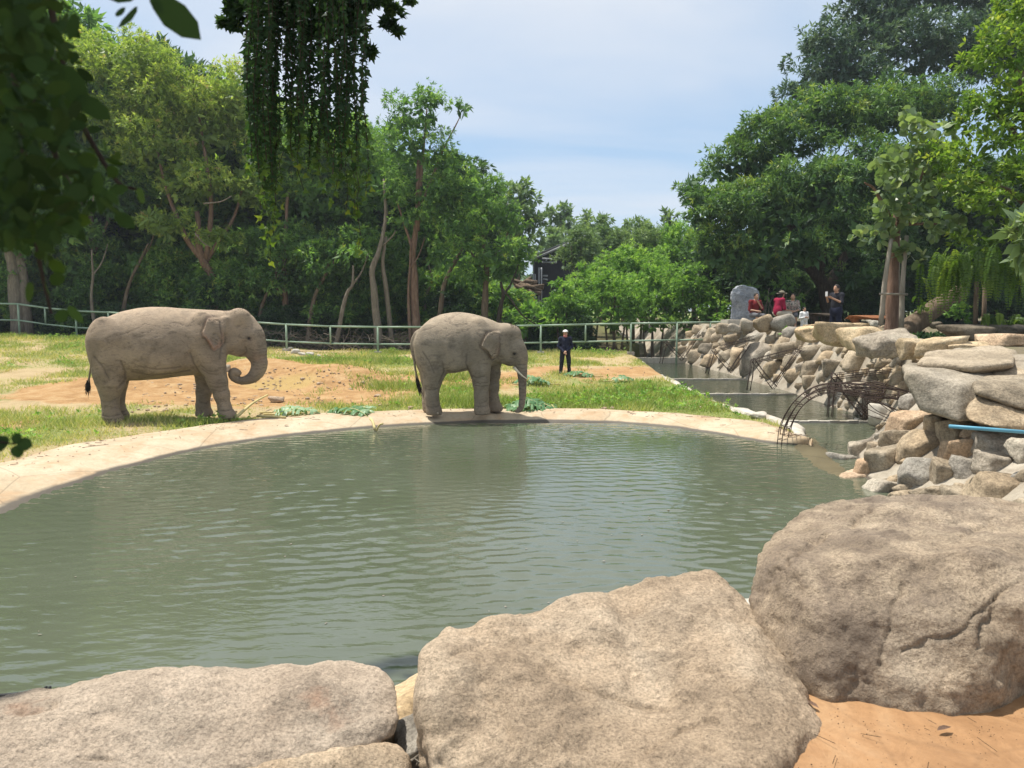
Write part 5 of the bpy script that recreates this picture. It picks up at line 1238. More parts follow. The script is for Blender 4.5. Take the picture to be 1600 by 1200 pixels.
# banana leaves
def banana_leaf(label, px, py, L, ang, seed, W=.30, lift=.05, curl=.12, base=None, pale=.0):
    r_ = np.random.default_rng(seed); p0 = hit(px, py) if base is None else np.array(base); p0 = p0 + (0, 0, .03)
    root = empty('banana_leaf', p0, label, 'banana leaf', 'cut banana leaves around the pond rim', R(ang))
    n_ = 26; x = np.linspace(0, L, n_); mz = lift * np.sin(x / L * math.pi) + .02; my = curl * (x / L) ** 2
    mid_ = np.c_[x, my, mz]; V_, F_ = tube_geo(np.vstack([[-.25, 0, .02], mid_]), np.r_[.022, np.linspace(.018, .004, n_)], 6); obj('midrib', make_mesh('midrib', V_, F_, M['bamboo']), root)
    VV, FF_, tt = [], [], []
    for sg in (-1, 1):
        k = 0; x0 = .04
        while x0 < L:
            w = r_.uniform(.035, .12); x1 = min(x0 + w, L); 
            f = math.sin(min(1, (x0 / L) * 1.05 + .08) * math.pi) ** .55; ww = W * f * r_.uniform(.75, 1.05); sag = r_.uniform(-.02, .13); slant = r_.uniform(.1, .35)
            g = r_.uniform(.3, .75) + pale; rows = 4
            for q in range(rows):
                t_ = q / (rows - 1); yy = sg * ww * t_; zz = .045 * math.sin(t_ * 2.6) - sag * t_ ** 2
                for xx_ in (x0, (x0 + x1) / 2 , x1 - .004):
                    i_ = np.interp(xx_, x, mz); j_ = np.interp(xx_, x, my)
                    VV.append((xx_ + slant * ww * t_, j_ + yy, max(i_ + zz + .006 * math.sin(k * 3 + t_ * 5) - (.012 if xx_ != (x0 + x1) / 2 else 0), -.04 + .004 * k % .02))); tt.append(g)
            b0 = len(VV) - rows * 3
            for q in range(rows - 1):
                for c in range(2): FF_.append((b0 + q * 3 + c, b0 + q * 3 + c + 1, b0 + (q + 1) * 3 + c + 1, b0 + (q + 1) * 3 + c))
            x0 = x1 + (r_.uniform(0, .03) if r_.random() < .3 else 0); k += 1
    obj('blade', make_mesh('blade', VV, FF_, LF['banana'], True, {'tint': ('POINT', tt)}), root)
G = [("torn banana leaf lying with its base at the tusker's trunk tip", 870, 648, 1.05, 195, 1), ('broad banana leaf spread toward the water under the trunk', 862, 655, .9, 212, 2), ('banana leaf lying behind the trunk with its tip to the front feet', 870, 644, 1.0, 172, 3),
     ('upright-edged banana leaf rising at the right of the pile', 872, 652, .55, 120, 4), ('banana leaf half under the forefeet of the tusker', 790, 640, .75, -20, 5), ('limp banana leaf on the grass behind the pile', 862, 603, .9, 178, 6),
     ('dry-edged banana leaf on the dirt behind the tusker head', 815, 603, .6, 10, 7), ('long banana leaf angled across the rim between the elephants', 524, 647, .95, -38, 8), ('crumpled banana leaf on the rim, its pale stem reaching the water', 560, 646, .45, -60, 9),
     ('small torn leaf scrap between the two rim piles', 508, 652, .30, 5, 10), ('silvery shredded banana leaf nearest the larger elephant', 430, 651, .75, -8, 11), ('second shredded leaf crossing the silvery one', 425, 648, .6, 8, 12),
     ('pale leaf scrap lying far back near the keeper', 930, 590, .8, 160, 13), ('wilted leaf on grass right of the keeper', 955, 598, .55, 20, 14)]
for i, (lab, x, y, L, an, sd) in enumerate(G):
    banana_leaf(lab, x, y, L * 1.25, an, sd, W=.34 if L > .6 else .24, lift=.20 if i < 6 else .12, curl=(-1) ** i * .12, pale=.35 if sd in (11, 12, 7, 9) else 0)
for k, (x0, y0, x1, y1) in enumerate(((579, 654, 586, 671), (598, 662, 588, 673))):
    a, b_ = gz(x0, y0, .1), gz(x1, y1, -.06); V_, F_ = tube_geo(curve([a, (a + b_) / 2 + (0, 0, .04), b_], 8), .028 if k == 0 else .018, 8)
    tag(mk('cut_stalk', V_ - a, F_, M['bamboo']), ('thick pale leaf stem running down the rim into the water', 'thin pale leaf stem beside the thick one at the water')[k], 'leaf stem').location = [float(v) for v in a]

# ------------------------------------------------------------------ things on the visitors' terrace
# grey artificial rock pillar
pil = empty('rock_pillar', at(1162, 500, 28.6), 'blue-grey artificial rock pillar standing at the end of the stone wall', 'rock pillar')
o0 = np.array(pil.location)
hullp = [at(1142, 498, 28.4), at(1143, 460, 28.4), at(1145, 451, 28.4), at(1156, 446, 28.4), at(1175, 449, 28.4), at(1186, 455, 28.4), at(1186, 472, 28.4), at(1179, 480, 28.4), at(1179, 502, 28.4), at(1145, 500, 29.2), at(1146, 452, 29.2), at(1175, 448, 29.2), at(1184, 460, 29.2), at(1178, 500, 29.2)]
P_ = np.array(hullp); B = Body(P_.min(0) - .12, P_.max(0) + .12, .025); B.field(poly_field(P_, .06), P_.min(0) - .1, P_.max(0) + .1, .01)
B.ell(at(1186, 496, 28.3), (.22, .5, .5), .08, sub=True)
V, F = B.mesh(1); N = normals(V, F); V = V + N * (.05 * fbm(V * 2.6, 5, 77, .6))[:, None]; obj('stone', make_mesh('stone', V - o0, F, M['faux']), pil)
b = MB(); b.box(at(1151, 504, 28.0) - o0 + (0, .1, .0), (.42, .5, .1)); b.build('base', M['curb'], pil)
# pale ledge along the terrace edge
b = MB(); 
for i in range(6):
    xa = 1262 + i * 13; p = at(xa + 6, 505.5, 22.0); b.box((p[0], 22.0 + .03 * math.sin(i), 1.69 + .012 * math.sin(i * 2)), (.125, .32, .10))
tag(b.build('ledge_slab', M['stone_yellow']), 'long low pale ledge of slabs at the terrace edge by the woman', 'ledge')
def table(label, px, Y, w, dpt, h, mat):
    p = at(px, 500, Y); rt = empty('table', (p[0], Y, TZ - .1), label, 'table')
    b = MB(); 
    V_, F_ = rock_geo(4, (w, dpt, .12), 17, 5, 20, .03, .1); obj('tabletop', make_mesh('tabletop', V_ + (0, 0, h), F_, mat), rt)
    for sx in (-1, 1):
        V_, F_ = tube_geo(curve([(sx * w * .30, 0, 0), (sx * w * .22, 0, h * .5), (sx * w * .30, 0, h)], 8), [.15, .12, .10, .09, .09, .1, .12, .14], 10, wob=.15, seed=sx); obj('leg', make_mesh('leg', V_, F_, mat), rt)
table('red-brown wooden slab table between the woman and the staked tree', 1352, 22.5, 1.1, .9, .50, M['wood'])
table('dark round table in shade behind the child', 1285, 27.5, 1.1, .8, .55, M['bark_dark'])
for k, (x, y0, w, lab) in enumerate(((1300, 486, .5, 'dark stool standing behind the woman with the phone'), (1272, 500, .5, 'low dark seat behind the child'))):
    p = at(x, y0, 28.5); b = MB(); rt = empty('stool', (p[0], 28.5, TZ), lab, 'stool'); b.box((0, 0, .42), (w / 2, .2, .03)); b.build('seat', M['bark_dark'], rt)
    for sx in (-1, 1):
        for sy in (-1, 1): V_, F_ = tube_geo([(sx * w * .42, sy * .16, 0), (sx * w * .38, sy * .15, .42)], .025, 6); obj('leg', make_mesh('leg', V_, F_, M['bark_dark']), rt)
# far shed and log pile seen between the trees
sh = empty('shed', at(862, 445, 58), 'dark open shed with a sloping grey roof edge far behind the bushes', 'shed'); o0 = np.array(sh.location)
b = MB(); b.box((0.9, 2.4, .3), (2.2, 2.2, 1.5)); b.build('wall', M['roof'], sh)
a, c_ = at(843, 402, 57) - o0, at(905, 372, 57) - o0
for k in range(2):
    V_, F_ = tube_geo([a + (-.6, k * 4.5, -.2), c_ + (.6, k * 4.5, .2)], .09, 6); obj('beam', make_mesh('beam', V_, F_, M['steel']), sh)
V_ = np.array([a + (-.5, 0, .05), c_ + (.5, 0, .3), c_ + (.5, 4.5, .3), a + (-.5, 4.5, .05)]); V_ = np.vstack([V_, V_ + (0, 0, .08)]); obj('roof', make_mesh('roof', V_, [(0, 1, 2, 3), (7, 6, 5, 4), (0, 4, 5, 1), (1, 5, 6, 2), (2, 6, 7, 3), (3, 7, 4, 0)], M['steel'], False), sh)
for (x0, y0, x1, y1) in ((847, 410, 870, 410), (847, 404, 866, 405), (848, 431, 856, 431), (848, 436, 856, 437)):
    V_, F_ = tube_geo([at(x0, y0, 56.8) - o0, at(x1, y1, 56.8) - o0], .07, 6); obj('beam', make_mesh('beam', V_, F_, M['steel']), sh)
for x in (829, 833, 836, 842, 846): V_, F_ = tube_geo([at(x, 445, 56) - o0 - (0, 0, 2), at(x, 418 if x > 838 else 428, 56) - o0], .06, 6); obj('post', make_mesh('post', V_, F_, M['steel']), sh)
lp = empty('log_pile', at(822, 452, 50), 'heap of cut brown logs far behind the fence beside the yellow bush', 'log pile'); o0 = np.array(lp.location); r_ = np.random.default_rng(6)
for i in range(26):
    c = at(r_.uniform(808, 838), r_.uniform(440, 458), 50 + r_.uniform(-1, 1)) - o0; d = unit(np.array([1, r_.normal() * .3, r_.normal() * .25])); L = r_.uniform(.6, 1.3)
    V_, F_ = tube_geo([c - d * L / 2, c + d * L / 2], r_.uniform(.07, .14), 8); obj('log', make_mesh('log', V_, F_, M['bark']), lp)
# a wire lies slanting across the bushes behind the fence
V_, F_ = tube_geo(curve([at(786, 452, 33.6), at(800, 470, 33.6), at(812, 488, 33.6), at(826, 500, 33.6), at(846, 512, 33.6)], 12), np.linspace(.045, .03, 12), 6)
tag(mk('fallen_branch', V_, F_, M['bark_dark']), 'bare dark branch slanting down to the fence behind the tusker head', 'branch')

# ------------------------------------------------------------------ vegetation
UP = np.array([0, 0, 1.0])
def leaves_geo(P, A, L, W, r, tint, face=.6, fold=.0):
    """rhombic leaves: base P, axis A (unit), lengths L, widths W"""
    n = len(P); S_ = unit(np.cross(A, UP + r.normal(size=(n, 3)) * face))
    m = P + A * (L * .45)[:, None]; w = (W * .5)[:, None]
    dn = unit(np.cross(S_, A)); 
    V = np.stack([P, m + S_ * w, P + A * L[:, None] - dn * (L * .12)[:, None], m - S_ * w], 1).reshape(-1, 3)
    F = np.arange(4 * n).reshape(n, 4); return V, F, np.repeat(tint, 4)
def round_leaves_geo(P, A, L, W, r, tint, face=.8, up=None):
    n = len(P); S_ = unit(np.cross(A, (UP if up is None else np.array(up, float)) + r.normal(size=(n, 3)) * face)); dn = unit(np.cross(S_, A))
    rows = [(0, 0), (.12, .36), (.42, .52), (.75, .40), (1.0, .0), (.75, -.40), (.42, -.52), (.12, -.36)]
    V = np.stack([P + A * (L * a)[:, None] + S_ * (W * b)[:, None] - dn * (L * (.10 * a * a + .25 * abs(b) ** 2))[:, None] for a, b in rows], 1).reshape(-1, 3)
    F = np.arange(8 * n).reshape(n, 8); return V, F, np.repeat(tint, 8)
def ivy_leaves_geo(P, A, L, W, r, tint, face=.8, up=None):
    n = len(P); S_ = unit(np.cross(A, UP + r.normal(size=(n, 3)) * face)); dn = unit(np.cross(S_, A))
    rows = [(.08, 0), (-.04, .40), (.30, .56), (.46, .26), (1.08, .0), (.46, -.26), (.30, -.56), (-.04, -.40)]
    V = np.stack([P + A * (L * a)[:, None] + S_ * (W * b)[:, None] - dn * (L * (.14 * a * a + .2 * abs(b)))[:, None] for a, b in rows], 1).reshape(-1, 3)
    return V, np.arange(8 * n).reshape(n, 8), np.repeat(tint, 8)
def spray(P, O, n, L, W, r, spread=.8, droop=.35, face=.6, tmean=.5, tvar=.16, kind='rhomb', group_t=None):
    N = len(P); Pn = np.repeat(P, n, 0); On = np.repeat(O, n, 0)
    A = unit(On + r.normal(size=(N * n, 3)) * spread - UP * droop)
    Ln = L * r.uniform(.6, 1.2, N * n); Wn = W * r.uniform(.7, 1.2, N * n)
    t_ = np.repeat(r.normal(tmean, tvar, N) if group_t is None else group_t + r.normal(0, tvar, N), n) + r.normal(0, .07, N * n)
    f = leaves_geo if kind == 'rhomb' else ivy_leaves_geo if kind == 'ivy' else round_leaves_geo
    return f(Pn + A * .015 * r.uniform(0, 1, (N * n, 1)), A, Ln, Wn, r, np.clip(t_, 0.01, .99), face)
def crown_geo(clumps, seed, subs=14, sprays=26, n=5, L=.22, W=.06, subr=.42, spread=.8, droop=.35, face=.6, kind='rhomb', low=-.35, tvar=.15, ragged=.25, tmean=.5, core=26):
    r = np.random.default_rng(seed); PP, OO, TT = [], [], []
    for c in clumps:
        c = np.asarray(c, float); ctr, rad = c[:3], (c[3:6] if len(c) >= 6 else np.repeat(c[3], 3))
        k = max(3, int(subs * (rad.mean() / 1.5) ** 2)) if subs > 0 else -subs
        D = unit(r.normal(size=(k, 3))); D[:, 2] = np.where(D[:, 2] < low, -D[:, 2] * .6, D[:, 2]); D = unit(D)
        sc = ctr + D * rad * r.uniform(.45, .95, (k, 1)); sr = np.minimum(rad.mean(), 2.0) * subr * r.uniform(.55, 1.25, k)
        st = r.normal(0, .10, k)
        for i in range(k):
            m = max(4, int(sprays * (sr[i] / .6) ** 1.7)); d2 = unit(r.normal(size=(m, 3)) + D[i] * .5 + UP * .25)
            PP.append(sc[i] + d2 * (sr[i] * np.array([1.1, 1.1, .75])) * (r.uniform(.35, 1.0, (m, 1)) + ragged * (r.random((m, 1)) < .12)))
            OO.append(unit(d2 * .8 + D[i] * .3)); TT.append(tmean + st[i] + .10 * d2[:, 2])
    P = np.vstack(PP); O = np.vstack(OO); T = np.concatenate(TT)
    G1 = spray(P, O, n, L, W, r, spread, droop, face, tvar=tvar, group_t=T, kind=kind)
    if not core: return G1
    # the inner leaves that close the crown, tinted darker as painted shade
    QQ = []
    for c in clumps:
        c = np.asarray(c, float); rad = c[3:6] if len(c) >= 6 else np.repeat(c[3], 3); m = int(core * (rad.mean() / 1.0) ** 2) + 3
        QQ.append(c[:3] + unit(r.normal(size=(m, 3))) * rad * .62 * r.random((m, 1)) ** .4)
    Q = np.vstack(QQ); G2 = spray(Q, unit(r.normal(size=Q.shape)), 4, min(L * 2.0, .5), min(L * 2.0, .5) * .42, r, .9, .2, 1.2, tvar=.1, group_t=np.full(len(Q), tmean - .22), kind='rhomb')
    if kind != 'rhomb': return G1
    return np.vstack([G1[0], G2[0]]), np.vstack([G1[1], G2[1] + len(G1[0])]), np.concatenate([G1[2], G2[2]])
def tree(name, label, cat, base, trunk=None, limbs=(), crown=None, bark='bark', leaf='feather', group=None, cname='crown'):
    rt = empty(name, base, label, cat, group); o0 = np.asarray(base, float)
    if trunk is not None:
        b = MB()
        for k, (pts, r0, r1) in enumerate([trunk] + list(limbs)):
            n_ = 5 + 3 * len(pts); q = curve(np.array(pts, float), n_) ; q = q + (.05 * r0 / .15) * np.c_[vnoise(q * 1.1 + k, 3), vnoise(q * 1.1 + k, 4), np.zeros(n_)] * np.linspace(0, 1, n_)[:, None]
            rad = np.interp(np.linspace(0, 1, n_), [0, .08, 1], [r0 * (1.35 if k == 0 else 1), r0, r1])
            b.tube(q - o0, rad, 9 if k == 0 else 7, True, .22, k)
        b.build('trunk', M[bark], rt, True)
    if crown is not None:
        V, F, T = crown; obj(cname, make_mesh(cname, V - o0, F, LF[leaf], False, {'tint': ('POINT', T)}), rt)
    return rt
def gp(px, Y):
    p = at(px, 500, Y); return np.array([p[0], Y, hl(p[0], Y) - .05])
def clump(px, py, Y, rpx, rpy=None, ry=None):
    p = at(px, py, Y); k = Y / 1200; rpy = rpy or rpx; return (*p, rpx * k, ry if ry else (rpx + rpy) / 2 * k, rpy * k)

FEA = dict(n=7, L=.23, W=.061, spread=.75, droop=.35, face=.7)
# --- left: the feathery trees behind the fence
GL = 'feathery trees behind the fence'
tree('feathery_tree', 'tall yellowish feathery tree rising highest behind the larger elephant', 'tree', gp(345, 36), ([gp(345, 36), at(335, 440, 36), at(316, 400, 36), at(306, 330, 36)], .26, .12),
    [([at(316, 405, 36), at(290, 370, 35.8), at(262, 300, 35.6), at(240, 210, 35.6)], .15, .05), ([at(322, 405, 36), at(330, 330, 36), at(322, 250, 36), at(300, 120, 36)], .14, .04), ([at(318, 415, 36), at(340, 380, 36.2), at(370, 330, 36.5), at(390, 240, 37)], .12, .04)],
    crown_geo([clump(200, 110, 36, 75, 65), clump(270, 160, 36, 75, 70), clump(170, 180, 36, 60, 60), clump(330, 200, 36.5, 70, 70), clump(240, 235, 35.5, 70, 55), clump(300, 290, 35.3, 65, 40), clump(380, 180, 37, 50, 70), clump(390, 290, 36, 45, 50), clump(250, 350, 34.6, 45, 35), clump(130, 90, 37, 45, 50), clump(340, 370, 34.8, 40, 24)], 11, subs=13, sprays=25, **FEA), 'bark_red', 'feather_y', GL)
tree('feathery_tree', 'feathery tree with hanging branches left of the larger elephant rump', 'tree', gp(150, 37.5), ([gp(150, 37.5), at(146, 420, 37.5), at(140, 330, 37.5), at(120, 220, 37.5)], .18, .07), [([at(145, 400, 37.5), at(175, 330, 37), at(190, 270, 37)], .08, .03)],
    crown_geo([clump(90, 230, 38, 75, 80), clump(150, 290, 37, 60, 60), clump(60, 330, 38, 70, 60), clump(110, 370, 36, 45, 35), clump(190, 320, 37, 50, 50), clump(20, 200, 38, 60, 90)], 12, subs=13, sprays=25, **FEA), 'bark', 'feather', GL)
tree('feathery_tree', 'feathery tree hidden partly behind the hanging vines', 'tree', gp(440, 37.5), ([gp(440, 36.5), at(446, 470, 36.5), at(443, 420, 36.5), at(450, 300, 37)], .16, .08), [([at(447, 470, 36.5), at(425, 440, 36.3), at(420, 420, 36.2)], .06, .03)],
    crown_geo([clump(450, 220, 38, 70, 70), clump(430, 300, 38, 60, 55), clump(500, 320, 37.5, 60, 55), clump(470, 380, 36.5, 55, 35), clump(400, 380, 36.5, 45, 35), clump(530, 240, 38.5, 60, 60)], 13, subs=13, sprays=25, **FEA), 'bark_red', 'feather', GL)
tree('feathery_tree', 'tallest mid-green feathery tree with a tuft leaning toward the open sky', 'tree', gp(650, 35), ([gp(650, 35), at(647, 440, 35), at(645, 390, 35), at(652, 340, 35), at(655, 250, 35)], .20, .09), [([at(645, 390, 35), at(632, 350, 34.8), at(620, 314, 34.6)], .08, .03), ([at(652, 340, 35), at(690, 240, 35.3), at(720, 180, 35.5)], .07, .02), ([at(652, 360, 35), at(660, 250, 35), at(668, 170, 35)], .10, .03)],
    crown_geo([clump(655, 180, 35, 52, 42), clump(640, 235, 35, 55, 50), clump(690, 250, 35, 48, 45), clump(670, 150, 35, 30, 22), clump(720, 168, 35.4, 26, 14), clump(620, 290, 34.8, 45, 35), clump(680, 305, 34.6, 50, 34), clump(620, 200, 35.2, 34, 40), clump(715, 300, 35, 40, 40), clump(650, 340, 34.2, 36, 22)], 14, subs=14, sprays=26, **{**FEA, 'L': .20, 'W': .05}), 'bark_red', 'feather', GL)
tree('feathery_tree', 'dark-centred spreading feathery tree behind the smaller elephant', 'tree', gp(757, 35), ([gp(757, 35), at(758, 460, 35), at(760, 420, 35), at(752, 350, 35)], .17, .08), [([at(759, 440, 35), at(740, 400, 35), at(700, 360, 35)], .07, .03), ([at(760, 420, 35), at(785, 380, 35), at(800, 350, 35)], .07, .03)],
    crown_geo([clump(745, 320, 35, 55, 45), clump(790, 345, 35, 42, 42), clump(720, 370, 34.5, 50, 40), clump(775, 400, 34.2, 50, 38), clump(735, 425, 34.4, 42, 24), clump(812, 400, 35, 26, 38), clump(690, 400, 34.6, 36, 28), clump(705, 320, 35.3, 44, 44)], 15, subs=14, sprays=26, **{**FEA, 'L': .20, 'W': .05}), 'bark', 'feather', GL)
tree('feathery_tree', 'feathery tree with twin pale trunks between the two elephants', 'tree', gp(600, 35), ([gp(592, 34.5), at(585, 460, 34.5), at(582, 420, 34.5), at(592, 390, 34.6), at(602, 340, 34.8), at(600, 280, 35)], .17, .06), [([gp(613, 35), at(604, 455, 34.8), at(598, 410, 34.8), at(604, 370, 34.8)], .13, .07), ([at(596, 385, 34.7), at(612, 370, 34.7), at(618, 360, 34.6)], .05, .02)],
    crown_geo([clump(585, 300, 36.5, 55, 45), clump(560, 240, 37, 50, 60), clump(545, 380, 36, 48, 34), clump(600, 400, 36.8, 45, 30)], 16, subs=12, sprays=22, **FEA), 'bark_pale', 'feather', GL)
# slim trunks with thin heads
slim = [('thin leaning dark trunk just left of the double-trunk pair', [(478, 35.6), (490, 470), (505, 435), (515, 410)], .11, 'bark', [(520, 395, 36, 46, 26)]), ('pale forked thin trunk leaning right between the elephants', [(522, 34.6), (540, 465), (551, 445), (553, 415)], .10, 'bark_pale', [(548, 400, 35, 34, 24)]),
    ('leaning grey trunk right behind the tusker rump', [(683, 35.5), (692, 455), (702, 425), (722, 390)], .13, 'bark', [(700, 440, 36.5, 36, 24)]), ('short dark trunk behind the tusker head', [(775, 34.2), (782, 480), (786, 462), (782, 440)], .12, 'bark_dark', [(790, 425, 34.6, 38, 22)]),
    ('thin reddish trunk close beside the pinkish one', [(641, 34.8), (638, 460), (640, 420), (642, 380)], .07, 'bark_red', [(630, 385, 36, 34, 22)]), ('slender trunk curving up behind the larger elephant head', [(395, 36), (412, 470), (428, 440), (436, 400)], .09, 'bark', [(380, 420, 36.5, 42, 26)]),
    ('thin straight trunk behind the larger elephant rump', [(150, 35.2), (143, 470), (145, 430), (144, 390)], .08, 'bark_pale', [(120, 420, 36.5, 46, 28)]), ('slanting thin trunk left of the leaning red-brown trunk', [(186, 36.3), (200, 450), (220, 405), (232, 380)], .09, 'bark', [(215, 415, 37, 46, 26)]),
    ('low crooked trunk by the dark soil heap', [(668, 38), (664, 470), (676, 440), (668, 410)], .09, 'bark_pale', [(650, 440, 37.5, 36, 20)])]
for i, (lab, pts, r0, bk, cl_) in enumerate(slim):
    Y = pts[0][1]; P_ = [gp(pts[0][0], Y)] + [at(a, b_, Y) for a, b_ in pts[1:]]
    tree('slender_tree', lab, 'tree', P_[0], (P_, r0, r0 * .5), [([P_[2], P_[2] + (.4, .1, .6), P_[2] + (.7, .1, 1.4)], r0 * .5, .02)], crown_geo([clump(a, b_, c_, d, e) for a, b_, c_, d, e in cl_], 60 + i, subs=13, sprays=25, **FEA), bk, 'feather', 'slender trees behind the fence')
tree('double_trunk_tree', 'big grey double-trunked tree at the far left by the fence', 'tree', gp(38, 35.2), ([gp(28, 35.2), at(20, 430, 35.2), at(12, 380, 35.2), at(0, 340, 35.2)], .26, .2), [([gp(42, 35.4), at(34, 430, 35.4), at(26, 380, 35.4), at(28, 330, 35.4)], .24, .18)],
    crown_geo([clump(20, 300, 36, 70, 50), clump(-40, 240, 36, 80, 80)], 19, subs=12, sprays=18, **FEA), 'bark_pale', 'feather', None)
# a few bare pale branches
for k, (pts, lab) in enumerate((([(105, 330), (120, 315), (134, 300), (148, 296)], 'bare pale branch reaching out left of the larger elephant'), ([(110, 352), (130, 338), (144, 318), (147, 300)], 'bare pale branch hanging below another one at left'), ([(305, 365), (316, 378), (328, 386)], 'short bare pale twig across the leaning trunk'), ([(318, 318), (345, 315), (362, 306)], 'bare pale branch above the larger elephant shoulder'))):
    q = curve([at(a, b_, 33.6) for a, b_ in pts], 10); V_, F_ = tube_geo(q - q[0], np.linspace(.035, .015, 10), 6); o = mk('bare_branch', V_, F_, M['bark_pale']); o.location = [float(v) for v in q[0]]; tag(o, lab, 'branch')
# backdrop wood on the left: rows of dark trees, each with its own place
proto_c = []
for k in range(4):
    r_ = np.random.default_rng(200 + k); cl_ = [(r_.uniform(-2.3, 2.3), r_.uniform(-1.6, 1.6), r_.uniform(3.0, 9.5), r_.uniform(1.3, 2.1)) for _ in range(11)]
    V, F, T = crown_geo(cl_, 210 + k, subs=11, sprays=14, n=5, L=.42, W=.14, subr=.45, low=-.9)
    proto_c.append((V, F, T))
b = MB(); b.tube(curve([(0, 0, -.3), (.15, 0, 2.5), (-.1, .1, 5), (.2, 0, 8)], 10), np.linspace(.22, .07, 10), 8, wob=.2); trunk_me = b.mesh('trunk', M['bark_dark'], True)
cm = {}
def proto_tree(kind, leaf, label, cat, group, base, sc, rz, name='woodland_tree'):
    key = (kind, leaf)
    if key not in cm: V, F, T = proto_c[kind]; cm[key] = make_mesh('crown', V, F, LF[leaf], False, {'tint': ('POINT', T)})
    rt = empty(name, base, label, cat, group, rz); rt.scale = sc
    obj('trunk', trunk_me, rt); obj('crown', cm[key], rt); return rt
ROWS = ('foremost', 'middle-row', 'hindmost')
PLACES = [(-40, 'beyond the fence end at far left'), (10, 'behind the double-trunked tree'), (75, 'just right of the double-trunked tree'), (130, "above the fence left of the larger elephant"), (180, "over the larger elephant's rump"), (240, "over the larger elephant's back"), (300, 'left of the leaning red-brown trunk'), (345, 'right of the leaning red-brown trunk'), (390, "over the larger elephant's head"), (440, 'under the left edge of the vine curtain'), (490, 'under the middle of the vine curtain'), (545, 'under the right edge of the vine curtain'), (590, 'behind the twin pale trunks'), (640, 'behind the tallest mid-green tree'), (690, "over the smaller elephant's rump"), (740, "over the smaller elephant's back"), (790, "over the smaller elephant's head"), (835, 'above the keeper, left of the shed'), (880, 'behind the keeper'), (940, 'right of the keeper'), (1000, 'at the middle of the bright thicket'), (1060, 'at the right of the bright thicket'), (1120, 'left of the rock pillar'), (1165, 'behind the rock pillar'), (1210, 'behind the crimson visitor'), (1260, 'behind the small child'), (1310, 'behind the woman with the phone'), (1350, 'behind the wooden table'), (1395, 'behind the staked tree'), (1450, 'behind the leaning trunk'), (1500, 'behind the biggest fern'), (1550, 'behind the second fern'), (1600, 'behind the right-edge fern'), (1660, 'past the right-edge fern')]
def place_word(px): return min(PLACES, key=lambda q: abs(q[0] - px))[1]
r_ = np.random.default_rng(44)
for i in range(30):
    px = -60 + i * 26.5 + r_.uniform(-8, 8); Y = 41 + (i % 3) * 3.2 + r_.uniform(-1, 1)
    topy = np.interp(px, [-60, 100, 300, 420, 560, 600, 700, 760, 860], [40, 60, 150, 190, 230, 250, 250, 330, 400]); h = (485 - topy) * Y / 1200 + 1.2
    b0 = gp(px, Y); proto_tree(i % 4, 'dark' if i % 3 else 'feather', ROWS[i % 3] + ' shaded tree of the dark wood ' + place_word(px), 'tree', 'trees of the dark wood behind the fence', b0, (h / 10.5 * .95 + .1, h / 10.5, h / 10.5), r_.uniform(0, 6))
for i in range(26):     # a lower storey of green crowns that fills the belt down to the fence
    px = -60 + i * 33 + r_.uniform(-9, 9); Y = 37.2 + (i % 3) * 1.3; sc = r_.uniform(.46, .62)
    if 595 < px < 650: continue
    proto_tree((i + 1) % 4, ('feather', 'feather', 'bamboo')[i % 3] if px < 900 else 'feather', ROWS[i % 3] + ' green lower-storey tree ' + place_word(px), 'tree', 'lower-storey trees behind the fence', gp(px, Y) - (0, 0, 1.2), (sc * 1.1, sc, sc), r_.uniform(0, 6), 'understorey_tree')
for i in range(46):     # undergrowth, low and dark
    px = -80 + i * 22 + r_.uniform(-8, 8); Y = 36.5 + (i % 3) * 1.9 + r_.uniform(-.6, .6); sc = r_.uniform(.20, .36)
    if 620 < px < 720 and i % 2: continue
    proto_tree(i % 4, 'dark' if i % 3 == 0 else 'feather', ROWS[i % 3] + ' low undergrowth shrub ' + place_word(px), 'shrub', 'undergrowth shrubs behind the fence', gp(px, Y) - (0, 0, .75), (sc * 1.3, sc, sc), r_.uniform(0, 6), 'undergrowth_shrub')
# dark soil heap
p = gp(715, 38.5); V_, F_ = rock_geo(4, (5.5, 3.2, 3.0), 55, 8, 6); tag(mk('soil_heap', V_ + p + (0, 0, .1), F_, M['bark_dark'], origin=p), 'dark heap of soil and cuttings under the trees behind the tusker', 'soil heap')
# dry brush below the trees by the fence
b = MB(); r_ = np.random.default_rng(77)
for i in range(420):
    px = r_.choice([r_.uniform(470, 660), r_.uniform(380, 470), r_.uniform(160, 380)], p=[.6, .2, .2]); c = gp(px, r_.uniform(33.2, 36)) + (0, 0, r_.uniform(.1, .8)); d = unit(r_.normal(size=3) * (1, .6, .5)); L = r_.uniform(.4, 1.3)
    b.tube(curve([c - d * L / 2, c + r_.normal(size=3) * .08, c + d * L / 2], 4), [.012, .01, .008, .004], 3, False)
tag(b.build('dry_brush', M['bark_pale']), 'tangle of dry twigs and brush on the ground behind the fence', 'brush', kind='stuff')

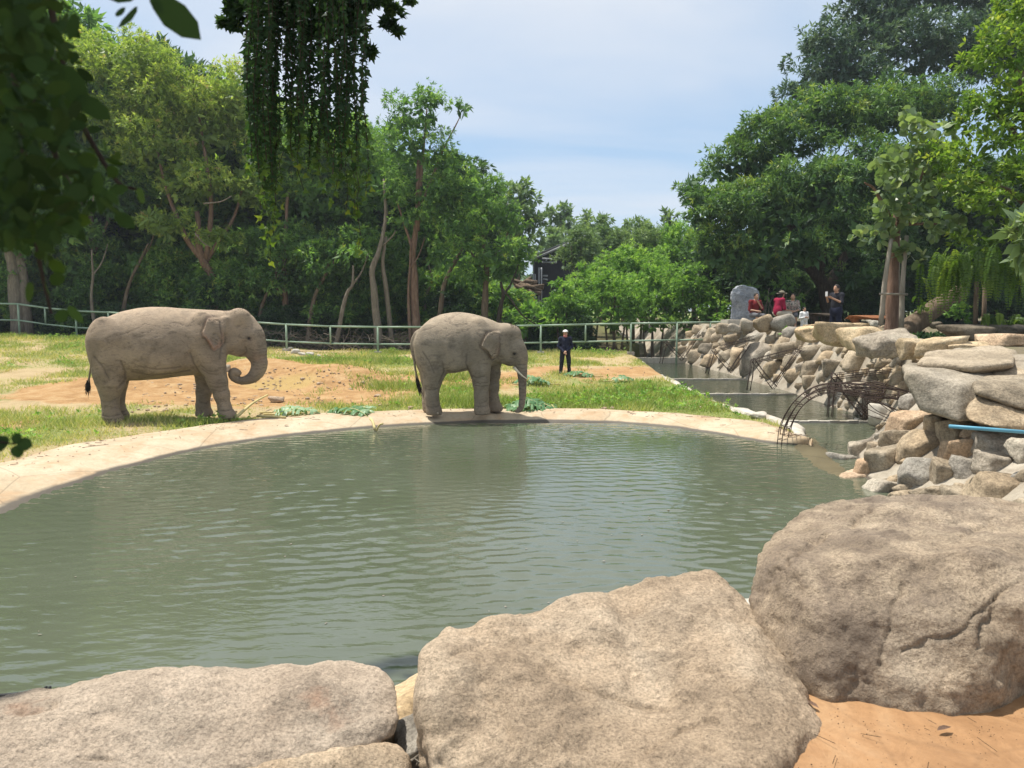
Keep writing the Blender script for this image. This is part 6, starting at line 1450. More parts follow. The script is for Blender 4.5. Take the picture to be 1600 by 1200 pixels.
# --- centre: bright bushes behind the fence, far trees on the skyline
BB = dict(n=7, L=.21, W=.052, spread=.7, droop=.3, face=.7)
bushes = [('lower bright bush directly behind the keeper', 885, 470, 37, 55, 40), ('bright bush with arching sprays right of the keeper', 960, 460, 37, 60, 45), ('bright bush in the middle of the gap behind the fence', 1020, 455, 38, 58, 48), ('bush at the right end beside the grey rock pillar', 1085, 455, 37, 55, 50), ('dark low bush beside the rock pillar foot', 1120, 480, 36, 32, 26),
    ('pale narrow bush rising in front of the dark shed', 908, 385, 46, 38, 42), ('upright pale bush right of the shed', 955, 388, 48, 50, 48), ('lighter bush on the crest of the thicket', 1010, 380, 47, 54, 46), ('yellow-green crest bush below the bare grey tree', 1058, 388, 45, 52, 44), ('large mid bush above the right end of the fence', 1105, 425, 41, 48, 40), ('broad middle bush rising over the fence line', 990, 420, 41, 68, 40), ('bright rounded bush left of centre over the fence', 920, 440, 40, 48, 30), ('low bush under the dark branch', 835, 490, 36.5, 36, 20), ('small bush left of the low one by the dark branch', 805, 500, 36, 28, 16)]
for i, (lab, x, y, Y, rx, ry) in enumerate(bushes):
    base = gp(x, Y); topc = clump(x, y, Y, rx * .8, ry * .8); cl_ = [topc, clump(x - rx * .45, y + ry * .45, Y + .3, rx * .6, ry * .7), clump(x + rx * .45, y + ry * .4, Y - .3, rx * .6, ry * .7), clump(x + rx * .1, y + ry * .9, Y - .6, rx * .7, ry * .6), clump(x - rx * .2, y - ry * .6, Y, rx * .35, ry * .35)]
    P_ = np.array(topc[:3]); lm = [([base + (dx, 0, 0), (base + P_) / 2 + (dx * 1.5, 0, 0), P_ + (dx * 2, 0, 0)], .06, .02) for dx in (-.3, .35)]
    tree('tall_bush', lab, 'bush', base, ([base, (base + P_) / 2, P_], .08, .03), lm, crown_geo(cl_, 300 + i, subs=20, sprays=30, subr=.38, ragged=.5, **BB), 'bark', 'bamboo' if y > 410 or i in (8,) else 'far', 'bright bushes behind the fence', 'foliage')
p = gp(815, 46); tree('flowering_bush', 'small bright yellow bush far behind the fence by the log pile', 'bush', p, None, (), crown_geo([clump(812, 468, 46, 16, 9), clump(824, 464, 46, 12, 8)], 350, subs=16, sprays=30, n=5, L=.2, W=.12), leaf='yellow', cname='foliage')
FARC = dict(n=5, L=.50, W=.20, spread=.8, droop=.2, face=.8)
far = [('distant pale-green tree standing highest right of the feathery trees', 808, 320, 55, 44, 52), ('distant rounded dark tree on the skyline', 878, 345, 68, 32, 36), ('distant small dark tree on the skyline beside the rounded one', 915, 350, 72, 16, 24), ('distant dark tree in the middle of the skyline', 938, 360, 66, 26, 34), ('distant low tree filling the dip of the skyline', 975, 372, 72, 30, 30), ('distant tree near the bare grey crown', 1000, 372, 66, 26, 30), ('distant twiggy greyish tree beside the mango crown', 1040, 365, 60, 26, 42), ('distant mid-green tree below the rounded dark one', 860, 385, 60, 40, 34), ('distant tree behind the shed roof', 905, 385, 62, 36, 26), ('distant green tree at the skyline just left of the bare crown', 1022, 385, 70, 30, 26), ('distant tree filling behind the thicket', 1085, 380, 62, 40, 46), ('distant tree between the highest pale one and the dark wood', 770, 350, 58, 46, 60)]
for i, (lab, x, y, Y, rx, ry) in enumerate(far):
    base = gp(x, Y); topc = clump(x, y, Y, rx * .8, ry * .75); P_ = np.array(topc[:3]); cl_ = [topc, clump(x - rx * .4, y + ry * .5, Y, rx * .6, ry * .6), clump(x + rx * .4, y + ry * .5, Y, rx * .6, ry * .6), clump(x, y + ry * 1.3, Y, rx * .9, ry * .8), clump(x + rx * .2, y - ry * .5, Y, rx * .4, ry * .4)]
    tree('distant_tree', lab, 'tree', base, ([base, (base + P_) / 2, P_], .25, .1), (), crown_geo(cl_, 400 + i, subs=9, sprays=11, subr=.36, **FARC), 'bark', 'far', 'distant trees on the skyline')
# low wood far off that closes the horizon
r_ = np.random.default_rng(9); cl_ = []
for i in range(120):
    a = r_.uniform(-80, 80); cl_.append((a, 100 + r_.uniform(-6, 10), r_.uniform(1, 5), r_.uniform(3, 5)))
V, F, T = crown_geo(cl_, 500, subs=-7, sprays=.6, n=4, L=1.6, W=.8, subr=.45, core=1); tag(mk('distant_wood', V, F, LF['far'], smooth=False, attrs={'tint': ('POINT', T)}), 'far-off low wood closing the horizon behind everything', 'wood', kind='stuff')

# --- right: the mango trees over the terrace
MG = dict(n=7, L=.24, W=.062, spread=.85, droop=.45, face=.55, tvar=.2, ragged=.15)
def tz(px, Y): p = at(px, 500, Y); return np.array([p[0], Y, 1.55])
base = tz(1300, 32)
tree('mango_tree', 'huge dark mango tree spreading over the visitors on the terrace', 'tree', base, ([base, at(1290, 450, 32), at(1262, 410, 32), at(1235, 350, 32)], .34, .2), [([at(1290, 450, 32), at(1320, 400, 32.5), at(1350, 320, 33)], .24, .1), ([at(1280, 440, 32), at(1290, 360, 31.5), at(1300, 260, 31)], .2, .08)],
    crown_geo([clump(1110, 330, 31, 62, 50), clump(1160, 265, 32, 68, 55), clump(1225, 225, 32, 70, 55), clump(1300, 190, 33, 80, 55), clump(1380, 180, 34, 80, 55), clump(1450, 170, 35, 70, 50), clump(1120, 390, 30.5, 62, 42), clump(1190, 340, 30, 75, 60), clump(1270, 300, 30, 80, 60), clump(1350, 270, 31, 80, 60), clump(1180, 415, 30, 50, 30), clump(1250, 390, 29.5, 62, 38), clump(1320, 370, 29.5, 62, 45), clump(1390, 350, 30.5, 60, 55), clump(1085, 300, 32, 34, 28), clump(1160, 215, 33, 30, 22), clump(1340, 432, 30.5, 45, 20), clump(1440, 280, 32, 60, 60)], 21, subs=22, sprays=28, subr=.36, **MG), 'bark_dark', 'mango')
base = tz(1480, 44)
tree('mango_tree', 'tallest blue-green tree behind the mango crown at upper right', 'tree', base, ([base, at(1470, 300, 44), at(1440, 100, 44)], .4, .15), (), 
    crown_geo([clump(1300, 90, 44, 65, 55), clump(1370, 30, 45, 80, 60), clump(1460, -10, 46, 90, 60), clump(1560, 0, 46, 90, 70), clump(1260, 150, 43, 50, 35), clump(1340, 120, 42.5, 70, 50), clump(1430, 80, 43, 80, 60), clump(1520, 90, 43, 80, 60), clump(1210, 195, 42, 36, 26), clump(1600, 90, 43, 80, 70), clump(1390, -50, 46, 90, 50)], 22, subs=12, sprays=14, n=7, L=.34, W=.095, subr=.36, droop=.4), 'bark', 'mango_b')
# dark trees standing behind the terrace
r_ = np.random.default_rng(91)
for i in range(16):
    px = 1175 + i * 33 + r_.uniform(-10, 10); Y = 37 + (i % 3) * 2.5; sc = r_.uniform(.62, .85)
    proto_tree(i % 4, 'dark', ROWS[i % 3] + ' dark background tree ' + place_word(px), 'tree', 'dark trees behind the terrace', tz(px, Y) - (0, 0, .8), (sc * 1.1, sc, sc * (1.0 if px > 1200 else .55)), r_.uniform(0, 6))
for i in range(16):
    px = 1190 + i * 30 + r_.uniform(-10, 10); Y = 33 + (i % 2) * 1.8; sc = r_.uniform(.22, .36)
    proto_tree(i % 4, 'dark', ('nearer', 'farther')[i % 2] + ' low dark terrace shrub ' + place_word(px), 'shrub', 'shrubs at the back of the terrace', tz(px, Y) - (0, 0, .5), (sc * 1.3, sc, sc), r_.uniform(0, 6), 'terrace_shrub')
# pale-stemmed shrub between the seated visitors
base = tz(1205, 30); r_ = np.random.default_rng(15); lm = []
for i in range(22):
    a = base + (r_.uniform(-.5, .9), r_.uniform(-.3, .3), 0); e = a + (r_.normal() * .55, r_.normal() * .3, r_.uniform(.9, 1.6)); lm.append(([a, (a + e) / 2 + r_.normal(size=3) * .1, e], .025, .010))
tree('branching_shrub', 'shrub with many pale crooked stems behind the seated visitors', 'shrub', base, lm[0], lm[1:], crown_geo([clump(1190, 455, 30, 30, 16), clump(1225, 440, 30, 30, 18), clump(1250, 470, 29.5, 22, 14)], 31, subs=14, sprays=14, n=6, L=.13, W=.05), 'bark_pale', 'feather', None, 'foliage')
p = hit(1222, 521); tree('wall_weed', 'small bright green weed growing from the wall under the crimson visitor', 'plant', p, None, (), crown_geo([(*(p + (0, -.25, .05)), .16)], 33, subs=-4, sprays=24, n=5, L=.09, W=.06), leaf='weed', cname='foliage')

# near right: lime tree, broad-leaved young tree on stakes, ferns, leaning trunk
base = tz(1640, 15)
tree('lime_green_tree', 'bushy yellow-green tree crowding the upper right edge', 'tree', base, ([base, at(1635, 400, 15), at(1620, 250, 15), at(1590, 100, 15)], .2, .08), [([at(1630, 350, 15), at(1580, 300, 15), at(1520, 280, 15)], .07, .02), ([at(1625, 260, 15), at(1570, 190, 15), at(1530, 150, 15)], .06, .02)],
    crown_geo([clump(1580, 90, 15, 62, 55), clump(1640, 20, 15, 70, 60), clump(1560, 170, 15, 58, 42), clump(1620, 180, 14.6, 60, 60), clump(1540, 240, 14.8, 60, 40), clump(1600, 280, 14.3, 60, 45), clump(1500, 290, 15, 48, 34), clump(1550, 330, 14.6, 55, 32), clump(1520, 100, 16, 26, 22), clump(1480, 250, 15.4, 34, 34), clump(1640, 360, 14.5, 50, 45), clump(1500, 200, 15.6, 28, 22), clump(1530, 380, 15.2, 50, 22)], 41, subs=95, sprays=44, n=7, L=.125, W=.052, subr=.40, spread=.8, droop=.1, face=.8, ragged=.5), 'bark', 'lime')
base = tz(1391, 16.5) + (0, 0, .05)
RL = dict(kind='round', n=3, L=.19, W=.165, ragged=1.2, spread=.9, droop=.45, face=1.1)
tree('broad_leaved_tree', 'young tree with big round pale leaves tied to wooden stakes', 'tree', base, ([base, at(1396, 450, 16.5), at(1398, 380, 16.5), at(1406, 330, 16.5)], .125, .09), [([at(1399, 360, 16.5), at(1370, 300, 16.2), at(1352, 285, 16)], .05, .015), ([at(1402, 350, 16.5), at(1440, 280, 16.4), at(1450, 210, 16.4)], .06, .015), ([at(1400, 350, 16.5), at(1440, 350, 16), at(1490, 350, 15.8)], .04, .012)],
    crown_geo([clump(1372, 268, 16.0, 34, 22), clump(1445, 215, 16.2, 48, 30), clump(1385, 310, 16, 42, 28), clump(1430, 270, 16.3, 52, 40), clump(1415, 340, 15.9, 50, 28), clump(1460, 360, 15.8, 42, 26), clump(1370, 375, 16.1, 16, 22), clump(1480, 300, 16.6, 40, 34), clump(1430, 400, 16, 24, 16)], 42, subs=60, sprays=26, subr=.55, **RL), 'bark_red', 'round')
b = MB()
stk = empty('tree_stakes', tz(1392, 16.3), 'three grey wooden stakes with a crossbar propping the young tree', 'tree stakes'); o0 = np.array(stk.location)
for (x0, y0, x1, y1, Y) in ((1376, 508, 1393, 373, 16.1), (1408, 512, 1417, 368, 16.1), (1403, 500, 1405, 372, 16.9)):
    V_, F_ = tube_geo(curve([at(x0, y0, Y) - o0, at((x0 + x1) / 2 - 2, (y0 + y1) / 2, Y) - o0, at(x1, y1, Y) - o0], 8), np.linspace(.055, .042, 8), 8, wob=.15); obj('stake', make_mesh('stake', V_, F_, M['pole']), stk)
V_, F_ = tube_geo([at(1374, 459, 15.95) - o0, at(1418, 460, 15.95) - o0], .022, 8); obj('crossbar', make_mesh('crossbar', V_, F_, M['pole']), stk)
q = curve([at(1395, 535, 16.8), at(1425, 508, 17), at(1462, 482, 17.3), at(1500, 455, 17.6)], 16); V_, F_ = tube_geo(q, np.interp(np.linspace(0, 1, 16), [0, .3, 1], [.26, .21, .19]), 16, True, .16)
tag(mk('leaning_trunk', V_, F_, M['bark'], origin=q[0]), 'thick rough grey trunk leaning out of the ground beneath the hanging ferns', 'tree trunk')
def fern_frond(V, F, T, p, d, L, r, droop=1.0, lw=.13):
    n_ = int(L / .036); side = unit(np.cross(d, UP)); t_ = np.linspace(0, 1, n_); tt = r.normal(.5, .17)
    P_ = p + np.outer(t_ * L, d) * (.40 * (1 - .45 * t_))[:, None] - np.outer(droop * L * .9 * t_ ** 1.5, UP)
    w = lw * np.sin(np.clip(t_ * .93 + .07, 0, 1) * math.pi) ** .6
    for sg in (-1, 1):
        A = unit(side * sg + np.gradient(P_, axis=0) * 12 * .02 + r.normal(size=(n_, 3)) * .12 - UP * .15); ax = unit(np.gradient(P_, axis=0))
        m = P_ + A * w[:, None] * .5; q = np.stack([P_, m + ax * .015, P_ + A * w[:, None], m - ax * .015], 1).reshape(-1, 3)
        F.append(np.arange(4 * n_).reshape(n_, 4) + sum(len(v) for v in V)); V.append(q); T.append(np.full(4 * n_, np.clip(tt, 0, .99)))
def fern(label, px, py, Y, n, L, droop, seed, up=.3, lw=.095, spread=math.pi):
    r = np.random.default_rng(seed); V, F, T = [], [], []; c = at(px, py, Y)
    for i in range(n):
        a = -math.pi / 2 + r.uniform(-spread, spread); d = unit(np.array([math.cos(a), math.sin(a), up + r.uniform(-.2, .4)])); fern_frond(V, F, T, c + r.normal(size=3) * .12, d, L * r.uniform(.55, 1.1), r, droop, lw)
    rt = empty('fern', c, label, 'fern', 'ferns at the right')
    for v, f, t_ in zip(V, F, T):      # two rows of leaflets make one frond
        pass
    for i in range(0, len(V), 2):
        vv = np.vstack(V[i:i + 2]); k_ = len(V[i]); tag(obj('frond', make_mesh('frond', vv - c, np.arange(len(vv)).reshape(-1, 4), LF['fern'], False, {'tint': ('POINT', np.concatenate(T[i:i + 2]))}), rt), kind='stuff')
fern('biggest fern hanging in a curtain from the tree above the leaning trunk', 1495, 408, 14.6, 48, 1.0, 1.1, 1)
fern('hanging fern just right of the biggest one', 1545, 400, 14.4, 28, .95, 1.0, 2)
fern('hanging fern curtain left of the biggest one', 1470, 405, 15.0, 30, .95, 1.2, 3)
fern('hanging fern reaching the right edge', 1585, 420, 14.2, 22, .8, 1.0, 4)
fern('small yellow-green fern sprouting on the leaning trunk', 1442, 478, 16.9, 16, .45, .5, 5, .6, .05)
fern('ground fern with low arching fronds under the tree at right', 1560, 500, 15.5, 22, .9, .6, 6, .8, .08)
fern('second ground fern at the far right in the shade', 1598, 505, 16.5, 22, 1.0, .6, 7, .9, .08)
for k, (x, Y, lab) in enumerate(((1524, 15.6, 'thin dark post under the ferns'), (1537, 16.4, 'second thin dark post right behind the first'))):
    a = at(x, 520, Y); a[2] = 1.55; b_ = at(x + 2, 440, Y); V_, F_ = tube_geo([a, b_], .045, 8); tag(mk('fern_post', V_, F_, M['bark'], origin=a), lab, 'post')
p = tz(1500, 16.2); tree('leafy_shrub', 'small dark leafy plant beneath the longest fern fronds', 'plant', p, None, (), crown_geo([clump(1500, 490, 16.2, 17, 18)], 52, subs=-10, sprays=22, n=5, L=.08, W=.045), leaf='feather', cname='foliage')
p = tz(1445, 17); V, F, T = crown_geo([(p[0] + x, 17 + y, 1.6, .28, .3, .05) for x, y in np.random.default_rng(4).uniform(-1.6, 1.6, (40, 2))], 53, subs=-4, sprays=22, n=4, L=.09, W=.045); tag(mk('ground_plants', V, F, LF['dark'], smooth=False, attrs={'tint': ('POINT', T)}), 'dark low ground cover on the terrace under the leaning trunk', 'ground cover', kind='stuff')
# sprig of long leaves entering at the right edge
p = at(1612, 395, 9.0); tree('leafy_branch', 'sprig of long pale leaves poking in at the right edge', 'branch', p, ([at(1660, 420, 9), at(1620, 385, 9), at(1580, 350, 9)], .012, .004), [([at(1640, 400, 9), at(1600, 395, 9), at(1585, 405, 9)], .008, .004)],
    crown_geo([(*at(1592, 372, 9), .12), (*at(1606, 402, 9), .13), (*at(1596, 350, 9), .10)], 54, subs=-4, sprays=4, n=4, L=.16, W=.055, droop=.2), 'bark_pale', 'round', None, 'foliage')

# --- overhead: vines that hang before the lens, and the unseen canopy added to hold and shade them
IVY = dict(face=1.2)
r_ = np.random.default_rng(61)
strands = []
for i in range(78):
    x = r_.choice([r_.uniform(388, 432), r_.uniform(388, 575), r_.uniform(450, 575)]); 
    end = np.interp(x, [385, 400, 425, 440, 470, 500, 530, 560, 578], [230, 300, 315, 250, 230, 262, 275, 262, 220]) + r_.uniform(-70, 20)
    if 436 < x < 446: end = r_.uniform(60, 130)
    strands.append((x, end, 4.8 + r_.uniform(-.35, .45)))
vr = empty('hanging_vine', at(480, -40, 4.9), 'dense curtain of dark ivy strands hanging from above against the sky', 'hanging vine'); o0 = np.array(vr.location)
VV, FF_, TT = [], [], []; b = MB()
for (x, e, Y) in strands:
    a = at(x + r_.uniform(-6, 6), -60, Y); z = at(x, e, Y); n_ = int(np.linalg.norm(a - z) / .016); t_ = np.linspace(0, 1, n_)
    P_ = a + np.outer(t_, z - a) + np.c_[.012 * np.sin(t_ * 9 + x), .012 * np.cos(t_ * 7 + x), np.zeros(n_)]; b.tube(P_[::6], .003, 4, False)
    an = np.arange(n_) * 2.4 + x; A = unit(np.c_[np.cos(an), np.sin(an), -.55 + r_.normal(size=n_) * .3]); 
    V, F, T = ivy_leaves_geo(P_, A, np.full(n_, .045) * r_.uniform(.45, 1.2, n_), np.full(n_, .042) * r_.uniform(.7, 1.1, n_), r_, np.clip(.32 + .5 * t_ ** 6 + r_.normal(0, .1, n_), .01, .97), .7); VV.append(V); FF_.append(F); TT.append(T)
# long trailing yellow-green tips
for x, e0, e in ((420, 300, 410), (432, 280, 370), (410, 290, 350), (440, 240, 320), (545, 260, 325), (556, 270, 340), (562, 280, 400), (500, 220, 300), (470, 230, 300), (575, 230, 300), (520, 240, 320)):
    Y = 4.6; a, z = at(x - 4, e0 - 30, Y), at(x, e, Y); n_ = int(np.linalg.norm(a - z) / .02); t_ = np.linspace(0, 1, n_); P_ = a + np.outer(t_, z - a) + r_.normal(size=(n_, 3)) * .012; b.tube(P_[::4], .002, 4, False)
    A = unit(r_.normal(size=(n_, 3)) + (0, 0, -.7)); V, F, T = ivy_leaves_geo(P_, A, np.full(n_, .045), np.full(n_, .036), r_, np.clip(.62 + .36 * t_ + r_.normal(0, .08, n_), .01, .99), 1.0); VV.append(V); FF_.append(F); TT.append(T)
# the mass above and its side sprays
mass = [(*at(x, y, 5.0), rr * 1.36) for x, y, rr in ((400, 0, .13), (440, -10, .15), (480, 15, .17), (520, 10, .16), (560, 0, .13), (460, 45, .10), (500, 50, .10), (540, 40, .09), (580, 5, .07), (480, -60, .3), (420, -60, .25), (560, -60, .25))]
side = [(*at(x, y, 4.9), rr * 1.36) for x, y, rr in ((372, 5, .045), (362, 20, .028), (352, 38, .018), (600, 10, .04), (616, 18, .028), (608, 38, .020), (618, 50, .012), (640, 2, .014), (370, 45, .018), (578, 80, .016), (380, 20, .04))]
V, F, T = crown_geo(mass, 62, subs=-16, sprays=36, n=4, kind='ivy', L=.046, W=.043, subr=.5, droop=.4, face=1.1, tmean=.35); VV.append(V); FF_.append(F); TT.append(T)
V, F, T = crown_geo(side, 63, subs=-5, sprays=20, n=4, kind='ivy', L=.042, W=.040, subr=.6, droop=.4, face=1.1, tmean=.4); VV.append(V); FF_.append(F); TT.append(T)
off_ = np.cumsum([0] + [len(v) for v in VV[:-1]]); FA = np.vstack([f + o_ for f, o_ in zip(FF_, off_)])
obj('leaves', make_mesh('leaves', np.vstack(VV) - o0, FA, LF['vine'], False, {'tint': ('POINT', np.concatenate(TT))}), vr); V_ = [v - o0 for v in b.V]; b.V = V_; b.build('stem', M['bark_dark'], vr)
# dark leaves close to the lens at upper left
r_ = np.random.default_rng(64); nr = empty('overhanging_branch', at(20, -80, 1.3), 'out-of-focus dark leafy branch hanging close at upper left', 'branch'); o0 = np.array(nr.location)
def leafset(pts, L, W, tm, r, droop=.5, kind='round', tv=.12):
    P_ = np.array(pts); n_ = len(P_); A = unit(r.normal(size=(n_, 3)) * (1, .6, .8) + (0, 0, -droop)); return round_leaves_geo(P_, A, L * r.uniform(.7, 1.2, n_), W * r.uniform(.8, 1.15, n_), r, np.clip(r.normal(tm, tv, n_), .01, .99), 1.4)
pts = []
for _ in range(1000):
    t_ = r_.random(); y = -60 + 440 * t_ ** .8; xmax = np.interp(y, [-60, 0, 60, 120, 200, 260, 300, 350, 400], [130, 112, 118, 128, 150, 205, 190, 110, 60]); x = xmax * (1 - r_.random() ** .62) if r_.random() < .85 else r_.uniform(-60, 20)
    if y > 180 and x > 60: x = max(x, np.interp(y, [180, 330], [60, 90])) if r_.random() < .5 else x
    pts.append(at(x, y, r_.uniform(.8, 1.4)))
V1 = leafset(pts, .025, .016, .3, r_)
pts = [at(x + r_.normal() * 8, y + r_.normal() * 8, .95) for x, y in ((185, 285), (205, 295), (222, 290), (170, 260), (150, 240), (178, 322), (165, 305), (140, 285), (90, 330), (105, 345), (80, 350), (60, 330), (40, 345), (20, 355), (60, 380), (45, 400), (72, 415), (50, 440), (60, 465), (110, 482), (90, 495), (50, 360), (100, 320), (122, 300), (160, 225), (130, 200), (175, 245), (70, 395), (95, 430))]
V2 = leafset(pts, .026, .018, .62, r_, .9)
big = [((240, -8), (312, 58), .11), ((215, 10), (180, 40), .05), ((225, -20), (165, -6), .08), ((118, 20), (105, 62), .045), ((95, 100), (132, 175), .06), ((120, 150), (172, 185), .05), ((235, -5), (255, 20), .05), ((180, 25), (195, 10), .04)]
P_ = np.array([at(*a, 1.0) for a, c, w in big]); Q_ = np.array([at(*c, 1.0) for a, c, w in big]); Ln = np.linalg.norm(Q_ - P_, axis=1); A = unit(Q_ - P_)
V3 = round_leaves_geo(P_, A, Ln, Ln * .48, np.random.default_rng(2), np.full(len(P_), .45), .15, (.1, -1, .25))
VV = [V1[0], V2[0], V3[0]]; off_ = np.cumsum([0] + [len(v) for v in VV[:-1]]); FA = np.vstack([f + o_ for f, o_ in zip((V1[1], V2[1], V3[1]), off_)])
obj('leaves', make_mesh('leaves', np.vstack(VV) - o0, FA, LF['near'], True, {'tint': ('POINT', np.concatenate((V1[2], V2[2], V3[2])))}), nr)
b = MB(); 
for pts_ in ([(-20, -80), (60, 60), (120, 180), (180, 280), (215, 296)], [(-20, -80), (20, 100), (40, 260), (60, 400), (80, 490)], [(60, -80), (90, 60), (110, 150)], [(200, -80), (235, -8)], [(20, 60), (90, 250), (130, 320)]):
    b.tube(curve([at(x, y, 1.15) - o0 for x, y in pts_], 14), np.linspace(.006, .002, 14), 6, False)
b.build('stem', M['bark_dark'], nr)
# tiny sprig low at the left edge
sp = empty('leaf_sprig', at(-10, 690, .95), 'tiny out-of-focus sprig with four leaves at the left edge', 'sprig'); o0 = np.array(sp.location)
big = [((20, 692), (30, 678)), ((14, 693), (-8, 688)), ((26, 692), (49, 696)), ((24, 696), (28, 716)), ((10, 690), (-16, 696))]
P_ = np.array([at(*a, .95) for a, c in big]); Q_ = np.array([at(*c, .95) for a, c in big]); Ln = np.linalg.norm(Q_ - P_, axis=1); V, F, T = round_leaves_geo(P_, unit(Q_ - P_), Ln * 1.05, Ln * .95, np.random.default_rng(1), np.full(5, .4), .15, (.1, -1, .3))
obj('leaves', make_mesh('leaves', V - o0, F, LF['near'], True, {'tint': ('POINT', T)}), sp); V_, F_ = tube_geo([at(-30, 686, .95) - o0, at(24, 694, .95) - o0], .0012, 5); obj('stem', make_mesh('stem', V_, F_, M['bark_dark']), sp)
# unseen canopy above the frame, added to shade the near leaves
cl_ = []; r_ = np.random.default_rng(66)
for i in range(34):
    x, y = r_.uniform(-4.8, -.6), r_.uniform(-2.6, 1.7); cl_.append((x, y, max(3.35 + .43 * max(y, 0), 4.3) + r_.uniform(.2, 1.0), r_.uniform(.5, .8)))
V, F, T = crown_geo(cl_, 67, subs=-9, sprays=26, n=5, L=.16, W=.08, subr=.5)
rt = tree('shade_canopy', 'unseen leafy canopy above the frame, added to shade the near leaves and hold the vines', 'tree', (-3.6, -2.2, .6), ([(-3.6, -2.2, .5), (-3.4, -1.8, 2.2), (-2.8, -.6, 3.9), (-3.5, 1.4, 4.9), (-3.4, 3.6, 5.2), (-2.8, 5.6, 5.4), (-1.5, 5.9, 5.3), (-.9, 5.5, 5.2)], .22, .06), (), (V, F, T), 'bark', 'dark')

# ------------------------------------------------------------------ grass and weeds in the enclosure
r_ = np.random.default_rng(70)
def scatter(n, x0, x1, y0, y1):
    X = r_.uniform(x0, x1, n); Y = y0 + (y1 - y0) * r_.random(n) ** 1.0; return X, Y
X, Y = scatter(620000, -24, 6.2, 9, 34)
vis = (np.abs(X) < Y * .70 + .5) & (seg_dist(X, Y, RZONE) > .03) & (seg_dist(X, Y, BANKZ) > .2); X, Y = X[vis], Y[vis]
g, d, f = cover(X, Y); nz = vnoise(np.c_[X * 1.6, Y * 1.6, X * 0], 71) * .28 + vnoise(np.c_[X * 5, Y * 5, X * 0], 72) * .22
dens = np.clip(.13 + g * 1.0 - d * .95 + nz, 0, 1); keep = r_.random(len(X)) < dens * np.clip(.35 + 9 / Y, 0, 1) * .75
X, Y, g, d = X[keep], Y[keep], g[keep], d[keep]; n_ = len(X)
Z = H(X, Y, True); hgt = (1 + .7 * vnoise(np.c_[X * 1.1, Y * 1.1, X * 0], 80)) * (.02 + .075 * np.clip(g, 0, 1) * r_.uniform(.4, 1.3, n_) + .03 * r_.random(n_)) * (1 + Y / 60)
P_ = np.c_[X, Y, Z - .01]; a = r_.uniform(0, 2 * math.pi, n_); w = .004 + .00045 * Y; lean = r_.normal(size=(n_, 2)) * .55
V = np.stack([P_ + np.c_[np.cos(a) * w, np.sin(a) * w, np.zeros(n_)], P_ - np.c_[np.cos(a) * w, np.sin(a) * w, np.zeros(n_)], P_ + np.c_[lean * hgt[:, None], hgt]], 1).reshape(-1, 3)
tint = np.clip(.82 - .42 * g + .18 * vnoise(np.c_[X * .8, Y * .8, X * 0], 79) + r_.normal(0, .17, n_), .02, 1); F = np.arange(3 * n_).reshape(n_, 3)
tag(mk('grass', V, F, LF['grass'], smooth=False, attrs={'tint': ('POINT', np.repeat(tint, 3))}), 'short green and straw grass covering the enclosure', 'grass', kind='stuff')
# leafy creeping weeds in the brightest patches
cz = []
X, Y = scatter(60000, -24, 6.2, 12, 34); vis = (np.abs(X) < Y * .70 + .5) & (seg_dist(X, Y, RZONE) > .08) & (seg_dist(X, Y, BANKZ) > .2); X, Y = X[vis], Y[vis]
g, d, f = cover(X, Y); nz = vnoise(np.c_[X * 2.2, Y * 2.2, X * 0], 75) * .5; keep = r_.random(len(X)) < np.clip((g - d * .7 + nz - .8) * 1.3, 0, 1) * .55
X, Y = X[keep], Y[keep]; P_ = np.c_[X, Y, H(X, Y, True) + r_.uniform(.02, .16, len(X)) * (1 + .5 * vnoise(np.c_[X * 2, Y * 2, X * 0], 76))]
V, F, T = spray(P_, np.tile(UP, (len(P_), 1)), 5, .085, .045, r_, spread=1.0, droop=.1, face=.8, tvar=.17)
tag(mk('creeping_weeds', V, F, LF['weed'], smooth=False, attrs={'tint': ('POINT', T)}), 'bright leafy creeping weeds along the rim and channel edge', 'weeds', kind='stuff')
# floating flecks and fallen leaves
V, F, T = [], [], []
b = MB()
for i in range(100):
    p = gz(r_.uniform(900, 1370), r_.uniform(655, 900), WATER + .006) if i < 80 else gz(r_.uniform(30, 900), r_.uniform(680, 1000), WATER + .006)
    if seg_dist(np.array([p[0]]), np.array([p[1]]), WZONE)[0] > -.1: continue
    s_ = r_.uniform(.006, .018); a = r_.uniform(0, 6, 5); a.sort(); b.add([p + (math.cos(q) * s_, math.sin(q) * s_, 0) for q in a], [tuple(range(5))])
tag(b.build('floating_flecks', M['pole']), 'pale floating flecks and bits on the pond water', 'debris', kind='stuff')
for k, (x, y, an, lab) in enumerate(((1475, 1139, .3, 'small curled dry leaf at the foot of the largest boulder'), (1268, 1101, 2.2, 'dead brown leaf in the crack between the two big boulders'), (1256, 1092, 1.2, 'second dead leaf higher in the crack between the two big boulders'))):
    p = gz(x, y, .615); s_ = .028; q = [(-1.2, 0, .0), (-.5, .4, .25), (.4, .42, .28), (1.3, 0, .1), (.4, -.42, .3), (-.5, -.4, .22)]; ca, sa = math.cos(an), math.sin(an)
    o = mk('dry_leaf', [((a * ca - b_ * sa) * s_, (a * sa + b_ * ca) * s_, c * s_) for a, b_, c in q] + [(0, 0, .03 * s_)], [(6, 0, 1), (6, 1, 2), (6, 2, 3), (6, 3, 4), (6, 4, 5), (6, 5, 0)], M['bark_red']); o.location = [float(v) for v in p]; tag(o, lab, 'leaf')

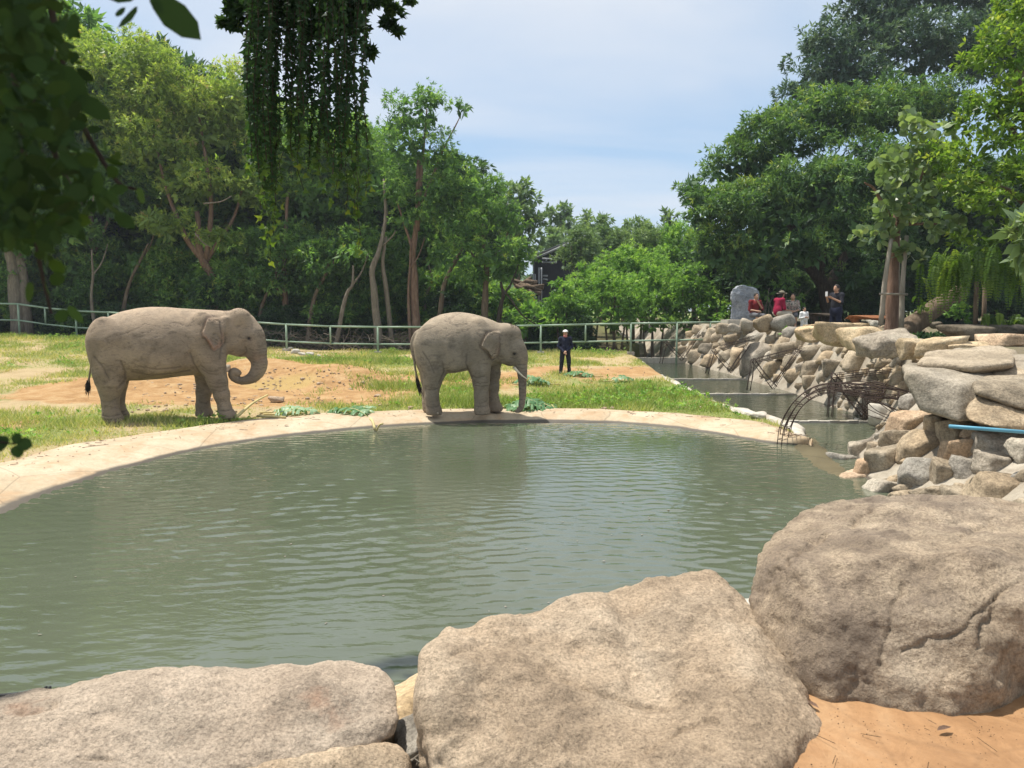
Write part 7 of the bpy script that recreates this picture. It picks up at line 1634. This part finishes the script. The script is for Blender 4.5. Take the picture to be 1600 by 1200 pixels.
# grit, crumbs and bits of leaf on the floor beside the boulders
b = MB(); r_ = np.random.default_rng(123); cv, cf = ico(1)
for i in range(240):
    if i % 3: q = r_.choice(3); A_, B_ = [((1262, 1125), (1160, 1195)), ((1255, 1100), (1480, 1145)), ((1480, 1145), (1600, 1110))][q]; u_ = r_.random(); px, py = A_[0] + (B_[0] - A_[0]) * u_ + r_.normal() * 10 + 8, A_[1] + (B_[1] - A_[1]) * u_ + abs(r_.normal()) * 14
    else: px, py = r_.uniform(1180, 1600), r_.uniform(1110, 1200)
    p = gz(px, py, .612); d = r_.uniform(.0007, .0022)
    b.add(cv * (d, d, d * .7) * r_.uniform(.6, 1.6, 3) + p, cf)
for i in range(9):
    px, py = r_.uniform(1200, 1600), r_.uniform(1115, 1200); p = gz(px, py, .614); d = unit(r_.normal(size=3) * (1, 1, .06)); L = r_.uniform(.01, .05); b.tube([p - d * L, p + d * L + (0, 0, .002)], .0011, 4)
tag(b.build('floor_grit', M['bark_dark']), 'grit, twigs and crumbs lying on the orange floor', 'litter', kind='stuff')
# crumbs, leaf bits and dried mud on the concrete rim
b = MB(); r_ = np.random.default_rng(321)
for i in range(520):
    k_ = r_.integers(10, n_r - 4); q_ = r_.beta(1.1, 2.2) * .85; p = OU[k_] + (IN[k_] - OU[k_]) * q_
    z_ = np.interp(q_, [a for a, c in prof], [c for a, c in prof]) + .004; s_ = r_.uniform(.006, .022) * (1 + 1.5 * (r_.random() < .08))
    if i % 5: a = np.sort(r_.uniform(0, 6.28, 5)); b.add([(p[0] + math.cos(q) * s_, p[1] + math.sin(q) * s_ * r_.uniform(.5, 1), z_ + r_.uniform(.002, .010)) for q in a] + [(p[0], p[1], z_ + .014)], [(j, (j + 1) % 5, 5) for j in range(5)])
    else: d = unit(np.array([r_.normal(), r_.normal(), 0])) * s_ * 4; b.tube([(p[0] - d[0], p[1] - d[1], z_ + .006), (p[0] + d[0], p[1] + d[1], z_ + .012)], .004, 4)
tag(b.build('rim_litter', M['bark_red']), 'crumbs, twigs and dried mud scattered on the pale pond rim', 'litter', kind='stuff')
# thin haze in the humid air
b = MB(); b.box((0, 420, 13), (460, 520, 14.6)); t = NT('haze'); pv = t.n("VolumePrincipled"); pv.inputs["Color"].default_value = (.82, .9, 1, 1); pv.inputs["Density"].default_value = .0006; pv.inputs["Anisotropy"].default_value = .2; t.l(pv.outputs[0], t.out.inputs["Volume"])
tag(b.build('haze', t.m), 'thin pale haze in the air over the whole scene', 'haze', kind='stuff')
